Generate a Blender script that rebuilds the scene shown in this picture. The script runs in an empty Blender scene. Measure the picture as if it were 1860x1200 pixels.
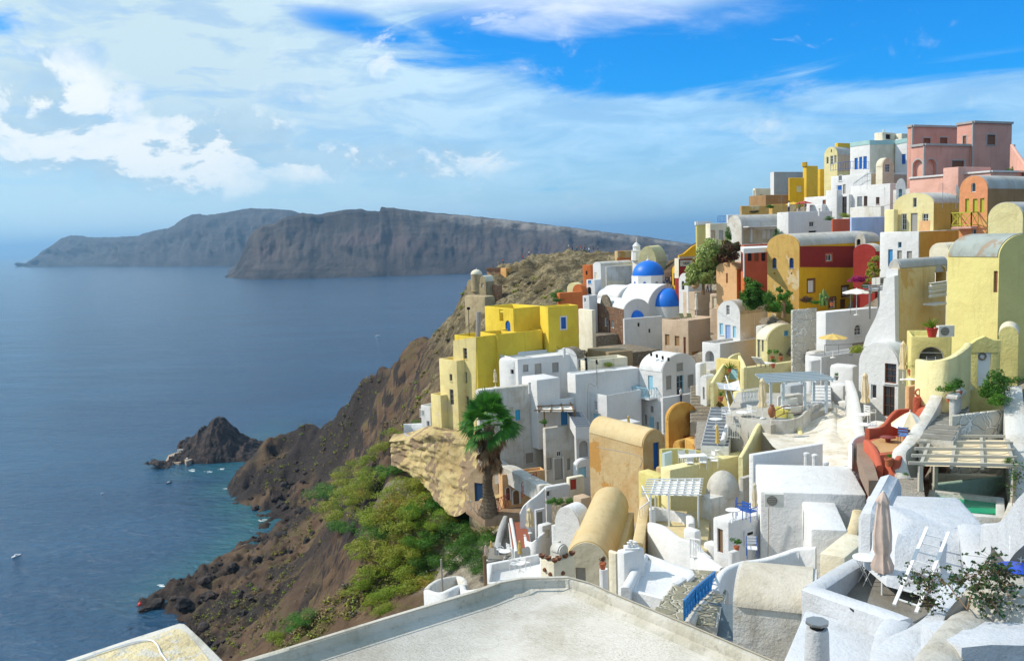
import bpy, bmesh, math, random
import numpy as np
from mathutils import Vector, Matrix
random.seed(7)
R = math.radians
S = bpy.context.scene
COL = S.collection

# ------------------------------------------------------------------ camera
CAMH = 130.0
F = 1610.0
PITCH, ROLL = R(6.03), R(-1.95)
cam_d = bpy.data.cameras.new('camera'); cam = bpy.data.objects.new('camera', cam_d); COL.objects.link(cam)
MC = Matrix.Rotation(math.pi/2 - PITCH, 3, 'X') @ Matrix.Rotation(ROLL, 3, 'Z')
cam.matrix_world = Matrix.Translation((0, 0, CAMH)) @ MC.to_4x4()
cam_d.sensor_width = 36.0; cam_d.lens = 36.0*F/1860.0
cam_d.clip_start = 0.5; cam_d.clip_end = 200000
S.camera = cam
ORG = Vector((0, 0, CAMH))

# ------------------------------------------------------------------ sun, sky, exposure
SUN_AZ, SUN_EL = R(-83), R(43)      # azimuth measured from +Y towards +X
sunv = Vector((math.sin(SUN_AZ)*math.cos(SUN_EL), math.cos(SUN_AZ)*math.cos(SUN_EL), math.sin(SUN_EL)))
sl = bpy.data.lights.new('sun', 'SUN'); sl.energy = 4.1; sl.angle = R(0.5); sl.color = (1.0, 0.93, 0.82)
so = bpy.data.objects.new('sun', sl); COL.objects.link(so)
so.rotation_euler = sunv.to_track_quat('Z', 'Y').to_euler()
S.view_settings.view_transform = 'Standard'; S.view_settings.look = 'None'
S.view_settings.exposure = 0.13; S.view_settings.gamma = 1.0; S.view_settings.use_curve_mapping = False

class NT:
    """tiny node helper"""
    def __init__(s, tree): s.t = tree; s.n = tree.nodes; s.l = tree.links
    def new(s, typ, **kw):
        n = s.n.new(typ)
        for k, v in kw.items(): setattr(n, k, v)
        return n
    def set(s, sock, v):
        if hasattr(v, 'links') or isinstance(v, bpy.types.NodeSocket): s.l.new(v, sock)
        else: sock.default_value = v
    def math(s, op, a, b=0.0, c=None, clamp=False):
        n = s.new('ShaderNodeMath', operation=op); n.use_clamp = clamp
        s.set(n.inputs[0], a); s.set(n.inputs[1], b)
        if c is not None: s.set(n.inputs[2], c)
        return n.outputs[0]
    def mix(s, f, a, b, blend='MIX'):
        n = s.new('ShaderNodeMix', data_type='RGBA', blend_type=blend)
        s.set(n.inputs[0], f)
        s.set(n.inputs[6], a if isinstance(a, bpy.types.NodeSocket) else (*a[:3], 1))
        s.set(n.inputs[7], b if isinstance(b, bpy.types.NodeSocket) else (*b[:3], 1))
        return n.outputs[2]
    def ramp(s, x, a, b):
        n = s.new('ShaderNodeMapRange', interpolation_type='SMOOTHSTEP'); s.set(n.inputs[0], x)
        s.set(n.inputs[1], a); s.set(n.inputs[2], b); return n.outputs[0]
    def noise(s, vec, scale, detail=4, rough=.55, dist=0.0, out=0):
        n = s.new('ShaderNodeTexNoise'); s.set(n.inputs['Vector'], vec)
        n.inputs['Scale'].default_value = scale; n.inputs['Detail'].default_value = detail
        n.inputs['Roughness'].default_value = rough; n.inputs['Distortion'].default_value = dist
        return n.outputs[out]
    def mapv(s, vec, sc=(1,1,1), loc=(0,0,0)):
        n = s.new('ShaderNodeMapping'); s.set(n.inputs[0], vec)
        n.inputs[1].default_value = loc; n.inputs[3].default_value = sc; return n.outputs[0]

W = bpy.data.worlds.new("World"); S.world = W; W.use_nodes = True
def build_world():
    nt = NT(W.node_tree); nt.n.clear()
    out = nt.new('ShaderNodeOutputWorld'); bg = nt.new('ShaderNodeBackground')
    sky = nt.new('ShaderNodeTexSky', sky_type='NISHITA'); sky.sun_disc = False
    sky.sun_elevation = SUN_EL; sky.sun_rotation = SUN_AZ; sky.altitude = 100
    sky.air_density = 1.0; sky.dust_density = 0.6; sky.ozone_density = 2.5
    tc = nt.new('ShaderNodeTexCoord'); g = tc.outputs['Generated']
    sep = nt.new('ShaderNodeSeparateXYZ'); nt.set(sep.inputs[0], g)
    x, y, z = sep.outputs
    hor = nt.math('SQRT', nt.math('ADD', nt.math('MULTIPLY', x, x), nt.math('MULTIPLY', y, y)))
    az = nt.math('ARCTAN2', x, y)                        # compass direction
    el = nt.math('ARCTAN2', z, hor)                      # elevation above the horizon
    cmb = nt.new('ShaderNodeCombineXYZ'); nt.set(cmb.inputs[0], az); nt.set(cmb.inputs[1], el); v = cmb.outputs[0]
    def blob(ax, ex, rx, ry, soft=1.0, ang=0.0):         # an elliptical patch of sky, 1 in its middle
        dx = nt.math('SUBTRACT', az, ax); dy = nt.math('SUBTRACT', el, ex)
        ca, sa = math.cos(ang), math.sin(ang)
        u = nt.math('ADD', nt.math('MULTIPLY', dx, ca), nt.math('MULTIPLY', dy, sa))
        w = nt.math('SUBTRACT', nt.math('MULTIPLY', dy, ca), nt.math('MULTIPLY', dx, sa))
        d = nt.math('ADD', nt.math('POWER', nt.math('ABSOLUTE', nt.math('DIVIDE', u, rx)), 2.0),
                    nt.math('POWER', nt.math('ABSOLUTE', nt.math('DIVIDE', w, ry)), 2.0))
        return nt.math('SUBTRACT', 1.0, nt.math('MULTIPLY', d, soft), clamp=True)
    # clear air: the physical sky, richer blue as a polarised lens shows it
    deep = nt.mix(1.0, sky.outputs[0], (0.02, 0.66, 1.30), 'MULTIPLY')
    sky_pale = nt.mix(1.0, sky.outputs[0], (0.42, 0.78, 1.08), 'MULTIPLY')
    wisp = nt.noise(nt.mapv(v, (1.0, 4.2, 1), (0.3, 0, 0)), 3.4, 7, .62, .8)
    wisp2 = nt.noise(nt.mapv(v, (2.2, 7.0, 1), (4.3, 1, 0)), 5.0, 6, .6, .5)
    # veil of thin high cloud
    hole = blob(.13, .196, .34, .056, 1.0, -.12)
    hole2 = blob(.42, .190, .34, .070, 1.0, -.05)
    hole3 = blob(-.14, .225, .13, .02, 1.0, -.2)
    h = nt.math('MAXIMUM', nt.math('MAXIMUM', hole, hole2), nt.math('MULTIPLY', hole3, .8))
    hn = nt.math('ADD', h, nt.math('MULTIPLY', nt.math('SUBTRACT', wisp, .5), 2.4))
    clear = nt.ramp(hn, .02, .66)
    col_clear = nt.mix(clear, sky_pale, deep)
    veil_amt = nt.math('MULTIPLY', nt.math('SUBTRACT', 1.0, clear), nt.math('ADD', .42, nt.math('MULTIPLY', nt.ramp(wisp2, .35, .68), .5)))
    left = nt.ramp(az, .28, -.35)
    veil_amt = nt.math('MULTIPLY', veil_amt, nt.math('ADD', .80, nt.math('MULTIPLY', left, .75)), clamp=True)
    veil_amt = nt.math('MULTIPLY', veil_amt, nt.math('ADD', .5, nt.math('MULTIPLY', nt.ramp(el, .0, .2), .5)))
    veil_col = nt.mix(left, (4.6, 7.0, 9.0), (4.6, 5.9, 6.5))
    c = nt.mix(veil_amt, col_clear, veil_col)
    # bright white streaks over the top edge and the little puff in the blue
    top = nt.ramp(nt.math('ADD', el, nt.math('MULTIPLY', nt.math('SUBTRACT', wisp, .5), .16)), .222, .275)
    top = nt.math('MULTIPLY', top, nt.ramp(az, .42, .18)); top = nt.math('MULTIPLY', top, nt.ramp(az, -.34, -.1))
    pn = nt.noise(nt.mapv(v, (1, 1.6, 1), (7, 3, 0)), 20, 6, .65, .6)
    puff = nt.ramp(nt.math('ADD', nt.math('MULTIPLY', blob(-.142, .212, .045, .042, 1, .6), .55), nt.math('MULTIPLY', nt.math('SUBTRACT', pn, .5), 3.0)), .42, 1.0)
    puff2 = nt.ramp(nt.math('ADD', nt.math('MULTIPLY', blob(-.01, .232, .07, .02, 1, -.2), .6), nt.math('MULTIPLY', nt.math('SUBTRACT', pn, .5), 3.0)), .40, 1.0)
    st = nt.math('MAXIMUM', nt.math('MAXIMUM', top, nt.math('MULTIPLY', puff, .8)), nt.math('MULTIPLY', puff2, .7))
    c = nt.mix(nt.math('MULTIPLY', st, .8), c, (6.9, 7.5, 8.2))
    # cumulus bank to the left, low over the sea
    cn = nt.noise(nt.mapv(v, (1, 1.5, 1), (2.7, .4, 0)), 8.5, 8, .62, .35)
    cn_up = nt.noise(nt.mapv(v, (1, 1.5, 1), (2.725, .43, 0)), 8.5, 8, .62, .35)
    m = nt.math('MAXIMUM', blob(-.45, .135, .14, .075), blob(-.34, .10, .15, .058))
    m = nt.math('MAXIMUM', m, blob(-.15, .088, .20, .034))
    m = nt.math('MAXIMUM', m, blob(-.56, .2, .06, .03))
    dens = nt.math('ADD', nt.math('MULTIPLY', m, .62), nt.math('MULTIPLY', nt.math('SUBTRACT', cn, .5), 1.7))
    cov = nt.ramp(nt.math('ADD', dens, nt.math('MULTIPLY', nt.math('SUBTRACT', nt.noise(nt.mapv(v, (1, 1.4, 1), (9, 2, 0)), 34, 4, .6), .5), .5)), .09, .66)
    lit = nt.ramp(nt.math('ADD', nt.math('MULTIPLY', nt.math('SUBTRACT', cn, cn_up), 20.0), nt.math('MULTIPLY', nt.math('SUBTRACT', el, .112), 9.0)), -.75, .85)
    ccol = nt.mix(lit, (3.3, 4.7, 5.8), (7.8, 7.9, 7.7))
    c = nt.mix(nt.math('MULTIPLY', cov, .76), c, ccol)
    # slate streaks above the village
    sn = nt.noise(nt.mapv(v, (1.3, 14, 1), (1, 5, 0)), 3.0, 5, .55, .3)
    stn = nt.math('MULTIPLY', nt.ramp(sn, .52, .72), nt.math('MAXIMUM', blob(.40, .10, .26, .06), nt.math('MULTIPLY', blob(.5, .145, .16, .02), 1.0)))
    c = nt.mix(nt.math('MULTIPLY', stn, .6), c, (2.6, 4.6, 7.4))
    # pale air right on the horizon to the left
    hz = nt.math('MULTIPLY', nt.ramp(el, .10, .0), nt.math('ADD', .36, nt.math('MULTIPLY', left, .34)))
    c = nt.mix(hz, c, (5.2, 7.0, 8.0))
    nt.set(bg.inputs[0], c); bg.inputs[1].default_value = 0.13
    nt.l.new(bg.outputs[0], out.inputs[0])
build_world()

# ------------------------------------------------------------------ picture <-> place
def ray(px, py):
    d = MC @ Vector(((px-930.0)/F, -(py-600.0)/F, -1.0)); return d
def V(px, py, Y):
    d = ray(px, py); return ORG + d*(Y/d.y)
def VZ(px, py, z):
    d = ray(px, py); return ORG + d*((z-CAMH)/d.z)
def VP(px, py, p, n):
    d = ray(px, py); return ORG + d*((p-ORG).dot(n)/d.dot(n))
def proj(p):
    q = MC.transposed() @ (p-ORG); return 930+F*q.x/-q.z, 600-F*q.y/-q.z
def reach(p, d, px):
    """length along d from p until it shows at column px"""
    q = MC.transposed() @ (p-ORG); e = MC.transposed() @ d; k = (px-930)/F
    den = e.x + k*e.z
    return -(q.x + k*q.z)/den

# ------------------------------------------------------------------ materials
def col(h):     # '#rrggbb' in sRGB -> linear
    h = h.lstrip('#'); v = [int(h[i:i+2], 16)/255 for i in (0, 2, 4)]
    return tuple(c/12.92 if c <= .04045 else ((c+.055)/1.055)**2.4 for c in v)
MATS = {}
def stucco(name, c, dirt=.25, dc=None, bump=.35, rough=.9, patch=None, patch_c=None, pscale=.35, grime=.12, pstretch=1.0):
    """painted plaster: uneven wash, streaks running down, trowel bumps; patch = share of bare or stained area"""
    if name in MATS: return MATS[name]
    m = bpy.data.materials.new(name); m.use_nodes = True; nt = NT(m.node_tree)
    b = nt.n['Principled BSDF']; b.inputs['Roughness'].default_value = rough
    b.inputs['Specular IOR Level'].default_value = .2
    g = nt.new('ShaderNodeNewGeometry').outputs['Position']
    dc = dc or tuple(x*k for x, k in zip(c, (.72, .66, .55)))
    n1 = nt.noise(g, .55, 5, .6); n2 = nt.noise(nt.mapv(g, (2.2, 2.2, .28)), 1.0, 5, .65)
    n3 = nt.noise(g, 5.5, 4, .7)
    a = nt.math('MULTIPLY', nt.ramp(n1, .42, .62), dirt)
    c1 = nt.mix(a, c, dc)
    c1 = nt.mix(nt.math('MULTIPLY', nt.ramp(n2, .52, .70), dirt*.7), c1, tuple(x*.62 for x in dc))
    c1 = nt.mix(nt.math('MULTIPLY', nt.ramp(n3, .56, .70), grime*.9), c1, (.22, .19, .15))
    if patch:
        n4 = nt.noise(nt.mapv(g, (1, 1, pstretch)), pscale, 7, .62, .4)
        c1 = nt.mix(nt.ramp(n4, .5+(.5-patch)*.42, .5+(.5-patch)*.42+.03), c1, patch_c)
    oi = nt.new('ShaderNodeObjectInfo').outputs['Random']          # every wall has had its own coat of paint
    c1 = nt.mix(nt.math('MULTIPLY', oi, .16), c1, tuple(x*.62 for x in dc))
    nt.set(b.inputs['Base Color'], c1)
    bp = nt.new('ShaderNodeBump'); bp.inputs['Strength'].default_value = min(1, bump*1.5); bp.inputs['Distance'].default_value = .16
    hgt = nt.math('ADD', nt.math('MULTIPLY', nt.noise(g, 1.5, 5, .6), 1.0), nt.math('MULTIPLY', nt.noise(g, 14, 3, .6), .25))
    nt.set(bp.inputs['Height'], hgt); nt.l.new(bp.outputs[0], b.inputs['Normal'])
    MATS[name] = m; return m
def plain(name, c, rough=.6, metal=0.0, var=.15, spec=.4, scale=6):
    if name in MATS: return MATS[name]
    m = bpy.data.materials.new(name); m.use_nodes = True; nt = NT(m.node_tree)
    b = nt.n['Principled BSDF']; b.inputs['Roughness'].default_value = rough; b.inputs['Metallic'].default_value = metal
    b.inputs['Specular IOR Level'].default_value = spec
    g = nt.new('ShaderNodeNewGeometry').outputs['Position']
    n = nt.noise(g, scale, 4, .6)
    nt.set(b.inputs['Base Color'], nt.mix(nt.math('MULTIPLY', nt.ramp(n, .35, .75), var), c, tuple(x*.5 for x in c)))
    MATS[name] = m; return m
def stone(name, c1, c2, mortar, scale=2.2, bump=.8):
    if name in MATS: return MATS[name]
    m = bpy.data.materials.new(name); m.use_nodes = True; nt = NT(m.node_tree)
    b = nt.n['Principled BSDF']; b.inputs['Roughness'].default_value = .95
    g = nt.new('ShaderNodeNewGeometry').outputs['Position']
    gg = nt.new('ShaderNodeVectorMath', operation='ADD'); nt.set(gg.inputs[0], g)
    off = nt.new('ShaderNodeVectorMath', operation='SCALE'); nt.set(off.inputs[0], nt.noise(g, 1.5, 3, .5, 0, 1)); off.inputs[3].default_value = .5
    nt.l.new(off.outputs[0], gg.inputs[1])
    v = nt.new('ShaderNodeTexVoronoi'); nt.set(v.inputs['Vector'], gg.outputs[0]); v.inputs['Scale'].default_value = scale
    e = nt.new('ShaderNodeTexVoronoi', feature='DISTANCE_TO_EDGE'); nt.set(e.inputs['Vector'], gg.outputs[0]); e.inputs['Scale'].default_value = scale
    sp = nt.new('ShaderNodeSeparateColor'); nt.set(sp.inputs[0], v.outputs['Color'])
    cc = nt.mix(sp.outputs[0], c1, c2)
    cc = nt.mix(nt.math('MULTIPLY', nt.noise(g, 9, 5, .7), .45), cc, tuple(x*.35 for x in c1))
    ed = nt.ramp(e.outputs['Distance'], .02, .10)
    nt.set(b.inputs['Base Color'], nt.mix(ed, mortar, cc))
    bp = nt.new('ShaderNodeBump'); bp.inputs['Strength'].default_value = bump; bp.inputs['Distance'].default_value = .12
    nt.set(bp.inputs['Height'], nt.math('ADD', ed, nt.math('MULTIPLY', nt.noise(g, 6, 5, .6), .6))); nt.l.new(bp.outputs[0], b.inputs['Normal'])
    MATS[name] = m; return m
def foliage(name, c1, c2, c3=None, scale=.5, trans=.25):
    if name in MATS: return MATS[name]
    m = bpy.data.materials.new(name); m.use_nodes = True; nt = NT(m.node_tree)
    b = nt.n['Principled BSDF']; b.inputs['Roughness'].default_value = .55; b.inputs['Specular IOR Level'].default_value = .25
    g = nt.new('ShaderNodeNewGeometry')
    n = nt.noise(g.outputs['Position'], scale, 4, .6)
    cc = nt.mix(nt.ramp(n, .38, .62), c1, c2)
    rnd = g.outputs['Random Per Island']
    cc = nt.mix(nt.math('MULTIPLY', rnd, .45), cc, tuple(x*.45 for x in c1))
    if c3: cc = nt.mix(nt.ramp(nt.noise(g.outputs['Position'], scale*1.7, 3, .5), .60, .72), cc, c3)
    nt.set(b.inputs['Base Color'], cc)
    tr = nt.new('ShaderNodeBsdfTranslucent'); nt.set(tr.inputs[0], cc)
    mx = nt.new('ShaderNodeMixShader'); mx.inputs[0].default_value = trans
    nt.l.new(b.outputs[0], mx.inputs[1]); nt.l.new(tr.outputs[0], mx.inputs[2])
    nt.l.new(mx.outputs[0], nt.n['Material Output'].inputs[0])
    MATS[name] = m; return m

WHITE = stucco('white_wash', (.70, .70, .70), .22, (.56,.55,.53))
WHITEF = stucco('white_wash_dimmed', (.56, .585, .625), .30, (.46,.46,.46), grime=.2)  # foreground white, with the dimmer light there put into its colour
WHITE2 = stucco('white_wash_worn', (.64, .625, .59), .6, grime=.35, patch=.16, patch_c=(.46,.42,.35), pscale=.5)
CREAM = stucco('cream_wash', (.76, .70, .55), .35)
ROOFW = stucco('white_roof', (.58, .56, .52), .6, grime=.4)
ROOFG = stucco('grey_roof', (.50, .49, .47), .45, grime=.3)
LEMON = stucco('lemon_yellow', (.76, .56, .06), .35, (.56, .38, .05))
PALEY = stucco('pale_yellow', (.76, .64, .30), .5, (.60, .48, .22), patch=.30, patch_c=(.66, .55, .33))
BUTTER = stucco('butter_yellow', (.78, .70, .38), .3)
OLIVEY = stucco('straw_yellow', (.68, .60, .24), .35)
BIGY = stucco('broad_yellow', (.70, .62, .25), .35, (.60, .50, .2))
OCHRE = stucco('ochre', (.58, .38, .12), .5, (.46, .24, .06), patch=.33, patch_c=(.62, .50, .30))
MUST = stucco('mustard', (.70, .46, .06), .3)
GOLD = stucco('golden_yellow', (.78, .44, .02), .3, (.62, .30, .02))
RED = stucco('deep_red', (.30, .035, .03), .3)
TERRA = stucco('terracotta_red', (.50, .12, .07), .35)
ORANGE = stucco('burnt_orange', (.60, .17, .05), .25)
PEACH = stucco('peach', (.78, .47, .24), .3)
PINK = stucco('pink', (.60, .32, .26), .35, (.48, .24, .19))
PINKL = stucco('light_pink', (.68, .40, .33), .3)
BEIGE = stucco('beige', (.56, .44, .33), .35)
TAN = stucco('tan_plaster', (.55, .41, .22), .6, (.46, .27, .10), patch=.38, patch_c=(.47, .25, .07), grime=.25)
TANV = stucco('tan_vault', (.62, .49, .28), .35, (.56, .38, .16))
SHRINE = stucco('orange_ochre', (.66, .40, .11), .5, (.50, .22, .04), patch=.33, patch_c=(.44, .18, .03))
CORAL = stucco('coral_peeling', (.74, .30, .16), .5, (.70, .40, .10), patch=.36, patch_c=(.72, .42, .16))
BROWNP = stucco('brown_plaster', (.36, .22, .11), .4)
AQUA = stucco('aqua_band', (.40, .62, .62), .2)
PALEB = stucco('pale_blue_wash', (.42, .52, .75), .3)
GREYP = stucco('grey_plaster', (.42, .42, .42), .3)
MINT = stucco('pool_mint', (.40, .55, .46), .35)
SLATEV = stucco('slate_vault', (.36, .40, .38), .5, (.28, .30, .27), patch=.3, patch_c=(.34, .27, .20))
BLUED = plain('church_blue', (.004, .15, .64), .45, var=.12)
BLUE = plain('blue_paint', (.008, .10, .40), .45)
SKYB = plain('light_blue_paint', (.30, .55, .68), .5)
MIDB = plain('mid_blue_paint', (.04, .24, .50), .5)
GREYS = plain('grey_shutter', (.30, .29, .27), .6)
BROWNW = plain('brown_wood', (.17, .065, .03), .6)
REDW = plain('red_painted_wood', (.42, .05, .03), .55)
TIMBER = plain('timber', (.20, .12, .06), .7)
GREYW = plain('weathered_wood', (.34, .30, .26), .8)
GREENW = plain('yellow_green_paint', (.42, .44, .04), .5)
WHITEP = plain('white_paint', (.78, .78, .78), .45, var=.08)
DARK = plain('dark_interior', (.012, .011, .010), .8)
GLASS = plain('window_glass', (.03, .035, .04), .08, spec=.8, var=.5, scale=.6)
METALG = plain('grey_metal', (.32, .33, .33), .4, .6)
BLACKM = plain('black_iron', (.02, .02, .02), .5, .3)
CLAY = plain('clay_pot', (.42, .12, .05), .7)
BRICKR = plain('red_brick', (.30, .09, .05), .85, var=.6, scale=14)
CANVAS = plain('cream_canvas', (.70, .58, .38), .9)
CANVASW = plain('white_canvas', (.74, .71, .64), .9)
CANVASP = plain('faded_pink_canvas', (.60, .47, .40), .9, var=.3)
CANVASY = plain('yellow_canvas', (.62, .44, .14), .9)
PAVE = stone('pebble_paving', (.34, .30, .25), (.22, .20, .17), (.42, .38, .32), 5.5, .5)
PAVEG = stucco('grey_floor', (.24, .23, .21), .5)
DRYSTONE = stone('brown_stone', (.26, .12, .07), (.16, .09, .06), (.34, .24, .14), 3.0)
WSTONE = stone('whitewashed_stone', (.72, .69, .60), (.62, .58, .48), (.76, .73, .67), 1.3, .9)
RUBBLE = stone('rubble_stone', (.30, .25, .18), (.22, .18, .13), (.20, .16, .11), 2.2)
PEEL = stucco('peeling_plaster', (.57, .45, .22), .8, (.44, .31, .14), bump=1, patch=.47, patch_c=(.28, .20, .13), pscale=.6, pstretch=.6, grime=.45)

# ------------------------------------------------------------------ objects
def tag(o, label=None, cat=None, group=None, kind=None):
    if label: o['label'] = label
    if cat: o['category'] = cat
    if group: o['group'] = group
    if kind: o['kind'] = kind
    return o
def empty(name, loc, label, cat, group=None, rz=0.0):
    o = bpy.data.objects.new(name, None); COL.objects.link(o); o.location = loc; o.rotation_euler = (0, 0, rz)
    o.empty_display_size = .3
    return tag(o, label, cat, group)
def sharp(me, ang=35):
    me.polygons.foreach_set('use_smooth', [True]*len(me.polygons))
    try: me.set_sharp_from_angle(angle=R(ang))
    except Exception: pass
def mkobj(name, me, mats, parent=None, smooth=35):
    for m in (mats if isinstance(mats, (list, tuple)) else [mats]):
        me.materials.append(m)
    if smooth: sharp(me, smooth)
    o = bpy.data.objects.new(name, me); COL.objects.link(o)
    if parent is not None:
        o.parent = parent
        o.matrix_parent_inverse = wmat(parent).inverted()
    return o
def wmat(o):
    m = Matrix.LocRotScale(o.location, o.rotation_euler, o.scale)
    if o.parent: return wmat(o.parent) @ o.matrix_parent_inverse @ m
    return m
class MB:
    """collects simple shapes into one mesh"""
    def __init__(s): s.v = []; s.f = []; s.mi = []; s.m = 0
    def add(s, vs, fs, m=None):
        k = len(s.v); s.v += [tuple(p) for p in vs]; s.f += [tuple(i+k for i in f) for f in fs]
        s.mi += [s.m if m is None else m]*len(fs)
    def box(s, c, sz, rz=0.0, m=None):
        cx, cy, cz = c; hx, hy, hz = sz[0]/2, sz[1]/2, sz[2]/2; ca, sa = math.cos(rz), math.sin(rz)
        vs = []
        for dz in (-hz, hz):
            for dx, dy in ((-hx, -hy), (hx, -hy), (hx, hy), (-hx, hy)):
                vs.append((cx+dx*ca-dy*sa, cy+dx*sa+dy*ca, cz+dz))
        s.add(vs, [(3,2,1,0), (4,5,6,7), (0,1,5,4), (1,2,6,5), (2,3,7,6), (3,0,4,7)], m)
    def bar(s, a, b, r, n=6, r2=None, m=None, cap=True):
        a = Vector(a); b = Vector(b); d = (b-a)
        if d.length < 1e-6: return
        d.normalize(); u = d.orthogonal().normalized(); w = d.cross(u); r2 = r if r2 is None else r2
        vs = [a+(u*math.cos(t)+w*math.sin(t))*r for t in [2*math.pi*i/n for i in range(n)]]
        vs += [b+(u*math.cos(t)+w*math.sin(t))*r2 for t in [2*math.pi*i/n for i in range(n)]]
        fs = [(i, (i+1) % n, n+(i+1) % n, n+i) for i in range(n)]
        if cap: fs += [tuple(range(n-1, -1, -1)), tuple(range(n, 2*n))]
        s.add(vs, fs, m)
    def beam(s, a, b, w, h, m=None):
        a = Vector(a); b = Vector(b); d = (b-a).normalized()
        up = Vector((0,0,1)) if abs(d.z) < .95 else Vector((0,1,0))
        u = d.cross(up).normalized(); q = u.cross(d).normalized()
        vs = []
        for p in (a, b):
            for x, y in ((-1,-1), (1,-1), (1,1), (-1,1)): vs.append(p+u*(x*w/2)+q*(y*h/2))
        s.add(vs, [(0,1,2,3), (7,6,5,4), (0,4,5,1), (1,5,6,2), (2,6,7,3), (3,7,4,0)], m)
    def lathe(s, prof, c=(0,0,0), n=16, m=None):
        """prof = [(r,z)...] turned round a vertical axis"""
        vs = []; fs = []
        for r, z in prof:
            for i in range(n):
                t = 2*math.pi*i/n; vs.append((c[0]+r*math.cos(t), c[1]+r*math.sin(t), c[2]+z))
        for j in range(len(prof)-1):
            for i in range(n):
                fs.append((j*n+i, j*n+(i+1) % n, (j+1)*n+(i+1) % n, (j+1)*n+i))
        fs.append(tuple(range(n-1, -1, -1))); k = (len(prof)-1)*n; fs.append(tuple(range(k, k+n)))
        s.add(vs, fs, m)
    def prism(s, poly, z0, z1, m=None):
        n = len(poly); 
        area = sum(poly[i][0]*poly[(i+1) % n][1]-poly[(i+1) % n][0]*poly[i][1] for i in range(n))
        if area < 0: poly = list(reversed(poly))
        vs = [(p[0], p[1], z0) for p in poly] + [(p[0], p[1], z1) for p in poly]
        fs = [tuple(range(n-1, -1, -1)), tuple(range(n, 2*n))] + [(i, (i+1) % n, n+(i+1) % n, n+i) for i in range(n)]
        s.add(vs, fs, m)
    def mesh(s, name='m'):
        me = bpy.data.meshes.new(name); me.from_pydata(s.v, [], s.f)
        if any(s.mi): me.polygons.foreach_set('material_index', s.mi)
        me.update(); return me
    def build(s, name, mats, parent=None, smooth=35): return mkobj(name, s.mesh(name), mats, parent, smooth)
def copy_tree(o, parent=None):
    c = o.copy(); COL.objects.link(c); c.parent = parent
    if parent is not None: c.matrix_parent_inverse = o.matrix_parent_inverse.copy()
    for ch in list(o.children): copy_tree(ch, c)
    return c

# vectorised gradient noise for terrain
_rs = np.random.RandomState(11); _perm = _rs.permutation(512); _perm = np.concatenate([_perm, _perm, _perm])
_grad = _rs.normal(size=(512, 2)); _grad /= np.linalg.norm(_grad, axis=1)[:, None]
def pnoise(x, y):
    xi = np.floor(x).astype(int); yi = np.floor(y).astype(int); xf = x-xi; yf = y-yi
    def g(ix, iy, fx, fy):
        h = _perm[(_perm[ix & 511]+iy) & 511] & 511; return _grad[h, 0]*fx+_grad[h, 1]*fy
    u = xf*xf*xf*(xf*(xf*6-15)+10); v = yf*yf*yf*(yf*(yf*6-15)+10)
    a = g(xi, yi, xf, yf); b = g(xi+1, yi, xf-1, yf); c = g(xi, yi+1, xf, yf-1); d = g(xi+1, yi+1, xf-1, yf-1)
    return (a+(b-a)*u)*(1-v)+(c+(d-c)*u)*v
def fbm(x, y, o=5, ridged=False):
    t = np.zeros_like(x); a = 1.0; f = 1.0
    for k in range(o):
        n = pnoise(x*f+17.3*k, y*f-9.1*k)
        t += a*((.35-abs(n))*1.6 if ridged else n*1.5); a *= .5; f *= 2.05
    return t
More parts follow.
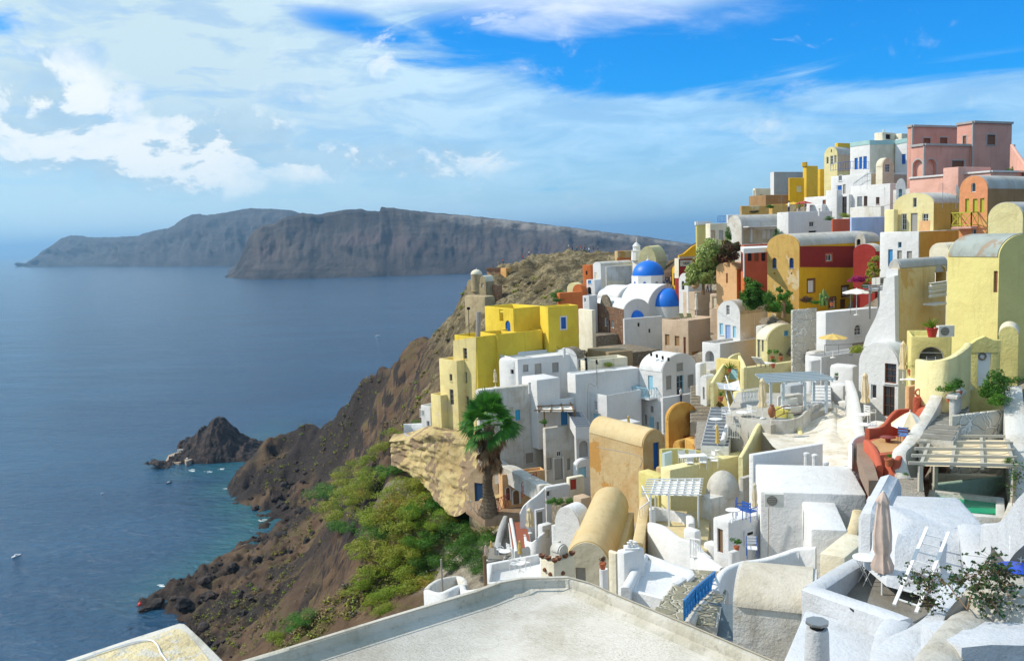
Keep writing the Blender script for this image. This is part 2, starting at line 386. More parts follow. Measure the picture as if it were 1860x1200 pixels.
# ------------------------------------------------------------------ houses
BASES = []      # ground heights met by house corners, used by the terrain
def cleanmesh(bm, name):
    bmesh.ops.recalc_face_normals(bm, faces=bm.faces); me = bpy.data.meshes.new(name); bm.to_mesh(me); bm.free(); return me
class House:
    """a rectangular volume standing on the slope. c = column of its near corner, top/base rows of that corner,
    L/R columns of the ends of its left and right faces, th = heading of the left face."""
    def __init__(s, Y, c, top, base, L, Rr, th=58, mat=None, roof='flat', rise=None, apex=None, parapet=.3, sink=5.5,
                 roofmat=None, name='house', label=None, cat='house', root=None, part='wall', group=None, bevel=.11, reg=True, shrink=0.0, ll=None, lr=None, **_k):
        th = R(th); s.P = V(c, top, Y); s.mat = mat or WHITE
        s.dL = Vector((-math.cos(th), math.sin(th), 0)); s.dR = Vector((math.sin(th), math.cos(th), 0))
        s.nL = -s.dR; s.nR = -s.dL
        s.LL = max(.3, min(60, reach(s.P, s.dL, L))); s.LR = reach(s.P, s.dR, Rr)
        if ll: s.LL = ll
        if lr: s.LR = lr
        if s.LR <= 0 or s.LR > 14 or s.LL > 14: print('SIZE', label or part, round(s.LL,1), round(s.LR,1))
        if s.LR <= 0 or s.LR > 40: s.LR = 6
        s.zt = s.P.z; s.zb = V(c, base, Y).z - sink; s.Y = Y
        if reg: BASES.append((s.P.x, s.P.y+.6, V(c, base, Y).z-.3)); q = s.P+s.dL*s.LL; BASES.append((q.x, q.y+.4, V(c, base, Y).z-.3)); q = s.P+s.dR*min(s.LR, 9); BASES.append((q.x, q.y+.4, V(c, base, Y).z-.2))
        if root is None:
            g = s.P+(s.dL*s.LL+s.dR*s.LR)*.5
            s.root = empty(name, (g.x, g.y, V(c, base, Y).z), label, cat, group)
        else: s.root = root
        s.cuts = []; s.parts = []
        bm = bmesh.new()
        def q(u, v, z): p = s.P+s.dL*u+s.dR*v; return bm.verts.new((p.x, p.y, z))
        A, Bq = s.LL, s.LR
        if roof == 'flat':
            bo = [q(0,0,s.zb), q(A,0,s.zb), q(A,Bq,s.zb), q(0,Bq,s.zb)]; to = [q(0,0,s.zt), q(A,0,s.zt), q(A,Bq,s.zt), q(0,Bq,s.zt)]
            bm.faces.new(bo); t = bm.faces.new(to[::-1])
            for i in range(4): j = (i+1) % 4; bm.faces.new((bo[i], to[i], to[j], bo[j]))
            bmesh.ops.recalc_face_normals(bm, faces=bm.faces)
            if parapet and min(A, Bq) > 1.2:
                bmesh.ops.inset_region(bm, faces=[t], thickness=.2)
                r = bmesh.ops.extrude_discrete_faces(bm, faces=[t])
                bmesh.ops.translate(bm, vec=(0,0,-parapet), verts=r['faces'][0].verts)
            ed = [e for e in bm.edges if e.calc_length() > .5]
            if bevel: bmesh.ops.bevel(bm, geom=ed, offset=bevel, segments=2, profile=.5, affect='EDGES', clamp_overlap=True)
            s.wall = mkobj(part, cleanmesh(bm, part), s.mat, s.root)
        else:
            w = A if roof == 'VL' else Bq
            if rise is None:
                if apex is not None: rise = (top-apex)/F*Y
                else: rise = w/2
            rise = max(.3, rise); s.rise = rise
            N = 20; prof = [(0, s.zb)]
            for i in range(N+1):
                a = math.pi*i/N; prof.append((w/2-w/2*math.cos(a), s.zt+rise*math.sin(a)))
            prof.append((w, s.zb)); rings = []
            ln = Bq if roof == 'VL' else A
            for k in (0, ln):
                rings.append([q(u, k, z) if roof == 'VL' else q(k, u, z) for u, z in prof])
            n = len(prof)
            bm.faces.new(rings[0]); bm.faces.new(rings[1][::-1])
            for i in range(n): j = (i+1) % n; bm.faces.new((rings[0][i], rings[1][i], rings[1][j], rings[0][j]))
            bmesh.ops.recalc_face_normals(bm, faces=bm.faces)
            s.wall = mkobj(part, cleanmesh(bm, part), s.mat, s.root, 50)
            # roof skin
            bm = bmesh.new(); t0, t1 = .05, .14
            rr = []
            ks = (.10, ln-.10)
            for k in ks:
                for off in (.005, t0):
                    ring = []
                    for i in range(N+1):
                        a = math.pi*i/N; u = w/2-(w/2+off)*math.cos(a); z = s.zt+(rise+off)*math.sin(a)
                        if i in (0, N): u = w/2-(w/2+off)*math.cos(a); z = s.zt+.01
                        ring.append(q(u, k, z) if roof == 'VL' else q(k, u, z))
                    rr.append(ring)
            for i in range(N):
                bm.faces.new((rr[1][i], rr[1][i+1], rr[3][i+1], rr[3][i]))
                bm.faces.new((rr[0][i], rr[2][i], rr[2][i+1], rr[0][i+1]))
                bm.faces.new((rr[0][i], rr[0][i+1], rr[1][i+1], rr[1][i])); bm.faces.new((rr[2][i], rr[3][i], rr[3][i+1], rr[2][i+1]))
            for i in (0, N): bm.faces.new((rr[0][i], rr[1][i], rr[3][i], rr[2][i]))
            s.roof = mkobj('roof', cleanmesh(bm, 'roof'), roofmat or s.mat, s.root, 50)
    def face(s, f): return (s.dL, s.nL) if f == 'L' else (s.dR, s.nR)
    def uz(s, f, px, py):
        d, n = s.face(f); p = VP(px, py, s.P, n); return (p-s.P).dot(d), p.z
    def pt(s, f, u, z, out=0.0):
        d, n = s.face(f); p = s.P+d*u+n*out; return Vector((p.x, p.y, z))
    def prof(s, u0, u1, z0, z1, arch, n=10):
        if not arch: return [(u0, z0), (u1, z0), (u1, z1), (u0, z1)]
        r = (u1-u0)/2; h = min(r, (z1-z0)*.6); c = (u0+u1)/2
        return [(u0, z0), (u1, z0)] + [(c+r*math.cos(math.pi*i/n), z1-h+h*math.sin(math.pi*i/n)) for i in range(n+1)]
    def slab(s, f, pr, o0, o1, bm=None):
        """extrude a profile on a face between offsets o0 (inner) and o1 (outer)"""
        b = bm or bmesh.new()
        a = [b.verts.new(s.pt(f, u, z, o0)) for u, z in pr]; c = [b.verts.new(s.pt(f, u, z, o1)) for u, z in pr]; n = len(pr)
        b.faces.new(a[::-1]); b.faces.new(c)
        for i in range(n): j = (i+1) % n; b.faces.new((a[i], a[j], c[j], c[i]))
        return b
    def ring(s, f, po, pi, o0, o1):
        b = bmesh.new(); n = len(po)
        A = [b.verts.new(s.pt(f, u, z, o1)) for u, z in po]; B2 = [b.verts.new(s.pt(f, u, z, o1)) for u, z in pi]
        C = [b.verts.new(s.pt(f, u, z, o0)) for u, z in po]; D = [b.verts.new(s.pt(f, u, z, o0)) for u, z in pi]
        for i in range(n):
            j = (i+1) % n
            b.faces.new((A[i], A[j], B2[j], B2[i])); b.faces.new((C[i], D[i], D[j], C[j]))
            b.faces.new((A[i], C[i], C[j], A[j])); b.faces.new((B2[i], B2[j], D[j], D[i]))
        return b
    def w(s, f, x0, y0, x1, y1, k='g', m=None, fc=None, arch=False, sur=None, d=.2, sill=True, name=None, bars=None):
        """window or door in face f over the pixel box: g glass, s shutter/solid, o open"""
        ym, xm = (y0+y1)/2, (x0+x1)/2
        u0 = s.uz(f, x0, ym)[0]; u1 = s.uz(f, x1, ym)[0]
        if u0 > u1: u0, u1 = u1, u0
        z1 = s.uz(f, xm, y0)[1]; z0 = s.uz(f, xm, y1)[1]
        lim = s.LL if f == 'L' else s.LR
        u0 = max(.08, u0); u1 = min(lim-.08, u1)
        if u1-u0 < .15: 
            c = min(max((u0+u1)/2, .2), lim-.2); u0, u1 = c-.15, c+.15
        W_, H_ = u1-u0, z1-z0; fw = min(.07, W_*.14)
        pr = s.prof(u0, u1, z0, z1, arch); s.cuts.append((f, pr, d))
        nm = name or ('door' if H_ > 1.75*W_ and H_ > 1.6 else 'window')
        fc = fc or WHITEP
        if k == 'o':
            ob = mkobj('opening', cleanmesh(s.slab(f, s.prof(u0+.01, u1-.01, z0+.01, z1-.01, arch), -d+.012, -d+.03), 'opening'), m or DARK, s.root); s.parts.append(ob)
        else:
            mat = m or (GLASS if k == 'g' else GREYS)
            pi = s.prof(u0+fw, u1-fw, z0+fw, z1-fw, arch)
            ob = mkobj(nm, cleanmesh(s.slab(f, pi, -d+.015, -d+(.05 if k == 'g' else .09)), nm), mat, s.root)
            b = s.ring(f, s.prof(u0+.004, u1-.004, z0+.004, z1-.004, arch), pi, -d+.012, -d+.12)
            mb = MB()
            nb = bars if bars is not None else ((1 if W_ > .45 else 0) if k == 'g' else (1 if W_ > .7 else 0))
            if nb:
                for i in range(nb):
                    uc = u0+W_*(i+1)/(nb+1); a = s.pt(f, uc, z0+fw, -d+.075); c2 = s.pt(f, uc, z1-fw-(W_*.4 if arch else 0), -d+.075); mb.beam(a, c2, .035, .035)
                if H_ > .9 and k == 'g':
                    for q in (.36, .68): mb.beam(s.pt(f, u0+fw, z0+H_*q, -d+.07), s.pt(f, u1-fw, z0+H_*q, -d+.07), .03, .03)
                me = mb.mesh(); b.from_mesh(me); bpy.data.meshes.remove(me)
            fr = mkobj('frame', cleanmesh(b, 'frame'), fc if k == 'g' else (fc if fc is not WHITEP else mat), ob)
            if sill and nm == 'window' and W_ > .5:
                mb = MB(); a = s.pt(f, u0-.06, z0-.03, .02); c2 = s.pt(f, u1+.06, z0-.03, .02); mb.beam(a, c2, .14, .05)
                sb = mb.build('sill', sur or s.mat, ob)
        if sur is not None:
            t = .16 if W_ > .6 else .1
            pr2 = s.prof(u0-t, u1+t, z0-(t if nm == 'window' else 0), z1+t, arch)
            s.parts.append(mkobj('surround', cleanmesh(s.ring(f, pr2, s.prof(u0, u1, z0, z1, arch), .001, .035), 'surround'), sur, s.root))
        return s
    def plate(s, f, poly_px, m, t=.035, name='painted_panel'):
        """a differently painted area of a face, poly in pixels"""
        pr = [s.uz(f, *p) for p in poly_px]
        o = mkobj(name, cleanmesh(s.slab(f, pr, .001, t), name), m, s.root); s.plates = getattr(s, 'plates', [])+[(o, f)]; return o
    def done(s, cut_roof=False):
        if not s.cuts: return s
        targets = [s.wall]+[p for p, f in getattr(s, 'plates', [])]
        bm = bmesh.new()
        for f, pr, d in s.cuts: s.slab(f, pr, -d, .3, bm)
        bmesh.ops.recalc_face_normals(bm, faces=bm.faces)
        me = bpy.data.meshes.new('c'); bm.to_mesh(me); bm.free(); c = bpy.data.objects.new('c', me); COL.objects.link(c)
        for o in targets:
            md = o.modifiers.new('b', 'BOOLEAN'); md.operation = 'DIFFERENCE'; md.object = c; md.solver = 'EXACT'
            dg = bpy.context.evaluated_depsgraph_get(); dg.update()
            nm = bpy.data.meshes.new_from_object(o.evaluated_get(dg)); o.modifiers.remove(md)
            if len(nm.polygons) > 3: 
                o.data = nm; sharp(nm, 40)
                # keep world placement: data is local, same space
        bpy.data.objects.remove(c); bpy.data.meshes.remove(me)
        return s
def blk(root, *a, **k): return House(*a, root=root, **k)

def dome(parent, c, r, z0, mat, h=None, name='dome', n=32, fin=True, finmat=None):
    h = h or r; mb = MB(); prof = [(r*math.cos(a), h*math.sin(a)) for a in [math.pi/2*i/12 for i in range(12)]]+[(.02, h)]
    mb.lathe([(r, -.05)]+prof, (c[0], c[1], z0), n); o = mb.build(name, mat, parent, 60)
    if fin:
        mb = MB(); mb.lathe([(r*.11, 0), (r*.10, r*.06), (r*.03, r*.10), (r*.02, r*.3), (.01, r*.32)], (c[0], c[1], z0+h-.02), 10); mb.build('finial', finmat or WHITE, o)
    return o

def catmull(pts, n=6):
    P = [pts[0]]+list(pts)+[pts[-1]]; out = []
    for i in range(1, len(P)-2):
        p0, p1, p2, p3 = P[i-1], P[i], P[i+1], P[i+2]
        for k in range(n):
            t = k/n; out.append(.5*((2*p1)+(p2-p0)*t+(2*p0-5*p1+4*p2-p3)*t*t+(3*p1-p0-3*p2+p3)*t*t*t))
    out.append(P[-2].copy()); return out
def wall(name, label, pts, drop=2.0, th=.25, mat=None, cat='wall', n=5, zb=None, root=None, reg=False, group=None, round_=True):
    """a wall whose coping runs through the points (column, row, distance)"""
    P = [V(*p) for p in pts]
    if n > 1: P = catmull(P, n)
    vs = []; fs = []; prof = [(-1, None), (-1, -.06), (-.6, 0), (.6, 0), (1, -.06), (1, None)] if round_ else [(-1, None), (-1, 0), (1, 0), (1, None)]
    m = len(prof)
    for i, p in enumerate(P):
        a = P[max(0, i-1)]; b = P[min(len(P)-1, i+1)]; d = (b-a); d.z = 0
        if d.length < 1e-5: d = Vector((1,0,0))
        d.normalize(); nn = Vector((-d.y, d.x, 0))
        bz = zb if zb is not None else p.z-drop
        for o_, z in prof:
            q = p+nn*(o_*th/2); vs.append((q.x, q.y, bz if z is None else p.z+z))
        if reg and i % 4 == 0: BASES.append((p.x, p.y, bz+.3))
    for i in range(len(P)-1):
        for j in range(m): k = (j+1) % m; fs.append((i*m+j, i*m+k, (i+1)*m+k, (i+1)*m+j))
    fs.append(tuple(range(m))); e = (len(P)-1)*m; fs.append(tuple(range(e+m-1, e-1, -1)))
    mb = MB(); mb.add(vs, fs); me = mb.mesh(name)
    bm = bmesh.new(); bm.from_mesh(me); bmesh.ops.recalc_face_normals(bm, faces=bm.faces); bm.to_mesh(me); bm.free()
    o = mkobj(name, me, mat or WHITE, root, 50)
    if root is None: tag(o, label, cat, group)
    return o
def prism(name, label, poly, z=None, Y=None, drop=1.0, mat=None, cat='terrace', root=None, kind=None, rim=None, rimh=.35, rimth=.2, bevel=.05, reg=False, group=None, rimmat=None):
    """flat slab: outline given in pixels on the level z (or of the first point at distance Y)"""
    if z is None: z = V(poly[0][0], poly[0][1], Y).z
    P = [VZ(px, py, z) for px, py in poly]; bm = bmesh.new()
    top = [bm.verts.new(p) for p in P]; bot = [bm.verts.new((p.x, p.y, z-drop)) for p in P]; n = len(P)
    t = bm.faces.new(top); bm.faces.new(bot[::-1])
    for i in range(n): j = (i+1) % n; bm.faces.new((top[i], bot[i], bot[j], top[j]))
    bmesh.ops.recalc_face_normals(bm, faces=bm.faces)
    if rim:
        bmesh.ops.inset_region(bm, faces=[t], thickness=rimth)
        r = bmesh.ops.extrude_discrete_faces(bm, faces=[t]); bmesh.ops.translate(bm, vec=(0,0,-rimh), verts=r['faces'][0].verts)
    if bevel: bmesh.ops.bevel(bm, geom=[e for e in bm.edges if e.calc_length() > .4], offset=bevel, segments=2, profile=.5, affect='EDGES', clamp_overlap=True)
    o = mkobj(name, cleanmesh(bm, name), mat or WHITE, root)
    if reg:
        for p in P: BASES.append((p.x, p.y, z-drop+.2))
    if root is None: tag(o, label, None if kind else cat, group, kind)
    return o
def stairs(name, label, a, b, width, n, mat=None, cat='stairs', drop=1.2, root=None, top_mat=None):
    """flight from point a (foot) to b (head), each (column,row,distance)"""
    A, B_ = V(*a), V(*b); d = B_-A; h = Vector((d.x, d.y, 0)); L = h.length; h.normalize(); ang = math.atan2(h.y, h.x); mb = MB()
    for i in range(n):
        c = A+h*(L*(i+.5)/n); zt = A.z+d.z*(i+1)/n
        mb.box((c.x, c.y, zt-drop/2-.02), (L/n*1.0, width, drop), ang, 0)
        mb.box((c.x, c.y, zt), (L/n*.94, width*.94, .04), ang, 1)
    o = mb.build(name, [mat or WHITE, top_mat or PAVE], root)
    if root is None: tag(o, label, cat)
    return o
def rail(name, label, pts, h=1.0, mat=None, cat='railing', step=.14, cross=False, r=.022, root=None):
    P = [V(*p) for p in pts]; mb = MB()
    for a, b in zip(P[:-1], P[1:]):
        u = Vector((0,0,h)); n = max(1, int((b-a).length/step))
        mb.beam(a+u, b+u, .06, .05); mb.beam(a+u*.1, b+u*.1, .04, .04)
        for i in range(n+1):
            p = a+(b-a)*(i/n)
            if cross:
                if i < n:
                    q = a+(b-a)*((i+1)/n); mb.bar(p+u*.1, q+u, r, 4); mb.bar(q+u*.1, p+u, r, 4)
                if i % 2 == 0: mb.bar(p, p+u, r*1.3, 4)
            else: mb.bar(p, p+u, r if i % 6 else r*1.5, 4)
    o = mb.build(name, mat or BLACKM, root)
    if root is None: tag(o, label, cat)
    return o
# ================================================================== upper village (far, on the skyline)
GR = 'houses of the cliff village'
h = House(113, 1679, 263, 330, 1655, 1842, 66, PINK, label='large two storey pink mansion with arches at the top right of the village', name='mansion', group=GR)
for a in ((1658,290,1676,321),): h.w('L', *a, k='o', arch=True, sur=GREYP, d=.5, m=PINKL)
h.w('R', 1681, 289, 1701, 321, k='o', arch=True, sur=GREYP, d=.5, m=PINKL)
h.w('R', 1729, 292, 1751, 312, k='s', m=BROWNW, sur=GREYP); h.w('R', 1768, 290, 1792, 312, k='s', m=METALG, arch=True, sur=GREYP, name='door')
h.w('R', 1814, 293, 1833, 315, k='s', m=REDW, sur=GREYP, name='door'); h.done()
u = blk(h.root, 121, 1658, 229, 268, 1648, 1744, 66, PINK, parapet=0, reg=False, part='wing')
u.w('R', 1677, 251, 1690, 265, k='s', m=BROWNW, sur=GREYP); u.w('R', 1707, 250, 1721, 265, k='s', m=BROWNW, sur=GREYP); u.done()
u2 = blk(h.root, 116, 1768, 222, 268, 1738, 1839, 66, PINK, parapet=0, reg=False, part='wing')
u2.w('L', 1749, 247, 1755, 264, k='s', m=BROWNW, sur=GREYP); u2.w('R', 1793, 245, 1808, 263, k='s', m=BROWNW, sur=GREYP); u2.done()
for q, w_ in ((u, 1), (u2, 1), (h, 0)):
    mb = MB()
    for a, b in (((q.LL, 0), (0, 0)), ((0, 0), (0, q.LR))):
        p0 = q.P+q.dL*a[0]+q.dR*a[1]; p1 = q.P+q.dL*b[0]+q.dR*b[1]; nn = (q.nL if a[0] else q.nR)*.04
        mb.beam(p0+nn+Vector((0,0,.03)), p1+nn+Vector((0,0,.03)), .3, .28)
    mb.bar(q.P+Vector((0,0,-.2)), Vector((q.P.x, q.P.y, q.zb)), .16, 4)
    mb.build('cornice', GREYP, q.wall)
h = House(98, 1800, 312, 352, 1652, 1875, 60, PINKL, label='light pink terrace block with a small barred window below the pink mansion', group=GR)
h.w('L', 1726, 316, 1732, 327, k='g', sur=WHITE); h.done()
u = blk(h.root, 100, 1741, 303, 320, 1713, 1800, 60, PINKL, reg=False, part='stair_block')
mb = MB(); p0 = h.P+h.dL*h.LL; mb.beam(p0+Vector((0,0,.05)), h.P+Vector((0,0,.05)), .34, .2); mb.beam(h.P+Vector((0,0,.05)), h.P+h.dR*h.LR+Vector((0,0,.05)), .34, .2); mb.build('coping', WHITE, h.wall)
wall('garden_wall', 'sloping pink wall with white coping at the right edge below the sky', [(1838,262,108), (1850,280,104), (1866,302,100)], 5, .35, PINKL)

h = House(140, 1580, 255, 325, 1544, 1629, 60, WHITE, label='tall cream and white house with pale aqua band and blue shutters on the skyline', group=GR)
for a in ((1552,287,1558,308), (1560.5,285,1566,307), (1568,284,1574.5,307)): h.w('L', *a, k='s', m=BLUE, name='door')
h.plate('R', [(1580.5,262), (1626,261), (1626,328), (1580.5,328)], CREAM, name='cream_wall')
for f, x0, x1, y in (('L', 1544.5, 1580, 262), ('R', 1580, 1627, 262)): h.plate(f, [(x0, y-7), (x1, y-7), (x1, y), (x0, y+1)] if f == 'R' else [(x0, 259), (x1, 254.5), (x1, 262), (x0, 267)], AQUA, .06, 'aqua_band')
h.done()
u = blk(h.root, 141, 1648, 251, 320, 1626, 1662, 50, WHITE, reg=False, part='wing'); u.w('L', 1638, 280, 1645, 298, k='s', m=BLUE); u.done()
u.plate('L', [(1626.5,255), (1648,250.5), (1648,258), (1626.5,263)], AQUA, .06, 'aqua_band')
u = blk(h.root, 145, 1603, 240, 258, 1588, 1628, 55, CREAM, reg=False, part='roof_room'); u.w('R', 1609, 244, 1618, 253, k='o'); u.done()
blk(h.root, 146, 1638, 242, 258, 1627, 1652, 55, CREAM, reg=False, part='roof_room')
h = House(130, 1582, 314, 395, 1509, 1654, 60, WHITE, label='white house with blue balcony and bright blue door under the aqua banded one', group=GR)
h.w('L', 1523, 318, 1529, 329); h.w('L', 1518, 337, 1529, 353, k='s', m=BLUE, name='door'); h.w('L', 1531, 335, 1536, 352, k='s'); h.w('L', 1559, 340, 1566, 353, k='g', arch=True)
h.plate('R', [(1583,315), (1652,318), (1652,338), (1583,338)], BEIGE, name='beige_side'); h.done()  # right side beige: shade on the white wall put into the colour
rail('railing', 'blue balcony railing on the white house under the skyline', [(1509,311,133), (1545,307,131), (1578,308,129)], 1.1, BLUE, step=.35)
h = House(127, 1603, 302, 315, 1591, 1624, 55, CREAM, 'VR', rise=1.2, label='little cream gabled stair house with a slatted door beneath the cream wall', name='stair_house', reg=False, group=GR)
h.w('R', 1608, 298, 1617, 313, k='g', name='door'); h.done()
h = House(152, 1521, 281, 345, 1497, 1548, 55, BUTTER, 'VL', apex=266, label='yellow gabled house with three tall windows on the skyline', group=GR, roofmat=ROOFG)
for a in ((1501,285,1505,298), (1508,283,1513.5,299), (1515,282,1519.5,296)): h.w('L', *a)
h.w('L', 1509, 271, 1511, 277, k='o'); h.plate('R', [(1522,281), (1546,279), (1546,310), (1522,312)], BEIGE, name='beige_side'); h.done()
blk(h.root, 154, 1522, 259.5, 268, 1516, 1548, 60, MUST, reg=False, part='roof_room')
h = House(150, 1465, 301, 352, 1458, 1486, 62, MUST, label='narrow mustard tower with battlements among the skyline houses', name='tower', group=GR)
for k in range(4): mb = MB(); p = h.P+h.dL*(h.LL*(.12+.25*k))+Vector((0,0,.25)); mb.box(p, (.35,.35,.7)); mb.build('merlon', MUST, h.wall)
h = House(146, 1434, 323, 360, 1432, 1461, 66, GOLD, label='low golden block with a pale window left of the mustard tower', group=GR); h.w('R', 1447, 337, 1457, 349, k='s', m=BUTTER); h.done()
blk(h.root, 156, 1490, 307, 335, 1484, 1500, 60, MUST, reg=False, part='wing')
h = House(165, 1406, 312, 356, 1399, 1460, 64, GREYP, label='big plain grey and white box house at the left end of the skyline', group=GR)
h.plate('L', [(1399.3,313), (1406,312), (1406,356), (1399.3,356)], WHITE, name='white_wall'); h.done()
h = House(158, 1372, 342, 370, 1367, 1400, 62, CREAM, label='small white ruin with an open arch at the outer end of the skyline', group=GR)
h.w('R', 1378, 353, 1387, 366, k='o', arch=True, m=SKYB); h.w('L', 1368.5, 346, 1370.5, 360, k='o'); h.done()
House(150, 1391, 354, 380, 1360, 1434, 62, BROWNP, parapet=0, label='low brown roofed building behind the tan walls', group=GR)
House(140, 1347, 374, 392, 1344, 1398, 64, OCHRE, label='flat tan walled yard at the outer end of the village', name='yard', group=GR)
h = House(134, 1403, 371, 392, 1396, 1447, 62, OCHRE, label='tan terrace with brown back wall where guests stand under parasols', name='terrace', cat='terrace', group=GR)
h = House(126, 1542, 353, 395, 1461, 1559, 60, WHITE, label='long low white house with tall dark door below the skyline', group=GR)
h.w('L', 1529.5, 357, 1538, 389, k='g', fc=BROWNW, name='door'); h.w('L', 1494, 363, 1500, 375, k='s', m=BROWNW); h.w('L', 1510, 369, 1513, 377); h.done()
blk(h.root, 127, 1520, 345, 372, 1500, 1530, 58, WHITE, reg=False, part='wing')
blk(h.root, 128, 1493, 371, 392, 1470, 1503, 58, WHITE, reg=False, part='low_wing')
h = House(121, 1617, 333, 392, 1545, 1642, 60, WHITE, label='white house with two brown shuttered windows left of the yellow cottage', group=GR)
h.w('L', 1557, 357, 1566, 375, k='s', m=METALG, name='door'); h.w('L', 1569, 356, 1575.5, 374, k='g', fc=BROWNW); h.w('L', 1591, 358, 1597.5, 371, k='g', fc=BROWNW); h.done()
House(114, 1600, 374, 402, 1543, 1607, 60, WHITE2, label='whitewashed terrace wall above the pale blue wall', name='terrace', cat='terrace', group=GR)
h = House(106, 1700, 352, 380, 1626, 1748, 60, WHITE2, 'VL', apex=339, label='low white vault roof tucked between the pink terrace and yellow cottage', group=GR, roofmat=ROOFG)
h = House(110, 1652, 343, 372, 1622, 1700, 60, WHITE2, label='low white house with a belfry arch beside the yellow cottage', group=GR)
h = House(100, 1645, 341, 360, 1628, 1650, 22, WHITE, rise=1.0, roof='VL', lr=.6, label='small white belfry arch with pale blue edges', name='belfry', cat='belfry', reg=False)
h.w('L', 1632.5, 343, 1638.5, 358, k='o', arch=True, m=SKYB, d=.5); h.done()

# restaurant terraces
h = House(118, 1432, 385, 442, 1411, 1512, 62, WHITE, label='large plain white building with two square windows under the guests terrace', group=GR)
h.w('R', 1470, 402, 1479, 412); h.w('R', 1469, 419, 1483, 430, k='o'); h.done()
h = House(121, 1347, 413, 445, 1320, 1424, 68, WHITE2, 'VL', apex=391, label='white vaulted restaurant with a deep shaded veranda', name='restaurant', cat='restaurant', group=GR, roofmat=ROOFG)
h.w('R', 1350, 417, 1420, 441, k='o', m=CREAM, d=1.6); h.done()
mb = MB()
for px in (1363, 1421): p = VP(px, 440, h.P, h.nR)+h.nR*.2; mb.bar(p, (p.x, p.y, h.zt-.2), .16, 8)
mb.build('column', WHITE, h.root)
mb = MB(); a = h.pt('R', .2, h.zt+.05, .5); b = h.pt('R', h.LR-.1, h.zt+.05, .5); mb.beam(a, b, 1.5, .16); mb.build('canopy', WHITE, h.root)
for px in (1388, 1396, 1404): 
    p = VP(px, 434, h.P-h.nR*1.5, h.nR); mb = MB(); mb.beam(p, p+Vector((0,0,1.5)), .5, .08); mb.build('door', WHITEP, h.root)
h = House(126, 1290, 406, 446, 1281, 1324, 66, CREAM, label='cream pillared porch house hung with ivy next to the restaurant', group=GR)
h.w('R', 1291.5, 418, 1299, 438, k='s', m=BEIGE, name='door'); h.w('R', 1306, 418, 1314, 440, k='s', m=GREYP, name='door'); h.done()
h = House(132, 1266, 408, 442, 1263, 1292, 68, OLIVEY, label='straw coloured cube house with white roof edge above the sea', group=GR)
mb = MB(); mb.beam(h.P+h.dL*h.LL+Vector((0,0,.2)), h.P+Vector((0,0,.2)), .3, .5); mb.beam(h.P+Vector((0,0,.2)), h.P+h.dR*h.LR+Vector((0,0,.2)), .3, .5); mb.build('roof_edge', WHITE, h.wall)
House(128, 1322, 390, 412, 1319, 1345, 64, WHITE, label='small white roof room at the left of the restaurant vault', group=GR, reg=False)
rail('railing', 'blue roof railing beside the white roof room', [(1304,404,127), (1319,404,126)], .9, BLUE, step=.2)
h = House(108, 1352, 445, 482, 1345, 1428, 66, TERRA, label='terracotta dining room under a white awning behind the ochre gable', group=GR)
for x in (1362, 1374, 1387): h.w('R', x-4, 459, x+4, 474, k='o' if x != 1374 else 's', m=None if x != 1374 else BROWNW)
h.done()
mb = MB(); z = V(1346, 449, 104).z
P4 = [VZ(*q, z) for q in ((1345,449), (1413,446.5), (1411,449.5), (1351,452.5))]
mb.prism([(p.x, p.y) for p in P4], z-.45, z+.06)
for p in (P4[3], P4[2]): mb.bar(p, p-Vector((0,0,3)), .08, 6)
tag(mb.build('awning', WHITEP), 'flat white awning on slim posts before the terracotta room', 'awning')

# yellow wing wall and red sign house
h = House(141, 1233, 469, 505, 1225, 1277, 66, RED, label='dark red house with pale name board under the yellow swept wall', name='shop', cat='shop', group=GR, parapet=0)
h.plate('L', [(1225.5,469), (1233,469), (1233,505), (1225.5,505)], CREAM, name='cream_wall')
mb = MB(); mb.beam(h.P+Vector((0,0,.05)), h.P+h.dR*h.LR+Vector((0,0,.05)), .4, .35); mb.build('cornice', BEIGE, h.wall)
pr = [h.uz('R', *q) for q in ((1235,472.5), (1257,472.5), (1257,483.5), (1235,483.5))]
sb = mkobj('sign_board', cleanmesh(h.slab('R', pr, .02, .10), 'sign'), stucco('board', (.55,.52,.46), .1), h.root)
cu = bpy.data.curves.new('t', 'FONT'); cu.body = 'HEJBI'; cu.size = .55; cu.extrude = .01; cu.align_x = 'CENTER'; cu.align_y = 'CENTER'
to = bpy.data.objects.new('t', cu); COL.objects.link(to); bpy.context.view_layer.update()
me = bpy.data.meshes.new_from_object(to.evaluated_get(bpy.context.evaluated_depsgraph_get())); bpy.data.objects.remove(to)
c0 = (Vector(h.pt('R', pr[0][0], pr[0][1]))+Vector(h.pt('R', pr[2][0], pr[2][1])))/2+h.nR*.12
me.transform(Matrix.Translation(c0) @ Matrix(((h.dR.x, 0, h.nR.x), (h.dR.y, 0, h.nR.y), (0, 1, 0))).to_4x4())
mkobj('lettering', me, BLACKM, sb, 0)
h2 = h; bm = bmesh.new(); prf = [h2.uz('R', *q) for q in ((1233,469), (1276,468), (1276,441), (1266,443.5), (1257,448), (1249,455), (1242,461), (1233,464))]
mkobj('swept_gable', cleanmesh(h2.slab('R', prf, -.25, .02, bm), 'swept_gable'), GOLD, h.root)
mb = MB(); p = VP(1281, 440, h.P, h.nR); mb.box((p.x, p.y, p.z), (1.0, 1.0, 5.0), R(25)); 
for k in range(3): mb.box((p.x-.35+.35*k, p.y, p.z+2.7), (.2, .25, .5), R(25))
mb.build('chimney', GOLD, h.root)
h = House(143, 1228, 490, 524, 1221, 1234, 60, GOLD, 'VL', rise=.6, label='narrow golden archway house at the end of the lane by the blue dome', group=GR, reg=False)
h.w('L', 1223.5, 496, 1226, 518, k='o', arch=True); h.done()
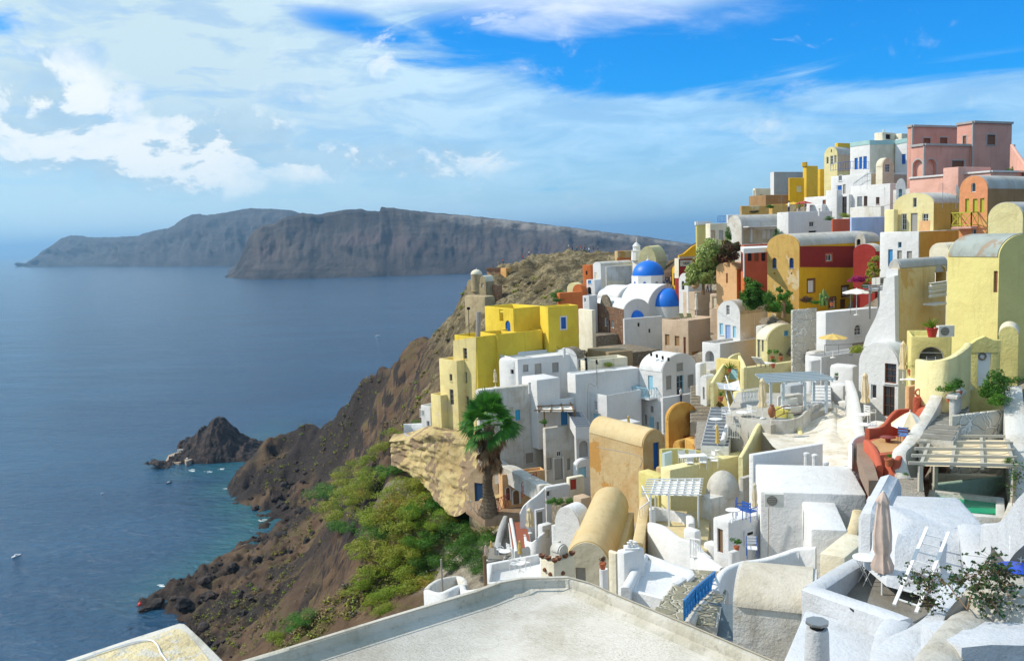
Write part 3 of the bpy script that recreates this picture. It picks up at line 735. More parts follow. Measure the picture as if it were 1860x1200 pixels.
h = House(128, 1250, 512, 532, 1233, 1275, 62, WHITE, 'VL', apex=497, label='small white vaulted house under the pale green tree', group=GR); h.w('L', 1238, 510, 1243, 526, k='o', arch=True); h.done()

# ochre gable + red and yellow house
h = House(92, 1452, 447, 566, 1394, 1600, 52, GOLD, 'VL', apex=425, roofmat=ROOFW, label='golden yellow and deep red two colour house with mottled ochre gable', group=GR)
h.plate('R', [(1453,447.5), (1597,446), (1597,486), (1453,485)], RED, .03, 'red_wall')
L = [h.prof(0, h.LL, h.zb, h.zt, False)]
N = 20; w_ = h.LL; ring_ = [(0, h.zb)]+[(w_/2-w_/2*math.cos(math.pi*i/N), h.zt+h.rise*math.sin(math.pi*i/N)) for i in range(N+1)]+[(w_, h.zb)]
o = mkobj('ochre_gable', cleanmesh(h.slab('L', ring_, .001, .04), 'ochre_gable'), OCHRE, h.root); h.plates.append((o, 'L'))
h.w('L', 1403, 468, 1411, 487, k='g', arch=True, fc=BLUE, sur=GREYP); h.w('L', 1434, 468, 1442, 487, k='g', arch=True, fc=BLUE, sur=GREYP)
h.w('L', 1406, 495, 1408.5, 498, k='o'); h.w('L', 1437, 495, 1439.5, 498, k='o')
h.w('R', 1500, 462, 1511, 474, sur=TERRA); h.w('R', 1555, 464, 1565, 475, m=MIDB, k='s'); 
h.w('R', 1467, 508, 1479, 532, k='s', m=WHITEP, fc=BROWNW, name='door', sur=BROWNW); h.w('R', 1529, 520, 1541, 537, k='s', m=WHITEP, fc=BROWNW, sur=BROWNW)
h.w('R', 1506, 541, 1517, 560, k='g', fc=WHITEP, sur=BROWNW, name='door'); h.w('R', 1526, 543, 1536, 560, k='s', m=BROWNW, name='door'); h.done()
h = House(90, 1590, 457, 490, 1550, 1604, 50, RED, 'VL', apex=443, roofmat=ROOFW, label='red gable end with a small white vault left of the white tall house', group=GR, reg=False)
h = House(95, 1572, 441, 462, 1553, 1580, 45, WHITE2, 'VL', rise=1.0, label='round topped white vent house on the red house roof', name='vent_house', reg=False); h.w('L', 1556, 434, 1563, 446, k='o', arch=True); h.done()
h = House(102, 1547, 395, 448, 1545, 1608, 66, PALEB, label='pale blue washed wall house between red planter and yellow cottage', group=GR)
h.w('R', 1563, 426, 1572, 443, k='s', m=BROWNW, name='door'); h.done()
h = House(106, 1513, 398, 430, 1511, 1547, 66, TERRA, label='dark red raised planter block beside the pale blue wall', name='planter', cat='planter', reg=False)
# peach tower and orange wing
h = House(109, 1338, 488, 552, 1301, 1372, 52, PEACH, 'VL', apex=477, label='peach tower house with single slit window beside the lane', group=GR)
h.w('L', 1318.5, 496, 1322, 514, k='o', m=BROWNP); h.plate('R', [(1338.6,489), (1371,487), (1371,548), (1338.6,550)], ORANGE, name='orange_wall'); h.w('R', 1345, 497, 1350.5, 504, k='o'); h.done()
h = House(108, 1352, 492, 545, 1345, 1399, 60, ORANGE, label='burnt orange wing with a dark cellar arch between peach tower and ochre gable', parapet=.1, group=GR)
h.plate('R', [(1361,507), (1397,494), (1397,545), (1361,545)], stucco('pale_rough', (.55,.48,.35), .6), name='rough_wall')
h.w('R', 1376, 482, 1382, 489, k='o'); h.w('R', 1374, 510, 1392, 540, k='o', arch=True, d=.8); h.done()

# yellow cottage & white house under it
h = House(82, 1696, 369, 425, 1624, 1745, 54, BUTTER, 'VL', apex=349, roofmat=ROOFW, label='yellow vaulted cottage with grey door above the white house', name='cottage', group=GR)
h.plate('R', [(1696.6,370), (1744,369), (1744,480), (1696.6,424)], OCHRE if False else MUST if False else stucco('shade_side_ochre', (.48,.37,.10), .3), name='ochre_side')  # right side darker than the front: its shade is painted into the ochre
h.w('L', 1658, 359, 1665, 377); h.w('L', 1654, 387, 1666.5, 424, k='s', name='door'); h.w('L', 1637.5, 388, 1647, 418, name='window'); h.w('L', 1675, 388, 1686.5, 418); h.done()
h = House(79, 1669, 420, 505, 1598, 1742, 54, WHITE, label='tall white house with three grey windows in a row under the yellow cottage', group=GR)
h.plate('R', [(1669.8,421), (1741,418), (1741,505), (1669.8,505)], stucco('shade_side_ochre', (.48,.37,.10), .3), name='ochre_side')
h.w('L', 1631, 439.5, 1637.5, 450, fc=SKYB); h.w('L', 1613, 453, 1621.5, 484, k='s', m=MIDB); h.w('L', 1629.5, 455, 1638, 475, k='s'); h.w('L', 1647, 456, 1656.5, 475, k='s'); h.done()
h = House(84, 1624, 380, 425, 1606, 1632, 56, BUTTER, label='small square yellow annex left of the yellow cottage', group=GR, reg=False)
h = House(74, 1794, 343, 435, 1743, 1885, 54, CORAL, 'VL', apex=318, roofmat=ROOFG, label='peeling coral vaulted house with yellow green balcony', group=GR)
h.plate('R', [(1794.8,344), (1884,343), (1884,440), (1794.8,440)], BROWNP, name='brown_wall')
h.w('L', 1764, 332, 1772.5, 349, arch=True); h.w('L', 1753, 361, 1760, 387, k='s', m=GREENW, name='door'); h.w('L', 1767, 361, 1775, 387, k='s', m=GREENW, name='door'); h.w('L', 1780, 360, 1788, 386, k='s', m=GREENW)
h.w('L', 1766, 416, 1773, 426); h.done()
mb = MB()
a = h.uz('L', 1740, 409)[0]; b = h.uz('L', 1776, 411)[0]; zf = h.uz('L', 1758, 411)[1]
c4 = [h.pt('L', a, zf, 0), h.pt('L', a, zf, 1.1), h.pt('L', b, zf, 1.1), h.pt('L', b, zf, 0)]
mb.prism([(p.x, p.y) for p in c4], zf-.18, zf); bal = mb.build('balcony', PINKL, h.root)
mb = MB(); up = Vector((0,0,1.15))
for p, q in zip(c4[:-1], c4[1:]):
    mb.beam(p+up, q+up, .08, .08); mb.beam(p+up*.1, q+up*.1, .06, .06); n = max(1, round((q-p).length/.8))
    for i in range(n+1): m_ = p.lerp(q, i/n); mb.beam(m_, m_+up, .07, .07)
    for i in range(n): s_, t_ = p.lerp(q, i/n), p.lerp(q, (i+1)/n); mb.bar(s_+up*.1, t_+up, .03, 4); mb.bar(t_+up*.1, s_+up, .03, 4)
mb.build('railing', GREENW, bal)
h = House(64, 1858, 394, 440, 1795, 1890, 50, BUTTER, 'VL', apex=367, label='plain cream rounded gable at the right edge behind the grey vault', group=GR, roofmat=ROOFG)
h = House(67, 1724, 458, 482, 1688, 1750, 55, CREAM, 'VL', apex=442, label='small cream vault squeezed between ochre wall and grey blue vault', group=GR)
# ochre porch house with white buttress
h = House(60, 1632, 487, 625, 1612, 1722, 58, stucco('washed_ochre', (.66,.50,.24), .5, (.62,.38,.12), patch=.3, patch_c=(.60,.36,.12), pscale=.25), parapet=.12, label='pale ochre house with white buttress and arched porch', group=GR, bevel=.25)
h.plate('L', [(1611,488), (1632,487), (1632,640), (1608,640)], WHITE, .06, 'white_wall')
h.w('R', 1697, 481, 1719, 516, k='o', arch=True, m=stucco('porch', (.42,.27,.10), .3), d=.9)
h.w('R', 1704, 493, 1715, 514, k='s', m=BROWNW, name='door', d=.88); h.done()
mb = MB(); rf = [h.pt('R', -.1, h.zt, .1), h.pt('R', h.LR, h.zt, .1), h.pt('R', h.LR, h.zt, -4), h.pt('R', -.1, h.zt, -4)]
u = blk(h.root, 60.3, 1634, 487, 500, 1614, 1722, 58, ROOFG, 'VR' if False else 'VL', rise=.55, reg=False, part='roof_vault', sink=0)
# buttress
bm = bmesh.new(); A = h.pt('L', .2, h.zt-.4, .05)
pb = [(1613,505), (1632,500), (1634,640), (1572,640), (1580,610), (1598,575), (1608,545)]
prf = [h.uz('L', *q) for q in pb]
mkobj('buttress', cleanmesh(h.slab('L', prf, .02, .45, bm), 'buttress'), WHITE, h.root, 30)
bl = MB(); q0 = h.pt('R', h.uz('R', 1690, 540)[0], 0, 0)
for i in range(9):
    p = VP(1690+i*3.4, 541-i*.5, h.P+h.nR*.9, h.nR)
    for k in range(3): bl.lathe([(.10,0), (.16,.12), (.05,.26), (.15,.36), (.05,.38)], (p.x, p.y, p.z+.33*k), 6)
a = VP(1689, 524, h.P+h.nR*.9, h.nR); b = VP(1719, 521, h.P+h.nR*.9, h.nR); bl.beam(a, b, .2, .12); bl.beam(a-Vector((0,0,1.1)), b-Vector((0,0,1.1)), 1.0, .12)
bl.build('balustrade', WHITE, h.root)
# broad yellow house with grey-blue vault
h = House(54, 1815, 467, 615, 1721, 1905, 72, BIGY, 'VR', rise=1.35, roofmat=SLATEV, label='broad yellow green house with grey blue vault and one slit window at the right edge', group=GR)
h.w('L', 1804.5, 492, 1812, 531, k='s', m=BROWNW, name='window', sill=False); h.done()
# ================================================================== church and its neighbours
h = House(137, 1133, 566, 632, 1075, 1180, 55, WHITE, 'VR', apex=545, roofmat=WHITE, label='blue domed white church with round apses and stone front', name='church', cat='church', group=GR)
h.plate('L', [(1073.5,547), (1090,551), (1133,562), (1133,640), (1073.5,625)], DRYSTONE, .08, 'stone_front')
for a in ((1079,569,1083,582), (1099,577,1103,592), (1111.5,582,1115.5,595)): h.w('L', *a, k='g', sur=CREAM)
h.w('L', 1105, 581, 1109.5, 608, k='s', m=BROWNW, sur=CREAM, name='door'); h.done()
bm = bmesh.new(); mkobj('stone_gable', cleanmesh(h.slab('L', [h.uz('L', *q) for q in ((1091,553), (1092,543), (1095,536), (1100,535), (1105,541), (1109,552), (1110,558))], -.3, .09, bm), 'sg'), RUBBLE, h.root)
root = h.root
f = blk(root, 134, 1134, 579, 645, 1131, 1203, 66, WHITE, part='front_block', parapet=0); f.w('R', 1158, 586, 1162, 593, k='o'); f.w('R', 1178, 597, 1181.5, 604, k='o'); f.done()
def apse(root, p, r, z0, z1, axis, mw, mbl, squash=1.0):
    """half-round apse: white drum with a blue quarter dome"""
    mb = MB(); mb.lathe([(r, 0), (r, z1-z0)], (p.x, p.y, z0), 28); a = mb.build('apse', mw, root, 40)
    dome(a, (p.x, p.y), r*1.01, z1, mbl, r*squash, 'half_dome', 32, False)
cN = h.pt('R', h.uz('R', 1156, 575)[0], 0, .1); rN = 13*135/F
apse(root, cN, rN, V(1156,600,135).z, V(1156,580,135).z, None, WHITE, BLUED, 1.0)
t = blk(root, 141, 1177, 560, 605, 1118, 1247, 58, WHITE, 'VR', apex=519, part='transept', reg=False)
cT = t.pt('R', t.uz('R', 1212, 560)[0], 0, .0); rT = 29*140/F
apse(root, cT, rT, V(1212,582,139).z, V(1212,558,139).z, None, WHITE, BLUED, 1.12)
t2 = blk(root, 147, 1123, 541, 560, 1085, 1180, 58, WHITE, 'VR', apex=521, part='nave_vault', reg=False)
mb = MB(); c = V(1178, 531, 150); r8 = 30.5*150/F
mb.lathe([(r8, -5.5), (r8, V(1178,499.5,150).z-c.z)], (c.x, c.y, c.z), 8); dr = mb.build('drum', WHITE, root, 20)
zt = V(1178,499,150).z
dome(dr, (c.x, c.y), 28.5*150/F, zt, BLUED, 26*150/F)
for k, an in enumerate((-157.5, -112.5, -67.5, -22.5)):
    a = R(an+22.5-22.5+0)
    p = Vector((c.x+r8*.925*math.cos(a+R(0)), c.y+r8*.925*math.sin(a), zt-1.75)); n = Vector((math.cos(a), math.sin(a), 0)); tt = Vector((-n.y, n.x, 0)); bm = bmesh.new()
    pr = [(-.24, -.7), (.24, -.7)]+[(.24*math.cos(math.pi*i/8), .5+.24*math.sin(math.pi*i/8)) for i in range(9)]
    A = [bm.verts.new(p+tt*u+Vector((0,0,z))+n*.03) for u, z in pr]; B2 = [bm.verts.new(p+tt*u+Vector((0,0,z))-n*.1) for u, z in pr]
    bm.faces.new(A); bm.faces.new(B2[::-1])
    for i in range(len(pr)): j = (i+1) % len(pr); bm.faces.new((A[i], B2[i], B2[j], A[j]))
    mkobj('window', cleanmesh(bm, 'w'), BLUE if k != 2 else GREYS, dr)
h = House(165, 1160, 470, 500, 1147, 1166, 50, WHITE, 'flat', parapet=0, label='slim white bell tower with lantern top behind the blue dome', name='bell_tower', cat='tower', reg=False)
mb = MB(); c = h.P+h.dL*h.LL*.5+h.dR*h.LR*.5
mb.lathe([(1.05,0), (.95,1.7), (1.1,1.8), (.7,1.9), (.66,2.5), (.8,2.6), (.5,3.0), (.2,3.3), (.06,3.4), (.05,4.3)], (c.x, c.y, h.zt-.3), 10); mb.build('lantern', WHITE, h.root, 30)
h = House(175, 1122, 456, 480, 1116, 1170, 62, TAN, label='sandy flat roofed house with orange base left of the bell tower', group=GR, reg=False)
h.plate('R', [(1121,468), (1150,468), (1150,478), (1121,478)], ORANGE, name='orange_wall')
House(168, 1165, 466, 500, 1158, 1214, 62, WHITE2, label='long low white house right behind the blue dome', group=GR, reg=False)
h = House(158, 1192, 478, 500, 1160, 1210, 20, BUTTER, 'VL', rise=3.0, label='pale yellow vault end rising behind the blue dome', group=GR, reg=False)
h = House(160, 1091, 482, 530, 1077, 1149, 56, WHITE, 'VL', apex=476, roofmat=ROOFW, label='white gabled house with small yellowish window left of the blue dome', group=GR)
h.w('L', 1080, 495, 1084, 510, k='s', m=CREAM); h.w('R', 1132, 492, 1137, 498); h.done()
h = House(156, 1101, 484, 528, 1100, 1148, 66, WHITE2, label='plain pale block between white gabled house and blue dome', group=GR, reg=False); h.plate('R', [(1103,510), (1134,510), (1134,526), (1103,526)], CREAM, name='cream_wall')
h = House(164, 1073, 481, 508, 1058, 1078, 30, ORANGE, label='narrow bright orange tower beside the white gabled house', name='tower', cat='tower', group=GR); h.w('L', 1064, 492, 1067, 499, k='o'); h.done()
h = House(152, 1080, 508, 535, 1065, 1092, 45, WHITE, label='white porch with dark teal window under the orange tower', group=GR); h.w('L', 1068, 509, 1074, 515, k='s', m=MIDB); h.w('L', 1067, 521, 1074, 534, k='o', arch=True); h.done()
h = House(146, 1016, 532, 556, 1011, 1059, 66, ORANGE, label='low red orange house with flat roof above the yellow building', group=GR); h.w('L', 1012.5, 538, 1014.5, 547, k='o'); h.done()
h = House(152, 1058, 529, 552, 1040, 1066, 40, ORANGE, 'VL', apex=517, label='orange round gabled roof behind the red orange house', group=GR, reg=False)
h = House(156, 1050, 525, 545, 1030, 1060, 40, BUTTER, 'VL', apex=514, label='cream round roof behind the orange gable', group=GR, reg=False)
h = House(140, 1070, 537, 580, 1058, 1085, 45, WHITE, label='small white house with bright blue hatch left of the church', group=GR); h.w('L', 1061, 541, 1064, 548); h.done()
h = House(131, 1075, 563, 585, 1050, 1082, 60, CREAM, label='low cream yard wall between yellow building and church', name='yard', group=GR)
h = House(120, 1250, 582, 690, 1202, 1304, 52, BEIGE, label='beige terrace house with sun loungers on its flat roof', group=GR)
h.w('L', 1208, 607, 1216, 627, k='o', m=BROWNP); h.w('L', 1225.5, 610, 1234, 628, k='o', m=BROWNP); h.w('L', 1241.5, 612, 1246, 648, k='s', m=BROWNW, name='door'); h.w('R', 1257, 638, 1270, 660, k='o', m=BROWNP); h.done()
h = House(127, 1262, 530, 582, 1240, 1302, 56, BEIGE, parapet=0, label='rising beige retaining wall behind the sun loungers', name='retaining_wall', cat='wall')
h = House(119, 1312, 534, 580, 1289, 1318, 40, BEIGE, label='beige gateway with decorated iron gate beside the peach tower', name='gateway', cat='gateway')
h.w('L', 1294, 539, 1306, 560, k='s', m=CREAM, name='gate'); h.done()
# ================================================================== yellow building on the edge
LB = 'tall lemon yellow building with pale weathered lower walls on the cliff edge'
h = House(100, 865, 612, 800, 825, 940, 50, LEMON, label=LB, name='building', cat='building', parapet=.9, group=GR)
root = h.root
h.plate('L', [(824,618), (865,612), (865,690), (865,830), (824,830)], PALEY, .05, 'weathered_wall')
for a in ((842,632,849,652), (842.5,675,849,695), (838,717,843.5,745), (847,719,852.5,747)): h.w('L', *a, k='g', fc=GREYW)
h.done()
h = blk(root, 101, 829, 655, 815, 797, 866, 50, PALEY, part='weathered_wing', parapet=.6)
for a in ((816.5,679,821.5,692), (817,707,824,735)): h.w('L', *a, k='g', fc=GREYW)
h.done()
h = blk(root, 102, 800, 718, 820, 782, 830, 50, PALEY, part='low_wing', parapet=.5)
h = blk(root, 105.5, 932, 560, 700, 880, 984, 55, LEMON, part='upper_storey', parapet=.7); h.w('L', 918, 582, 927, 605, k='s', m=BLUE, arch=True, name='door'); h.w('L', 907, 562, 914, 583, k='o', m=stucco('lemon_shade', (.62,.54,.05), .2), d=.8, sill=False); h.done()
h = blk(root, 104, 995, 557.5, 720, 980, 1050, 66, LEMON, part='east_wing', parapet=.7); h.w('R', 1019, 576, 1028, 597, k='s', m=BLUE, sur=WHITE); h.done()
h = blk(root, 101.5, 903, 607, 720, 872, 985, 58, LEMON, part='terrace_block', parapet=.5)
mb = MB(); p = V(867.5, 610, 101); q = V(869.5, 566, 101); mb.bar(p-Vector((0,0,.8)), q, .26, 8, .3); tag(mb.build('palm_stump', GREYW), 'bare grey trunk standing on the yellow roof terrace', 'stump')
mb = MB(); p = V(852, 606, 102); q = V(851, 560, 102); mb.bar(p-Vector((0,0,.5)), q, .04, 6); mb.box((q.x, q.y, q.z), (.35,.35,.3)); tag(mb.build('lamp_post', BLACKM), 'thin black lamp post on the yellow roof terrace', 'lamp post')
h = House(104, 781, 738, 812, 764, 800, 45, WHITE, label='tiny white house with railed balconies clinging left of the yellow building', group=GR); h.w('L', 766, 745, 770, 755); h.w('L', 775, 764, 780, 775); h.done()
rail('railing', 'pale railing on the tiny white house', [(763,758,102), (772,760,101)], 1.0, WHITEP)
wall('terrace_wall', 'low white wall of the garden terrace left of the yellow building', [(733,770,108), (750,769,108), (776,768,107)], 1.6, .3, WHITE)
wall('garden_wall', 'curving grey coping of the planted bed below the yellow building', [(735,786,106), (750,793,103), (775,790,101)], 1.8, .3, GREYP)
# rugged plaster-skinned cliff under it
def crag(name, label, top, bot, mat, nx=80, nz=40, amp=.8, cat='wall', seed=0, out=.0, tag_it=True, **k):
    T = catmull([V(*p) for p in top], 12); B = catmull([V(*p) for p in bot], 12)
    def at(P, t): x = t*(len(P)-1); i = min(int(x), len(P)-2); return P[i].lerp(P[i+1], x-i)
    vs = []
    for j in range(nz+1):
        for i in range(nx+1):
            a, b = at(T, i/nx), at(B, i/nx); vs.append(a.lerp(b, j/nz))
    A = np.array([tuple(v) for v in vs]); n = fbm(A[:,0]*.28+seed+A[:,1]*.2, A[:,2]*.28, 5)+.4*fbm(A[:,0]*.9+seed, A[:,2]*.6+3, 4, True)
    n += .55*fbm(A[:,0]*1.3+seed, A[:,2]*1.6, 5)-.5*np.clip(np.abs(((A[:,2]*.42+.3*fbm(A[:,0]*.2, A[:,2]*.2, 3)) % 1)-.5)*6-2.2, 0, .8)
    A[:,1] -= n*amp; A[:,0] -= n*amp*.5
    fs = [(j*(nx+1)+i, j*(nx+1)+i+1, (j+1)*(nx+1)+i+1, (j+1)*(nx+1)+i) for j in range(nz) for i in range(nx)]
    # give it a back so it is a solid mass
    m = len(A); back = A.copy(); back[:,1] += 4; A = np.vstack([A, back]); fs += [tuple(reversed([q+m for q in f])) for f in fs]
    def e(i, j): return j*(nx+1)+i
    for i in range(nx):
        fs.append((e(i,0), m+e(i,0), m+e(i+1,0), e(i+1,0))); fs.append((e(i+1,nz), m+e(i+1,nz), m+e(i,nz), e(i,nz)))
    for j in range(nz):
        fs.append((e(0,j+1), m+e(0,j+1), m+e(0,j), e(0,j))); fs.append((e(nx,j), m+e(nx,j), m+e(nx,j+1), e(nx,j+1)))
    mb = MB(); mb.add([tuple(v) for v in A], fs); me = mb.mesh(name)
    bm = bmesh.new(); bm.from_mesh(me); bmesh.ops.recalc_face_normals(bm, faces=bm.faces); bm.to_mesh(me); bm.free()
    o = mkobj(name, me, mat, None, 60); return tag(o, label, cat, **k)
crag('cliff_wall', 'peeling yellow plastered rock wall under the lemon yellow building', [(706,802,104), (742,797,102), (776,786,99), (800,790,98), (850,802,96), (885,822,94), (912,845,92)],
     [(712,842,103), (740,858,101), (773,882,98), (802,914,95), (830,935,92), (868,915,90), (912,900,89)], PEEL, amp=.42)
# cave house and ochre row
h = House(89, 905, 885, 925, 850, 935, 28, stucco('cave_plaster', (.56,.42,.27), .4), 'VL', apex=850, label='plastered cave dwelling with dark blue door behind the palm', name='cave_house', cat='cave house', roofmat=WHITE2, group=GR)
h.w('L', 862, 877, 880, 912, k='s', m=plain('night_blue', (.02,.06,.14), .5), name='door'); h.done()
h = House(86, 912, 862, 925, 905, 990, 72, stucco('salmon_rough', (.66,.40,.20), .5, patch=.3, patch_c=(.52,.36,.2)), parapet=.25, label='long rough salmon plaster house with two small arched doors behind red rails', group=GR)
h.w('R', 919, 885, 926, 908, k='s', m=BROWNW, arch=True, sur=WHITE, name='door'); h.w('R', 932, 890, 943, 915, k='s', m=TIMBER, arch=True, sur=WHITE, name='door'); h.done()
wall('parapet_wall', 'thick curving whitewashed parapet on top of the salmon house', [(905,848,88), (925,846,87), (955,862,84), (985,877,81), (992,880,80)], 1.6, 1.3, WHITE2)
# ================================================================== white complex below the yellow building
h = House(97, 940, 652, 735, 904, 1048, 66, WHITE, label='long white house with grey door and shutters below the lemon wall', group=GR, bevel=.3)
for a in ((950,662,960,675), (1003,658,1015,676)): h.w('R', *a, k='s', m=GREYS)
h.w('R', 971.5, 660, 984, 693, k='s', m=METALG, name='door'); h.done()
u = blk(h.root, 97.5, 934, 652, 735, 903, 945, 45, WHITE, 'flat', reg=False, part='rounded_end', bevel=.6); u.w('L', 927, 671, 932, 679, k='o'); u.done()
h = House(99, 1048, 652, 690, 1010, 1062, 40, WHITE, 'VL', apex=633, roofmat=RUBBLE, label='low white vault with rubble roof at the right end of the long white house', group=GR, reg=False)
h = House(98, 1062, 655, 682, 1045, 1140, 68, CREAM, label='crumbling cream ruin with black doorway on the hillside', name='ruin', cat='ruin', group=GR)
h.w('R', 1060, 650, 1068, 675, k='o'); h.w('R', 1082, 653, 1087, 662, k='o'); h.w('L', 1049, 653, 1054, 667, k='o'); h.done()
h = House(94.5, 1045, 680, 800, 1030, 1162, 66, WHITE, label='high plain white wall with a pipe behind the roof deck', name='retaining_wall', cat='wall', parapet=.1)
h = House(92, 868, 708, 868, 862, 990, 68, WHITE2, parapet=.9, label='large curved white house with blue shutter behind the palm', group=GR, bevel=.3)
h.w('R', 936, 744, 945, 763, k='s', m=SKYB if False else plain('azure_paint', (.04,.36,.60), .5)); h.w('R', 965, 747, 971, 763, k='g'); h.w('R', 955, 822, 969, 841, k='s', m=GREYW); h.done()
h = House(93, 975, 690, 725, 947, 1017, 62, WHITE, parapet=0, label='white stair parapet with dark vent on the curved house roof', name='stair_block', cat='wall', reg=False)
h = House(90.5, 990, 778, 878, 985, 1044, 66, WHITE2, label='white house with an arched blue grey entrance and twin windows', parapet=.05, group=GR)
for a in ((992.5,831,1002,853), (1030,832,1036,853)): h.w('R', *a, k='s', m=METALG)
h.w('R', 1007, 832, 1022, 870, k='s', m=METALG, name='door', sur=WHITE); h.w('R', 1011, 819, 1020, 829, k='g'); h.done()
h = House(93.5, 988, 728, 800, 986, 1050, 68, WHITE, label='blue doored porch room under a bamboo shade roof', group=GR, reg=False)
for a in ((995,746,1008,776), (1019,745,1031,776)): h.w('R', *a, k='s', m=plain('azure_deep', (.02,.17,.40), .5), name='door')
h.done()
h = House(89, 1046, 782, 860, 1042, 1120, 66, WHITE, label='white retaining wall with blind arch left of the tan vault', name='retaining_wall', cat='wall'); h.w('R', 1052, 800, 1068, 830, k='o', arch=True, m=GREYP); h.done()
h = House(93, 1102, 718, 790, 1064, 1165, 54, WHITE, parapet=.8, label='white roof deck house with pale blue door', group=GR)
h.w('L', 1079, 728, 1085, 745, m=METALG); h.w('L', 1070, 747, 1074, 763); h.w('L', 1078, 751, 1087, 779, k='s', m=SKYB, name='door'); h.w('L', 1092, 756, 1097, 772); h.done()
h = House(95, 1203, 676, 800, 1161, 1265, 52, WHITE, 'VR', apex=647, label='tall white vaulted house with pale blue balcony', group=GR)
h.w('R', 1229, 659, 1241, 674, k='s'); h.w('R', 1210, 682, 1220, 707, k='s'); h.w('R', 1229, 681, 1242, 718, k='g', fc=SKYB, name='door'); h.w('R', 1249, 680, 1260, 703, k='s')
h.w('L', 1177, 682, 1186, 707, k='s', m=SKYB, name='door'); h.w('L', 1181, 737, 1187, 749, k='s'); h.w('L', 1171, 753, 1175, 770, k='s'); h.w('L', 1179, 757, 1188, 785, k='s', m=SKYB, name='door'); h.w('L', 1192, 766, 1197, 783, k='s'); h.done()
vh = h
a = h.uz('L', 1153, 718)[0]; b = h.uz('L', 1193, 725)[0]; zf = h.uz('L', 1178, 719)[1]; up = Vector((0,0,1.1))
c4 = [h.pt('L', h.LL-.1, zf, 0), h.pt('L', h.LL-.1, zf, 1.2), h.pt('L', b, zf, 1.2), h.pt('L', b, zf, 0)]; mb = MB(); mb.prism([(p.x, p.y) for p in c4], zf-.15, zf); bal = mb.build('balcony', WHITE, h.root); mb = MB()
for p, q in zip(c4[:-1], c4[1:]):
    mb.beam(p+up, q+up, .06, .06); mb.beam(p+up*.1, q+up*.1, .05, .05); n = max(1, round((q-p).length/.35))
    for i in range(n+1): m_ = p.lerp(q, i/n); mb.beam(m_, m_+up, .04, .04)
    for i in range(0, n, 2): s_, t_ = p.lerp(q, i/n), p.lerp(q, min(1, (i+2)/n)); mb.bar(s_+up*.1, t_+up, .02, 4); mb.bar(t_+up*.1, s_+up, .02, 4)
mb.build('railing', SKYB, bal)
h = House(92, 1204, 722, 800, 1200, 1274, 60, WHITE, parapet=.7, label='white forecourt where a person stands before the tall vaulted house', name='terrace', cat='terrace', group=GR)
h = House(80, 1214, 762, 825, 1208, 1266, 60, SHRINE, 'VR', apex=735, label='rusty orange arched shrine house with a small niche', group=GR)
h.w('R', 1241, 790, 1258, 812, k='o', m=ORANGE, d=.5); h.done()
h = House(78, 1236, 818, 840, 1222, 1270, 50, SHRINE, 'VL', rise=.8, label='low orange mound vault in front of the arched shrine', group=GR, reg=False)
h = House(68, 1168, 812, 905, 1070, 1208, 58, TAN, 'VR', apex=783, roofmat=TANV, label='big stained tan vaulted house with dark blue door', group=GR)
h.w('R', 1187, 803, 1198, 852, k='s', m=BLUE, name='door', d=.3); h.done()
h = House(52, 1120, 1040, 1075, 1014, 1163, 13, TANV, lr=12, parapet=0, label='long tan barrel vault house pointing towards the viewer', group=GR, bevel=.03)
u = blk(h.root, 51.8, 1107, 1030, 1060, 1028, 1150, 13, TANV, 'VL', rise=1.5, lr=12, roofmat=TANV, reg=False, part='vault'); rg_ = [(0, u.zb)]+[(u.LL/2-u.LL/2*math.cos(math.pi*i/20), u.zt+u.rise*math.sin(math.pi*i/20)) for i in range(21)]+[(u.LL, u.zb)]; u.plates = [(mkobj('cream_wall', cleanmesh(u.slab('L', rg_, .001, .04), 'g'), CREAM, h.root), 'L')]
u.w('L', 1046, 1030, 1064, 1060, k='s', m=METALG, name='door'); u.done()
h = House(60, 1053, 960, 1010, 1008, 1075, 40, WHITE, 'VL', apex=924, label='bright white rounded vault left of the long tan barrel', group=GR)
# ================================================================== middle right
h = House(100, 1344, 571, 660, 1303, 1413, 52, WHITE, 'VL', apex=547, roofmat=ROOFG, label='white vaulted house with pale blue door and shutters', group=GR)
h.w('L', 1319, 554, 1325, 572, k='g'); h.w('L', 1317.5, 590, 1327, 623, k='s', m=plain('lavender_blue', (.28,.40,.66), .5), name='door'); h.w('L', 1307, 587, 1313.5, 608, k='s', m=SKYB); h.w('L', 1331, 592, 1337, 613, k='s', m=SKYB); h.done()
h = House(96, 1308, 624, 680, 1275, 1384, 54, WHITE, label='white lower house with pointed arch opening under the pale blue door house', group=GR)
h.w('L', 1281, 637, 1297, 657, k='o', arch=True, d=.8, m=GREYP); h.done()
h = House(86, 1394, 618, 660, 1373, 1461, 55, BUTTER, 'VR', apex=593, roofmat=CREAM, label='pale yellow vaulted cottage with a small blue window in its gable', name='cottage', group=GR)
h.w('R', 1424.5, 600, 1433, 610.5, k='s', m=MIDB, fc=SKYB); h.w('L', 1376, 614, 1381, 651, k='s'); h.w('L', 1383.5, 617, 1387.5, 638, k='s'); h.done()
h = House(80, 1351, 668, 725, 1343, 1454, 62, BUTTER, parapet=.45, label='pale yellow terrace block carrying striped loungers', name='terrace', cat='terrace', group=GR)
h = House(84, 1343, 655, 715, 1300, 1352, 50, stucco('warm_yellow', (.72,.58,.22), .3), label='small yellow block with blue window beside the yellow stair', group=GR, parapet=.1); h.w('L', 1324, 669, 1340, 689, k='s', m=SKYB); h.done()
stairs('stairs', 'yellow flight of steps climbing beside the small yellow block', (1296,706,83), (1330,655,88), 1.4, 10, BUTTER)
wall('stair_wall', 'sloping yellow stair wall with stepped edge', [(1293,695,81), (1308,670,84), (1327,647,88), (1343,641,90)], 2.5, .3, BUTTER)
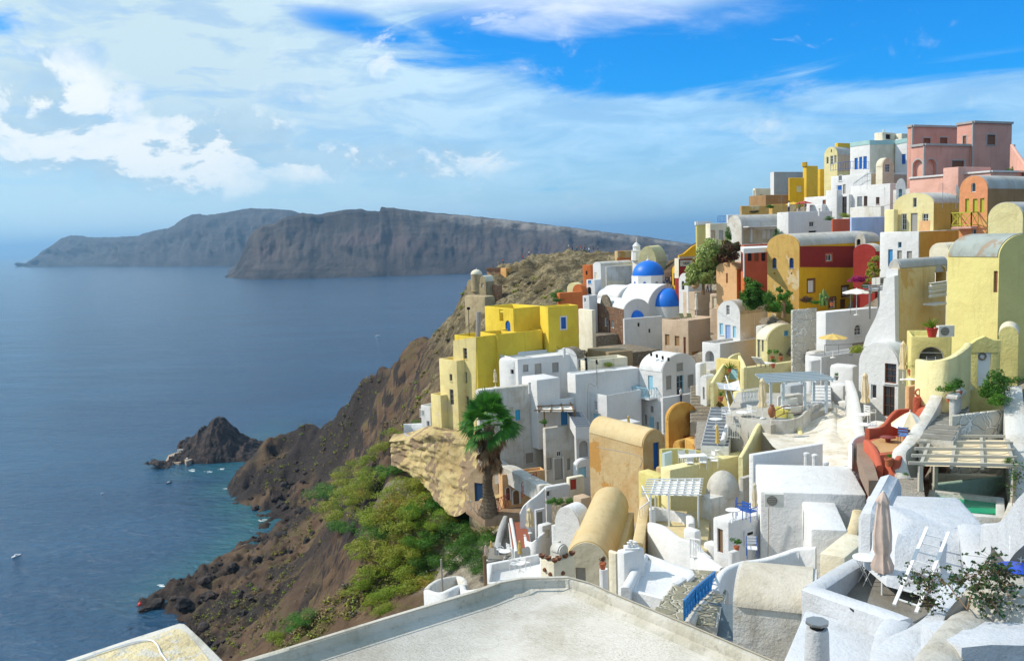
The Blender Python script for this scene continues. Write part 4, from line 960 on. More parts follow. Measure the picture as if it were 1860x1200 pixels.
wall('stair_wall', 'tall yellow stair wall falling to the left of the loungers', [(1343,645,86), (1349,655,83), (1354,667,80)], 2.6, .25, BUTTER)
h = House(83, 1414, 664, 700, 1408, 1462, 66, MINT, parapet=0, label='mint washed wall with angled top by the pale yellow cottage', name='garden_wall', cat='wall', reg=False)
h = House(78, 1500, 567, 660, 1482, 1600, 64, WHITE, label='white cube house with one arched window below the yellow red house', group=GR, parapet=.25)
h.w('R', 1552, 589, 1565, 609, k='g', arch=True); h.w('R', 1548, 622, 1570, 645, k='s', m=GREYW, name='door'); h.done()
h = House(72, 1492, 648, 720, 1462, 1600, 58, WHITE, label='white courtyard block under the yellow parasol', name='courtyard', cat='terrace', parapet=.5)
h = House(82, 1440, 563, 630, 1436, 1485, 60, WSTONE, parapet=0, label='rounded whitewashed stone retaining wall below the yellow house garden', name='retaining_wall', cat='wall', bevel=.4)
crag('rock_face', 'bare eroded rock bank between the white stone wall and the pale yellow cottage', [(1400,585,92), (1425,583,90), (1450,600,88), (1470,622,84)], [(1400,625,90), (1425,640,88), (1450,650,86), (1470,660,82)], RUBBLE, 30, 16, .5, 'rock')
h = House(58, 1632, 668, 765, 1560, 1660, 52, WHITE, 'VL', apex=624, label='white vaulted house with brown framed window and doorway', group=GR)
h.w('L', 1607, 660, 1628, 696, k='g', fc=BROWNW, sur=None); h.w('L', 1604, 701, 1625, 757, k='g', fc=BROWNW, name='door'); h.w('L', 1582, 698, 1592, 724); h.done()
wall('parapet_wall', 'white wall sweeping down beside the closed parasol terrace', [(1542,690,62), (1552,720,58), (1562,780,55), (1567,850,52)], 3.0, .5, WHITE)
h = House(68, 1550, 665, 740, 1505, 1562, 45, WHITE, label='white stepped house with rounded corners left of the closed parasols', group=GR, bevel=.3)
# yellow arched house, door
h = House(50, 1729, 611, 700, 1655, 1760, 20, OLIVEY, lr=3.2, parapet=.35, label='yellow porch with a wide arched window and plants on its roof', group=GR)
h.w('L', 1668, 629, 1716, 668, k='g', arch=True, bars=2, d=.35); h.done()
h = House(47, 1818, 628, 760, 1756, 1840, 14, OLIVEY, lr=.9, parapet=0, label='yellow gatehouse with white wreathed door', name='gatehouse', cat='gatehouse', bevel=.1)
gm = h.prof(0, h.LL, 0, 0, False)
mkobj('gable_top', cleanmesh(h.slab('L', [h.uz('L', *q) for q in ((1757,630), (1775,617), (1790,611), (1805,618), (1818,618), (1818,640), (1757,640))], -.5, .02), 'g'), OLIVEY, h.root)
h.w('L', 1776, 630, 1800, 702, k='s', m=WHITEP, fc=WHITEP, name='door'); h.done()
c = VP(1784.5, 647, h.P+h.nL*.0-h.nL*.05, h.nL); mb = MB()
for i in range(14):
    a, b = 2*math.pi*i/14, 2*math.pi*(i+1)/14; u = h.dL; k = Vector((0,0,1)); mb.bar(c+(u*math.cos(a)+k*math.sin(a))*.17, c+(u*math.cos(b)+k*math.sin(b))*.17, .05, 5)
tag(mb.build('wreath', plain('dried_twigs', (.20,.16,.13), .9)), 'round twig wreath hanging on the white door', 'wreath')
h = House(50, 1850, 610, 720, 1815, 1885, 30, OLIVEY, 'VL', lr=3, rise=.5, roofmat=CREAM, label='yellow rounded outbuilding right of the wreathed door', group=GR)
wall('garden_wall', 'curved cream yellow wall sweeping up to the gatehouse', [(1668,652,47.5), (1690,655,46.5), (1725,648,46), (1752,630,46.5), (1758,622,47)], 3.2, .35, BUTTER)
# terrace with dining table
h = House(56.5, 1217, 853, 905, 1199, 1372, 60, BUTTER, parapet=.35, label='pale yellow dining terrace with white garden table', name='terrace', cat='terrace', group=GR)
tz = h.zt-.35
wall('terrace_wall', 'yellow back wall of the dining terrace', [(1200,815,62), (1240,814,63), (1300,822,63), (1345,826,62)], 1.4, .3, OLIVEY)
h = House(60, 1432, 745, 850, 1400, 1440, 30, stucco('acid_yellow', (.62,.55,.14), .35), parapet=0, label='tall acid yellow wall with a sloping left edge in the centre of the village', name='garden_wall', cat='wall', reg=True)
wall('stair_wall', 'yellow curved wall sloping down from the acid yellow wall', [(1404,765,60.2), (1380,768,59), (1362,800,57), (1345,830,55.5)], 1.8, .3, BUTTER)
wall('stair_wall', 'pale yellow wall descending right of the acid yellow wall', [(1434,746,60), (1448,770,59), (1462,800,57), (1490,835,54)], 4.5, .3, BUTTER)
# AC house
h = House(41.5, 1381, 892, 1020, 1374, 1473, 103, WHITE, ll=5.2, lr=4.8, parapet=0, label='bright white house with air conditioner on its shaded wall', group=GR, bevel=.1); ac = h
h = House(47, 1368, 826, 870, 1359, 1496, 66, WHITE, parapet=.7, label='white walled roof yard behind the air conditioner house', name='yard', cat='terrace', group=GR)
h = House(41, 1323, 948, 1045, 1294, 1383, 58, WHITE, parapet=.95, label='white balcony block with blue chairs on top and wooden hatch', group=GR); bb = h
h.w('L', 1303, 960, 1313, 1003, k='s', m=TIMBER, fc=BROWNW, name='window'); h.done()
h = House(37.2, 1473, 960, 1015, 1468, 1540, 103, WHITE, ll=4.3, lr=1.5, parapet=0, label='low white block right of the air conditioner wall', group=GR, bevel=.1)
h = House(44, 1530, 880, 960, 1500, 1580, 50, WHITE, parapet=0, label='white buttressed corner building beside the cobbled path', group=GR, bevel=.35)
h = House(51, 1290, 905, 1000, 1271, 1352, 62, WHITE2, parapet=0, label='white box building topped by a round dome', group=GR)
g = h.P+h.dL*h.LL*.45+h.dR*h.LR*.5; dome(h.root, V(1313, 893, 52.5), 31*52/F, V(1313,895,52.5).z, ROOFW, 43*52/F, fin=False)
wall('terrace_wall', 'long white terrace wall bulging outwards below the lattice pergola', [(1180,948,50), (1205,955,48.5), (1232,975,47), (1262,985,46), (1275,1000,45), (1290,1012,44)], 3.4, .3, WHITE)
prism('terrace', 'yellowish sun terrace floor under the lattice pergola', [(1185,965), (1250,1000), (1285,1000), (1290,930), (1190,925)], Y=49.5, drop=2.5, mat=stucco('sand_floor', (.62,.52,.30), .4))
wall('parapet_wall', 'white bench shaped parapet inside the pergola terrace', [(1185,925,50.5), (1190,920,51.5), (1240,932,51), (1255,938,49.5), (1256,950,48.5)], 1.4, .35, WHITE)
# ================================================================== near roofs and patio
def loft(name, label, A, B_, thick=1.0, mat=None, cat='wall', root=None, n=6):
    """surface between two edge lines, given a solid back"""
    P, Q = catmull([V(*p) for p in A], n), catmull([V(*p) for p in B_], n); m = min(len(P), len(Q)); k = 8; vs = []
    for i in range(m):
        for j in range(k+1): vs.append(P[i].lerp(Q[i], j/k))
    N = len(vs); vs += [v+Vector((0, thick, -.05)) for v in vs]
    fs = []
    for i in range(m-1):
        for j in range(k):
            a = i*(k+1)+j; fs.append((a, a+1, a+k+2, a+k+1)); fs.append((N+a, N+a+k+1, N+a+k+2, N+a+1))
    for i in range(m-1):
        a = i*(k+1); b = a+k; fs += [(a, a+k+1, N+a+k+1, N+a), (b, N+b, N+b+k+1, b+k+1)]
    for j in range(k): a = (m-1)*(k+1)+j; fs += [(j, N+j, N+j+1, j+1), (a, a+1, N+a+1, N+a)]
    mb = MB(); mb.add([tuple(v) for v in vs], fs); me = mb.mesh(name); bm = bmesh.new(); bm.from_mesh(me); bmesh.ops.recalc_face_normals(bm, faces=bm.faces); bm.to_mesh(me); bm.free()
    o = mkobj(name, me, mat or WHITE, root, 50)
    if root is None: tag(o, label, cat)
    return o
def tube(name, label, pts, r=.02, mat=None, cat='cable', off=(0,0,0), root=None):
    P = catmull([V(*p)+Vector(off) for p in pts], 6); mb = MB()
    for a, b in zip(P[:-1], P[1:]): mb.bar(a, b, r, 6, cap=False)
    o = mb.build(name, mat or GREYW, root)
    if root is None: tag(o, label, cat)
    return o
NEARROOF = bpy.data.materials.new('speckled_roof'); NEARROOF.use_nodes = True
def _nr():
    nt = NT(NEARROOF.node_tree); b = nt.n['Principled BSDF']; b.inputs['Roughness'].default_value = .95; b.inputs['Specular IOR Level'].default_value = .15
    g = nt.new('ShaderNodeNewGeometry').outputs['Position']
    rot = nt.new('ShaderNodeMapping'); nt.set(rot.inputs[0], g); rot.inputs[2].default_value = (0,0,R(35))
    c = nt.mix(nt.ramp(nt.noise(g, .45, 5, .6), .38, .66), (.60, .565, .505), (.45, .41, .34))
    br = nt.noise(nt.mapv(rot.outputs[0], (1, 5, 1)), 5.0, 6, .7)
    c = nt.mix(nt.math('MULTIPLY', nt.ramp(br, .46, .58), .28), c, (.78, .76, .73))
    sp = nt.noise(nt.mapv(rot.outputs[0], (1, 1.8, 1)), 17, 5, .75); area = nt.ramp(nt.noise(g, .55, 4, .6), .40, .62)
    c = nt.mix(nt.math('MULTIPLY', nt.ramp(sp, .51, .58), nt.math('ADD', .05, nt.math('MULTIPLY', area, .42))), c, (.22, .20, .13))
    crk = nt.math('ABSOLUTE', nt.math('SUBTRACT', nt.noise(g, .55, 6, .6, .6), .5)); crk = nt.math('SUBTRACT', 1.0, nt.ramp(crk, .0008, .0035))
    c = nt.mix(nt.math('MULTIPLY', crk, .38), c, (.20, .18, .14))
    pud = nt.noise(g, .30, 3, .5, .2, 0); c = nt.mix(nt.math('MULTIPLY', nt.ramp(pud, .56, .60), .16), c, (.34, .31, .26))
    nt.set(b.inputs['Base Color'], c); bp = nt.new('ShaderNodeBump'); bp.inputs['Strength'].default_value = .6; bp.inputs['Distance'].default_value = .03
    nt.set(bp.inputs['Height'], nt.math('ADD', br, nt.math('MULTIPLY', sp, .7))); nt.l.new(bp.outputs[0], b.inputs['Normal'])
_nr()
NEARRIM = stucco('roof_rim', (.60, .57, .51), .6, (.40, .37, .28), grime=.5)
def near_roof():
    z = V(1000, 1044, 20.5).z
    px = [(240,1256), (520,1173), (700,1118), (800,1088), (860,1070), (905,1053), (945,1046), (1030,1044), (1068,1054), (1110,1073), (1250,1131), (1410,1199), (1640,1300), (1500,1700), (300,1700)]
    root = empty('house', VZ(900,1300,z-3), 'nearest flat roofed house seen from above with speckled grey white roof', 'house')
    P = [VZ(*q, z) for q in px]; bm = bmesh.new(); n = len(P)
    top = [bm.verts.new(p) for p in P]; bot = [bm.verts.new((p.x, p.y, z-6)) for p in P]; t = bm.faces.new(top); bm.faces.new(bot[::-1])
    for i in range(n): j = (i+1) % n; bm.faces.new((top[i], bot[i], bot[j], top[j]))
    bmesh.ops.recalc_face_normals(bm, faces=bm.faces)
    bmesh.ops.inset_region(bm, faces=[t], thickness=.20); r = bmesh.ops.extrude_discrete_faces(bm, faces=[t]); f = r['faces'][0]
    bmesh.ops.translate(bm, vec=(0,0,-.22), verts=f.verts)
    bmesh.ops.inset_region(bm, faces=[f], thickness=.18); bmesh.ops.translate(bm, vec=(0,0,-.10), verts=f.verts); f.material_index = 1
    bmesh.ops.bevel(bm, geom=[e for e in bm.edges if abs(e.verts[0].co.z-z) < .01 and abs(e.verts[1].co.z-z) < .01], offset=.05, segments=2, profile=.5, affect='EDGES', clamp_overlap=True)
    me = bpy.data.meshes.new('walls'); bm.to_mesh(me); bm.free(); mkobj('wall', me, [NEARRIM, NEARROOF], root, 30)
    P = [VZ(*q, z+.03) for q in [(a+6, b+5) for a, b in px[1:12]]]; mb = MB()
    for a, b in zip(P[:-1], P[1:]): mb.bar(a, b, .017, 6, cap=False)
    tag(mb.build('cable', plain('dull_cable', (.36,.32,.25), .7)), 'thin cable clipped along the edge of the nearest roof', 'cable')
    for q, s in (((1183,1130), .10), ((905,1061), .07), ((1000,1058), .05)):
        p = VZ(*q, z-.30); mb = MB(); mb.lathe([(s*.9,0), (s,.4*s), (s*.5,.9*s), (.01,s)], tuple(p), 7); tag(mb.build('roof_stone', DARK if q[0] > 1100 else RUBBLE), {1183: 'dark stone lying on the right side of the nearest roof', 905: 'pebble lying in the left corner gutter of the nearest roof', 1000: 'small stone at the far corner of the nearest roof'}[q[0]], 'stone')
near_roof()
OLDROOF = stucco('flaking_roof', (.66, .56, .34), .5, (.44, .34, .18), bump=.9, patch=.47, patch_c=(.58, .54, .45), pscale=2.6, grime=.6)
z0 = V(325, 1131, 17.5).z
o = prism('house', 'flaking yellowish roof corner of a house at the bottom left', [(60,1222), (120,1197), (210,1167), (262,1150), (322,1131), (338,1133), (366,1158), (420,1212), (520,1330), (0,1330)], z=z0, drop=5, mat=NEARRIM, cat='house', bevel=.05)
prism('flaking_roof', None, [(95,1222), (140,1200), (262,1160), (318,1141), (332,1143), (352,1163), (392,1212), (420,1290), (60,1290)], z=z0+.03, drop=.028, mat=OLDROOF, root=o, bevel=0)
P = [VZ(*q, z0+.06) for q in ((100,1213), (180,1185), (240,1166), (272,1162), (285,1170), (292,1185), (303,1200), (330,1240))]; P = catmull(P, 6); mb = MB()
for a, b in zip(P[:-1], P[1:]): mb.bar(a, b, .016, 6, cap=False)
tag(mb.build('cable', WHITEP), 'white cable lying across the flaking roof corner', 'cable')

# patio with parasol and ladder
K = 1.176
fz = V(1575, 1078, 24.3).z
prism('patio_floor', 'grey cement patio floor with ladder and bistro table', [(1478,1092), (1560,1035), (1625,1010), (1800,1010), (1810,1110), (1760,1200), (1560,1230)], z=fz, drop=.6, mat=PAVEG, cat='patio', bevel=0)
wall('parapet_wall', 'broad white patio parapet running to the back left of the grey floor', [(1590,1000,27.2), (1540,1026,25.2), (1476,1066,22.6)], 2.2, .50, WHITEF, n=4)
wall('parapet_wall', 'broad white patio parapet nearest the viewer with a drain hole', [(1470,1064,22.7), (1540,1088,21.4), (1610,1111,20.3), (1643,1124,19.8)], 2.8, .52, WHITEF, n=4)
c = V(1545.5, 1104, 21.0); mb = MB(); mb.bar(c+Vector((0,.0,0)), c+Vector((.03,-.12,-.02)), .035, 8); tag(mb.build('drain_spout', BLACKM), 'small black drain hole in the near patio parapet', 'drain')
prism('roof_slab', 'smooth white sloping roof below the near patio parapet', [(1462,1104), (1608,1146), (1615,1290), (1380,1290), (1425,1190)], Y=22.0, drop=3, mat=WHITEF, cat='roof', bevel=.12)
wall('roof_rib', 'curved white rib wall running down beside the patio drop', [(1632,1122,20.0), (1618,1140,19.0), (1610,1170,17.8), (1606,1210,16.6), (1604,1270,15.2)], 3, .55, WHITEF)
# low house behind the patio
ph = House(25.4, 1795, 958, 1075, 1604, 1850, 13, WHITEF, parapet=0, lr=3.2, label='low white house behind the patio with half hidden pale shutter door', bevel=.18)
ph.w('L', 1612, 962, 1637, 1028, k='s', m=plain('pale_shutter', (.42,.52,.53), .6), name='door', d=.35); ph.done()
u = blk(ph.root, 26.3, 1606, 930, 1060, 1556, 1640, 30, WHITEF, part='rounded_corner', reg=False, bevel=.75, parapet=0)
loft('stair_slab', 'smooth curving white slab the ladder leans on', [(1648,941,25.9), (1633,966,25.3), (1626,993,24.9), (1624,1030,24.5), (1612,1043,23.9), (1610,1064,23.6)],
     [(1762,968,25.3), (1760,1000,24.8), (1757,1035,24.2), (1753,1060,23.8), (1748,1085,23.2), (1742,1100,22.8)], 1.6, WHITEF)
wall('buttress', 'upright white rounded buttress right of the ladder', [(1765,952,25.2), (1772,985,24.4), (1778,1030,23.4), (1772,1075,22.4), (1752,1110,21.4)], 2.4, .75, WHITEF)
def ladder():
    a, b = V(1684,957,25.1), V(1624,1098,fz and 22.4); c, d = V(1723,966,25.0), V(1664,1112,22.0)
    mb = MB(); mb.beam(a, b, .085, .05); mb.beam(c, d, .085, .05); e = empty('ladder', b, 'white wooden ladder leaning on the curved white slab', 'ladder')
    mb.build('stile', WHITEP, e)
    for k in range(8):
        t = .10+.118*k; mb = MB(); mb.beam(a.lerp(b, t), c.lerp(d, t), .05, .03); mb.build('rung', WHITEP, e)
ladder()
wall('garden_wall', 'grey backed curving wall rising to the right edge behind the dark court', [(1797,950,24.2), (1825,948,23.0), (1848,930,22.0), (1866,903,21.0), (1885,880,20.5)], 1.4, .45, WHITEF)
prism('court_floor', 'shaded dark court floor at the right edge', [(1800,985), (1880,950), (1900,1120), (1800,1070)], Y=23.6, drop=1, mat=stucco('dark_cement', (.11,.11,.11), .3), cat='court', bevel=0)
# lower right masses
wall('ramp_wall', 'thick bare plaster ramp wall curving down at the bottom right', [(1782,1100,16.6), (1762,1118,15.6), (1738,1146,14.6), (1708,1186,13.6), (1680,1230,12.6)], 3.5, .62, stucco('bare_plaster', (.50,.48,.43), .5))
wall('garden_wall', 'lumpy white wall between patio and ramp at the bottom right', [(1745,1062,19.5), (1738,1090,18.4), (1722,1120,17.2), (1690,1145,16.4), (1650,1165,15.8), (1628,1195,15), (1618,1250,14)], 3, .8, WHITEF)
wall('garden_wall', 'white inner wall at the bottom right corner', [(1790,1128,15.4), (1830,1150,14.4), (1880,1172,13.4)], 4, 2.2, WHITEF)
mb = MB(); c = V(1885, 1120, 15.5); mb.lathe([(1.15*math.cos(a), 1.0*math.sin(a)) for a in [math.pi/2*i/12 for i in range(12)]]+[(.02,1.0)], (c.x, c.y+.6, c.z-.55), 36); tag(mb.build('roof_mound', stucco('bare_plaster', (.50,.48,.43), .5), None, 60), 'rounded grey plaster roof mound at the right edge', 'roof')
mb = MB(); vs = []; cA = V(1737,1113,15.9)
ax = (V(1762,1085,16.3)-V(1712,1140,15.5)); ay = Vector((0,.15,.30))
mb.add([tuple(cA+ax*.5*math.cos(t)+ay*.55*math.sin(t)) for t in [2*math.pi*i/24 for i in range(24)]]+[tuple(cA+ax*.5*math.cos(t)+ay*.55*math.sin(t)+Vector((.03,.05,-.03))) for t in [2*math.pi*i/24 for i in range(24)]],
       [tuple(range(24)), tuple(range(47,23,-1))]+[(i, (i+1)%24, 24+(i+1)%24, 24+i) for i in range(24)]); tag(mb.build('oval_board', METALG), 'grey oval board leaning on the bare ramp wall', 'board')
# chimney
p = V(1484, 1200, 18.0); ch = empty('chimney', p, 'round white chimney with dark slab cap at the bottom edge', 'chimney'); mb = MB(); zt = V(1484,1140,18).z-p.z
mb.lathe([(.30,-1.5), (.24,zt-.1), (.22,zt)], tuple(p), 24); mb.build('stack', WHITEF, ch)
mb = MB(); mb.lathe([(.15,zt), (.15,zt+.12)], tuple(p), 12); mb.build('flue', DARK, ch); mb = MB(); mb.lathe([(.24,zt+.10), (.25,zt+.13), (.24,zt+.16)], tuple(p), 8); mb.build('cap', METALG, ch)
tube('pipe', 'thin pipe running down beside the round chimney', [(1502,1142,18), (1504,1165,17.9), (1503,1215,17.8)], .018, WHITEP, 'pipe')
# grey courtyard with blue rail
h = House(22.5, 1482, 1116, 1230, 1331, 1520, 20, WHITE2, 'VR', rise=.55, lr=2.7, roofmat=stucco('sandy_roof', (.62,.57,.48), .5), label='low house with sandy rounded roof and shaded grey front beside the blue rail', sink=4)
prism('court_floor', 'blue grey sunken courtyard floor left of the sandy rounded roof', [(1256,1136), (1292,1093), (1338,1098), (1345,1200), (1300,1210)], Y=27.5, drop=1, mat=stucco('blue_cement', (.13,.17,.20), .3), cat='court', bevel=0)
wall('court_wall', 'low white wall carrying the blue railing', [(1250,1128,26.2), (1268,1103,28.5), (1290,1080,31.0), (1299,1072,32.0)], 1.0, .28, WHITE2, n=3)
rail('railing', 'bright blue openwork railing in the foreground beside worn steps', [(1243,1126,26.0), (1262,1101,28.5), (1299,1066,32.4)], .62, plain('rail_blue', (.02,.20,.52), .4), step=.32, cross=True, r=.03)
wall('garden_wall', 'long white wall arching over the sandy rounded roof', [(1300,1072,31), (1303,1052,31.5), (1316,1034,32.5), (1345,1021,33.5), (1385,1015,34), (1420,1005,34.2), (1450,995,34.3), (1482,993,34)], 2.6, .3, WHITE)
House(33, 1535, 1012, 1080, 1488, 1580, 40, CREAM, parapet=.3, label='cream plaster well yard between the arching wall and patio', name='yard', cat='yard', sink=2)
wall('garden_wall', 'narrow stained cream stair wall dropping towards the cream yard', [(1558,925,39), (1552,950,37.5), (1540,985,36), (1530,1012,34.5), (1522,1040,33)], 2.0, .45, stucco('stained_cream', (.62,.52,.34), .6))
stairs('steps', 'worn whitewashed stone steps beside the blue railing', (1240,1118,27), (1288,1036,36.5), 2.1, 9, WHITE2, top_mat=stone('worn_stone', (.34,.31,.22), (.26,.24,.16), (.5,.46,.36), 2.0))
# white chimney block, roof with dish
h = House(34.5, 1133, 1004, 1085, 1119, 1172, 62, WHITE, parapet=0, label='white square chimney block with pot vents on top')
mb = MB(); g = h.P+h.dL*h.LL*.5+h.dR*h.LR*.55
for dx, dy in ((-.12,0), (.14,.05), (0,.22)): mb.lathe([(.09,0), (.10,.12), (.06,.2), (.09,.28), (.02,.3)], (g.x+dx, g.y+dy, h.zt-.02), 9)
mb.box((g.x, g.y+.05, h.zt-.02), (.6,.5,.14)); mb.build('chimney_pot', WHITE, h.root)
prism('roof_terrace', 'white roof with raised rim and satellite dish in the foreground', [(1172,1004), (1258,1035), (1262,1043), (1216,1086), (1205,1088), (1142,1072)], Y=37, drop=3, mat=WHITE, rim=True, rimh=.18, rimth=.25, cat='roof', bevel=.06)
wall('roof_ridge', 'raised white rib beside the square chimney block', [(1170,1006,36.8), (1155,1032,34.8), (1136,1066,32.6)], 1.6, .35, WHITE, n=3)
h = House(33, 1232, 1060, 1120, 1215, 1250, 40, WHITE, parapet=0, label='little white end block below the dish roof', bevel=.15)
h = House(37.5, 1094, 1036, 1075, 1088, 1106, 60, WHITE, parapet=0, label='slim white pillar carrying a cactus pot', name='pillar', cat='pillar')
h = House(40, 1118, 1005, 1040, 1103, 1128, 50, CREAM, parapet=0, label='small cream block at the foot of the long tan vault', bevel=.15)
# terraces at the slope edge
wall('parapet_wall', 'scalloped white roof parapet at the edge of the green slope', [(774,1069,44), (783,1060,45.5), (800,1051,47), (830,1046,48), (843,1052,46.5), (845,1062,45)], 2.2, .3, WHITE2)
wall('parapet_wall', 'wavy white front parapet just above the nearest roof', [(774,1070,44), (795,1076,43), (815,1070,42.6), (838,1062,43), (846,1072,42), (880,1066,41.5), (912,1052,42), (930,1052,42)], 2.6, .3, WHITE)
prism('terrace', 'white lower cafe terrace with a round table', [(884,1022), (985,1003), (1003,1030), (1000,1050), (880,1060)], Y=62, drop=3, mat=WHITE, rim=True, rimh=.6, rimth=.5, bevel=.08, reg=True)
prism('terrace', 'grey floored upper cafe terrace with folded yellow parasols', [(890,986), (925,975), (966,985), (990,1000), (886,1020)], Y=77, drop=3, mat=PAVEG, bevel=.04, reg=True)
stairs('stairs', 'brick red steps between white walls going down to the cafe terrace', (948,994,72), (940,948,80), 1.7, 9, WHITE, top_mat=BRICKR)
wall('stair_wall', 'thin white wall left of the brick red steps', [(928,940,81), (932,962,77), (938,1000,71)], 1.6, .3, WHITE, n=3)
wall('stair_wall', 'white wall right of the brick red steps', [(949,950,80), (954,975,75), (957,992,72)], 1.2, .3, WHITE, n=3)
wall('garden_wall', 'grey white outer wall along the dark green shrubs', [(918,936,82), (910,955,79), (905,975,76), (902,992,74)], 2.6, .4, GREYP)
wall('terrace_wall', 'curved white wall holding the terrace with cream parasol', [(957,982,73), (966,984,72), (978,975,72), (988,966,73)], 1.8, .3, WHITE)
h = House(74, 985, 955, 990, 976, 1004, 55, WHITE, label='small white hut with square opening beside the cream parasol', name='hut'); h.w('R', 990, 962, 999, 976, k='o', m=CREAM); h.done()
wall('garden_wall', 'pale blue shaded wall curving up behind the cream parasol', [(944,932,78), (951,918,78), (962,908,78), (976,898,78.5), (988,886,79)], 4.2, .3, WHITE)
h = House(76, 973, 926, 955, 970, 990, 60, WHITE, parapet=0, label='narrow pale block with grey blue door behind the cream parasol', reg=False); h.w('R', 975, 929, 986, 953, k='s', m=METALG, name='door'); h.done()
h = House(79, 991, 884, 925, 985, 1036, 66, WHITE, parapet=0, label='blue shaded white wall house with one tiny window above the rock garden', reg=False, bevel=.3); h.w('R', 992, 891, 1000, 902, k='g', sur=WHITE); h.done()
h = House(82, 1048, 846, 880, 1041, 1072, 60, WHITE, 'VR', rise=.5, label='tiny white vaulted room with pale blue door next to the tan vault', reg=False); h.w('R', 1051, 848, 1065, 868, k='s', m=SKYB, name='door'); h.done()
h = House(80, 1034, 868, 912, 1028, 1062, 62, CREAM, parapet=0, label='cream gate wall with dark red gate', name='gate_wall', cat='wall', reg=False); h.w('R', 1036, 870, 1047, 889, k='s', m=REDW, name='gate'); h.done()
rail('railing', 'red lattice railing on the upper landing of the salmon house', [(948,905,83), (975,884,84)], 1.5, REDW, step=.3, cross=True, r=.03)
rail('railing', 'red lattice railing on the lower landing beside the palm', [(905,929,84), (925,920,84)], 1.3, REDW, step=.3, cross=True, r=.03)
rail('railing', 'pale wooden rail at the edge of the cave house terrace', [(846,911,87), (856,926,85), (880,934,84)], .9, GREYW, step=.4)
prism('terrace', 'earthy ledge before the cave house and palm', [(845,915), (880,938), (950,935), (985,905), (930,905), (880,905)], Y=88, drop=1.0, mat=stucco('earth_ledge', (.34,.24,.16), .5), bevel=.1, reg=True)
# ornate gate with clay ornaments
h = House(45, 1006, 1022, 1070, 980, 1044, 48, CREAM, parapet=0, label='ornate cream garden gate with clay horns and small arched roof', name='gate', cat='gate')
u = blk(h.root, 45.5, 1016, 1004, 1060, 999, 1032, 45, WHITE2, 'VL' if False else 'VR', rise=.32, reg=False, part='arch'); u.w('R', 1021, 1012, 1029, 1042, k='o', arch=True, m=OCHRE); u.done()
for fc, u_ in (('L',.05), ('L',.5), ('L',.95), ('R',.3), ('R',.62), ('R',.95)):
    d_, n_ = h.face(fc); p = h.P+d_*((h.LL if fc == 'L' else h.LR)*u_)-n_*.12
    mb = MB(); mb.lathe([(.06,0), (.16,.08), (.19,.20), (.15,.22), (.04,.12)], (p.x, p.y, h.zt-.02), 9); mb.build('clay_ornament', BROWNW, h.root)
for x_, y_ in ((990,1034), (1000,1042), (1022,1040)):
    f_ = 'L' if x_ < 1006 else 'R'; p = VP(x_, y_, h.P, h.face(f_)[1])+h.face(f_)[1]*.03; mb = MB(); mb.bar(p-h.face(f_)[1]*.05, p+h.face(f_)[1]*.06, .13, 8, .10); mb.build('clay_ornament', BROWNW, h.root)
h = House(46.5, 1010, 985, 1010, 1006, 1020, 45, WHITE2, parapet=0, label='slim cream post with clay urn behind the ornate gate', name='post', cat='post', reg=False)
# pool and pergola
pz = V(1690, 905, 38.5).z
pl = prism('pool', 'small plunge pool with bright green water under the pergola', [(1680,922), (1688,888), (1824,903), (1826,940), (1760,936)], z=pz, drop=2.5, mat=WHITE2, rim=True, rimh=.45, rimth=.45, cat='pool', bevel=.04)
GW = bpy.data.materials.new('green_water'); GW.use_nodes = True; b = GW.node_tree.nodes['Principled BSDF']; b.inputs['Base Color'].default_value = (.01,.34,.17,1); b.inputs['Roughness'].default_value = .12
prism('water', None, [(1690,916), (1694,894), (1818,907), (1820,932), (1760,930)], z=pz-.2, drop=.05, mat=GW, root=pl, bevel=0)
wall('pool_wall', 'mint coloured wall rising behind the green pool', [(1696,878,40.5), (1740,873,41), (1790,867,41.5), (1826,864,42)], 1.6, .3, MINT, n=2)
wall('garden_wall', 'cream low wall pieces behind the mint pool wall', [(1690,858,43.5), (1740,860,43.5), (1822,862,43.5)], 1.2, .3, CREAM, n=2)
def pergola(name, label, quad, z, nb, ns, h, mat, posts, bw=.09, canvas=None, gr=None):
    Q = [VZ(*q, z) for q in quad]; e = empty(name, (Q[0]+Q[2])/2-Vector((0,0,h)), label, 'pergola', gr)     # quad: back-left, back-right, front-right, front-left
    mb = MB()
    for i in range(nb): t = i/(nb-1); mb.beam(Q[0].lerp(Q[1], t), Q[3].lerp(Q[2], t), bw, bw*1.4)
    mb.build('beam', mat, e); mb = MB()
    for i in range(ns):
        t = i/(ns-1); a = Q[0].lerp(Q[3], t); b = Q[1].lerp(Q[2], t); d = (b-a).normalized()*.5; mb.beam(a-d+Vector((0,0,bw)), b+d*.4+Vector((0,0,bw)), bw*.8, bw)
    mb.build('slat', mat, e)
    for s, t in posts:
        p = Q[0].lerp(Q[1], s).lerp(Q[3].lerp(Q[2], s), t); mb = MB(); mb.beam(p, p-Vector((0,0,h)), bw*1.3, bw*1.3); mb.build('post', mat, e)
    if canvas:
        for i in range(nb-1):
            for j in range(canvas[1]):
                vs = []; fs = []; k = 6
                for a in range(k+1):
                    for b in range(k+1):
                        s = (i+.06+.88*a/k)/(nb-1); t = (j+.02+.96*b/k)/canvas[1]; p = Q[0].lerp(Q[1], s).lerp(Q[3].lerp(Q[2], s), t)
                        vs.append((p.x, p.y, p.z-.02-.10*math.sin(math.pi*a/k)*math.sin(math.pi*b/k)))
                for a in range(k):
                    for b in range(k): c = a*(k+1)+b; fs.append((c, c+1, c+k+2, c+k+1))
                mb = MB(); mb.add(vs, fs); mb.build('canvas', canvas[0], e, 80)
    return e
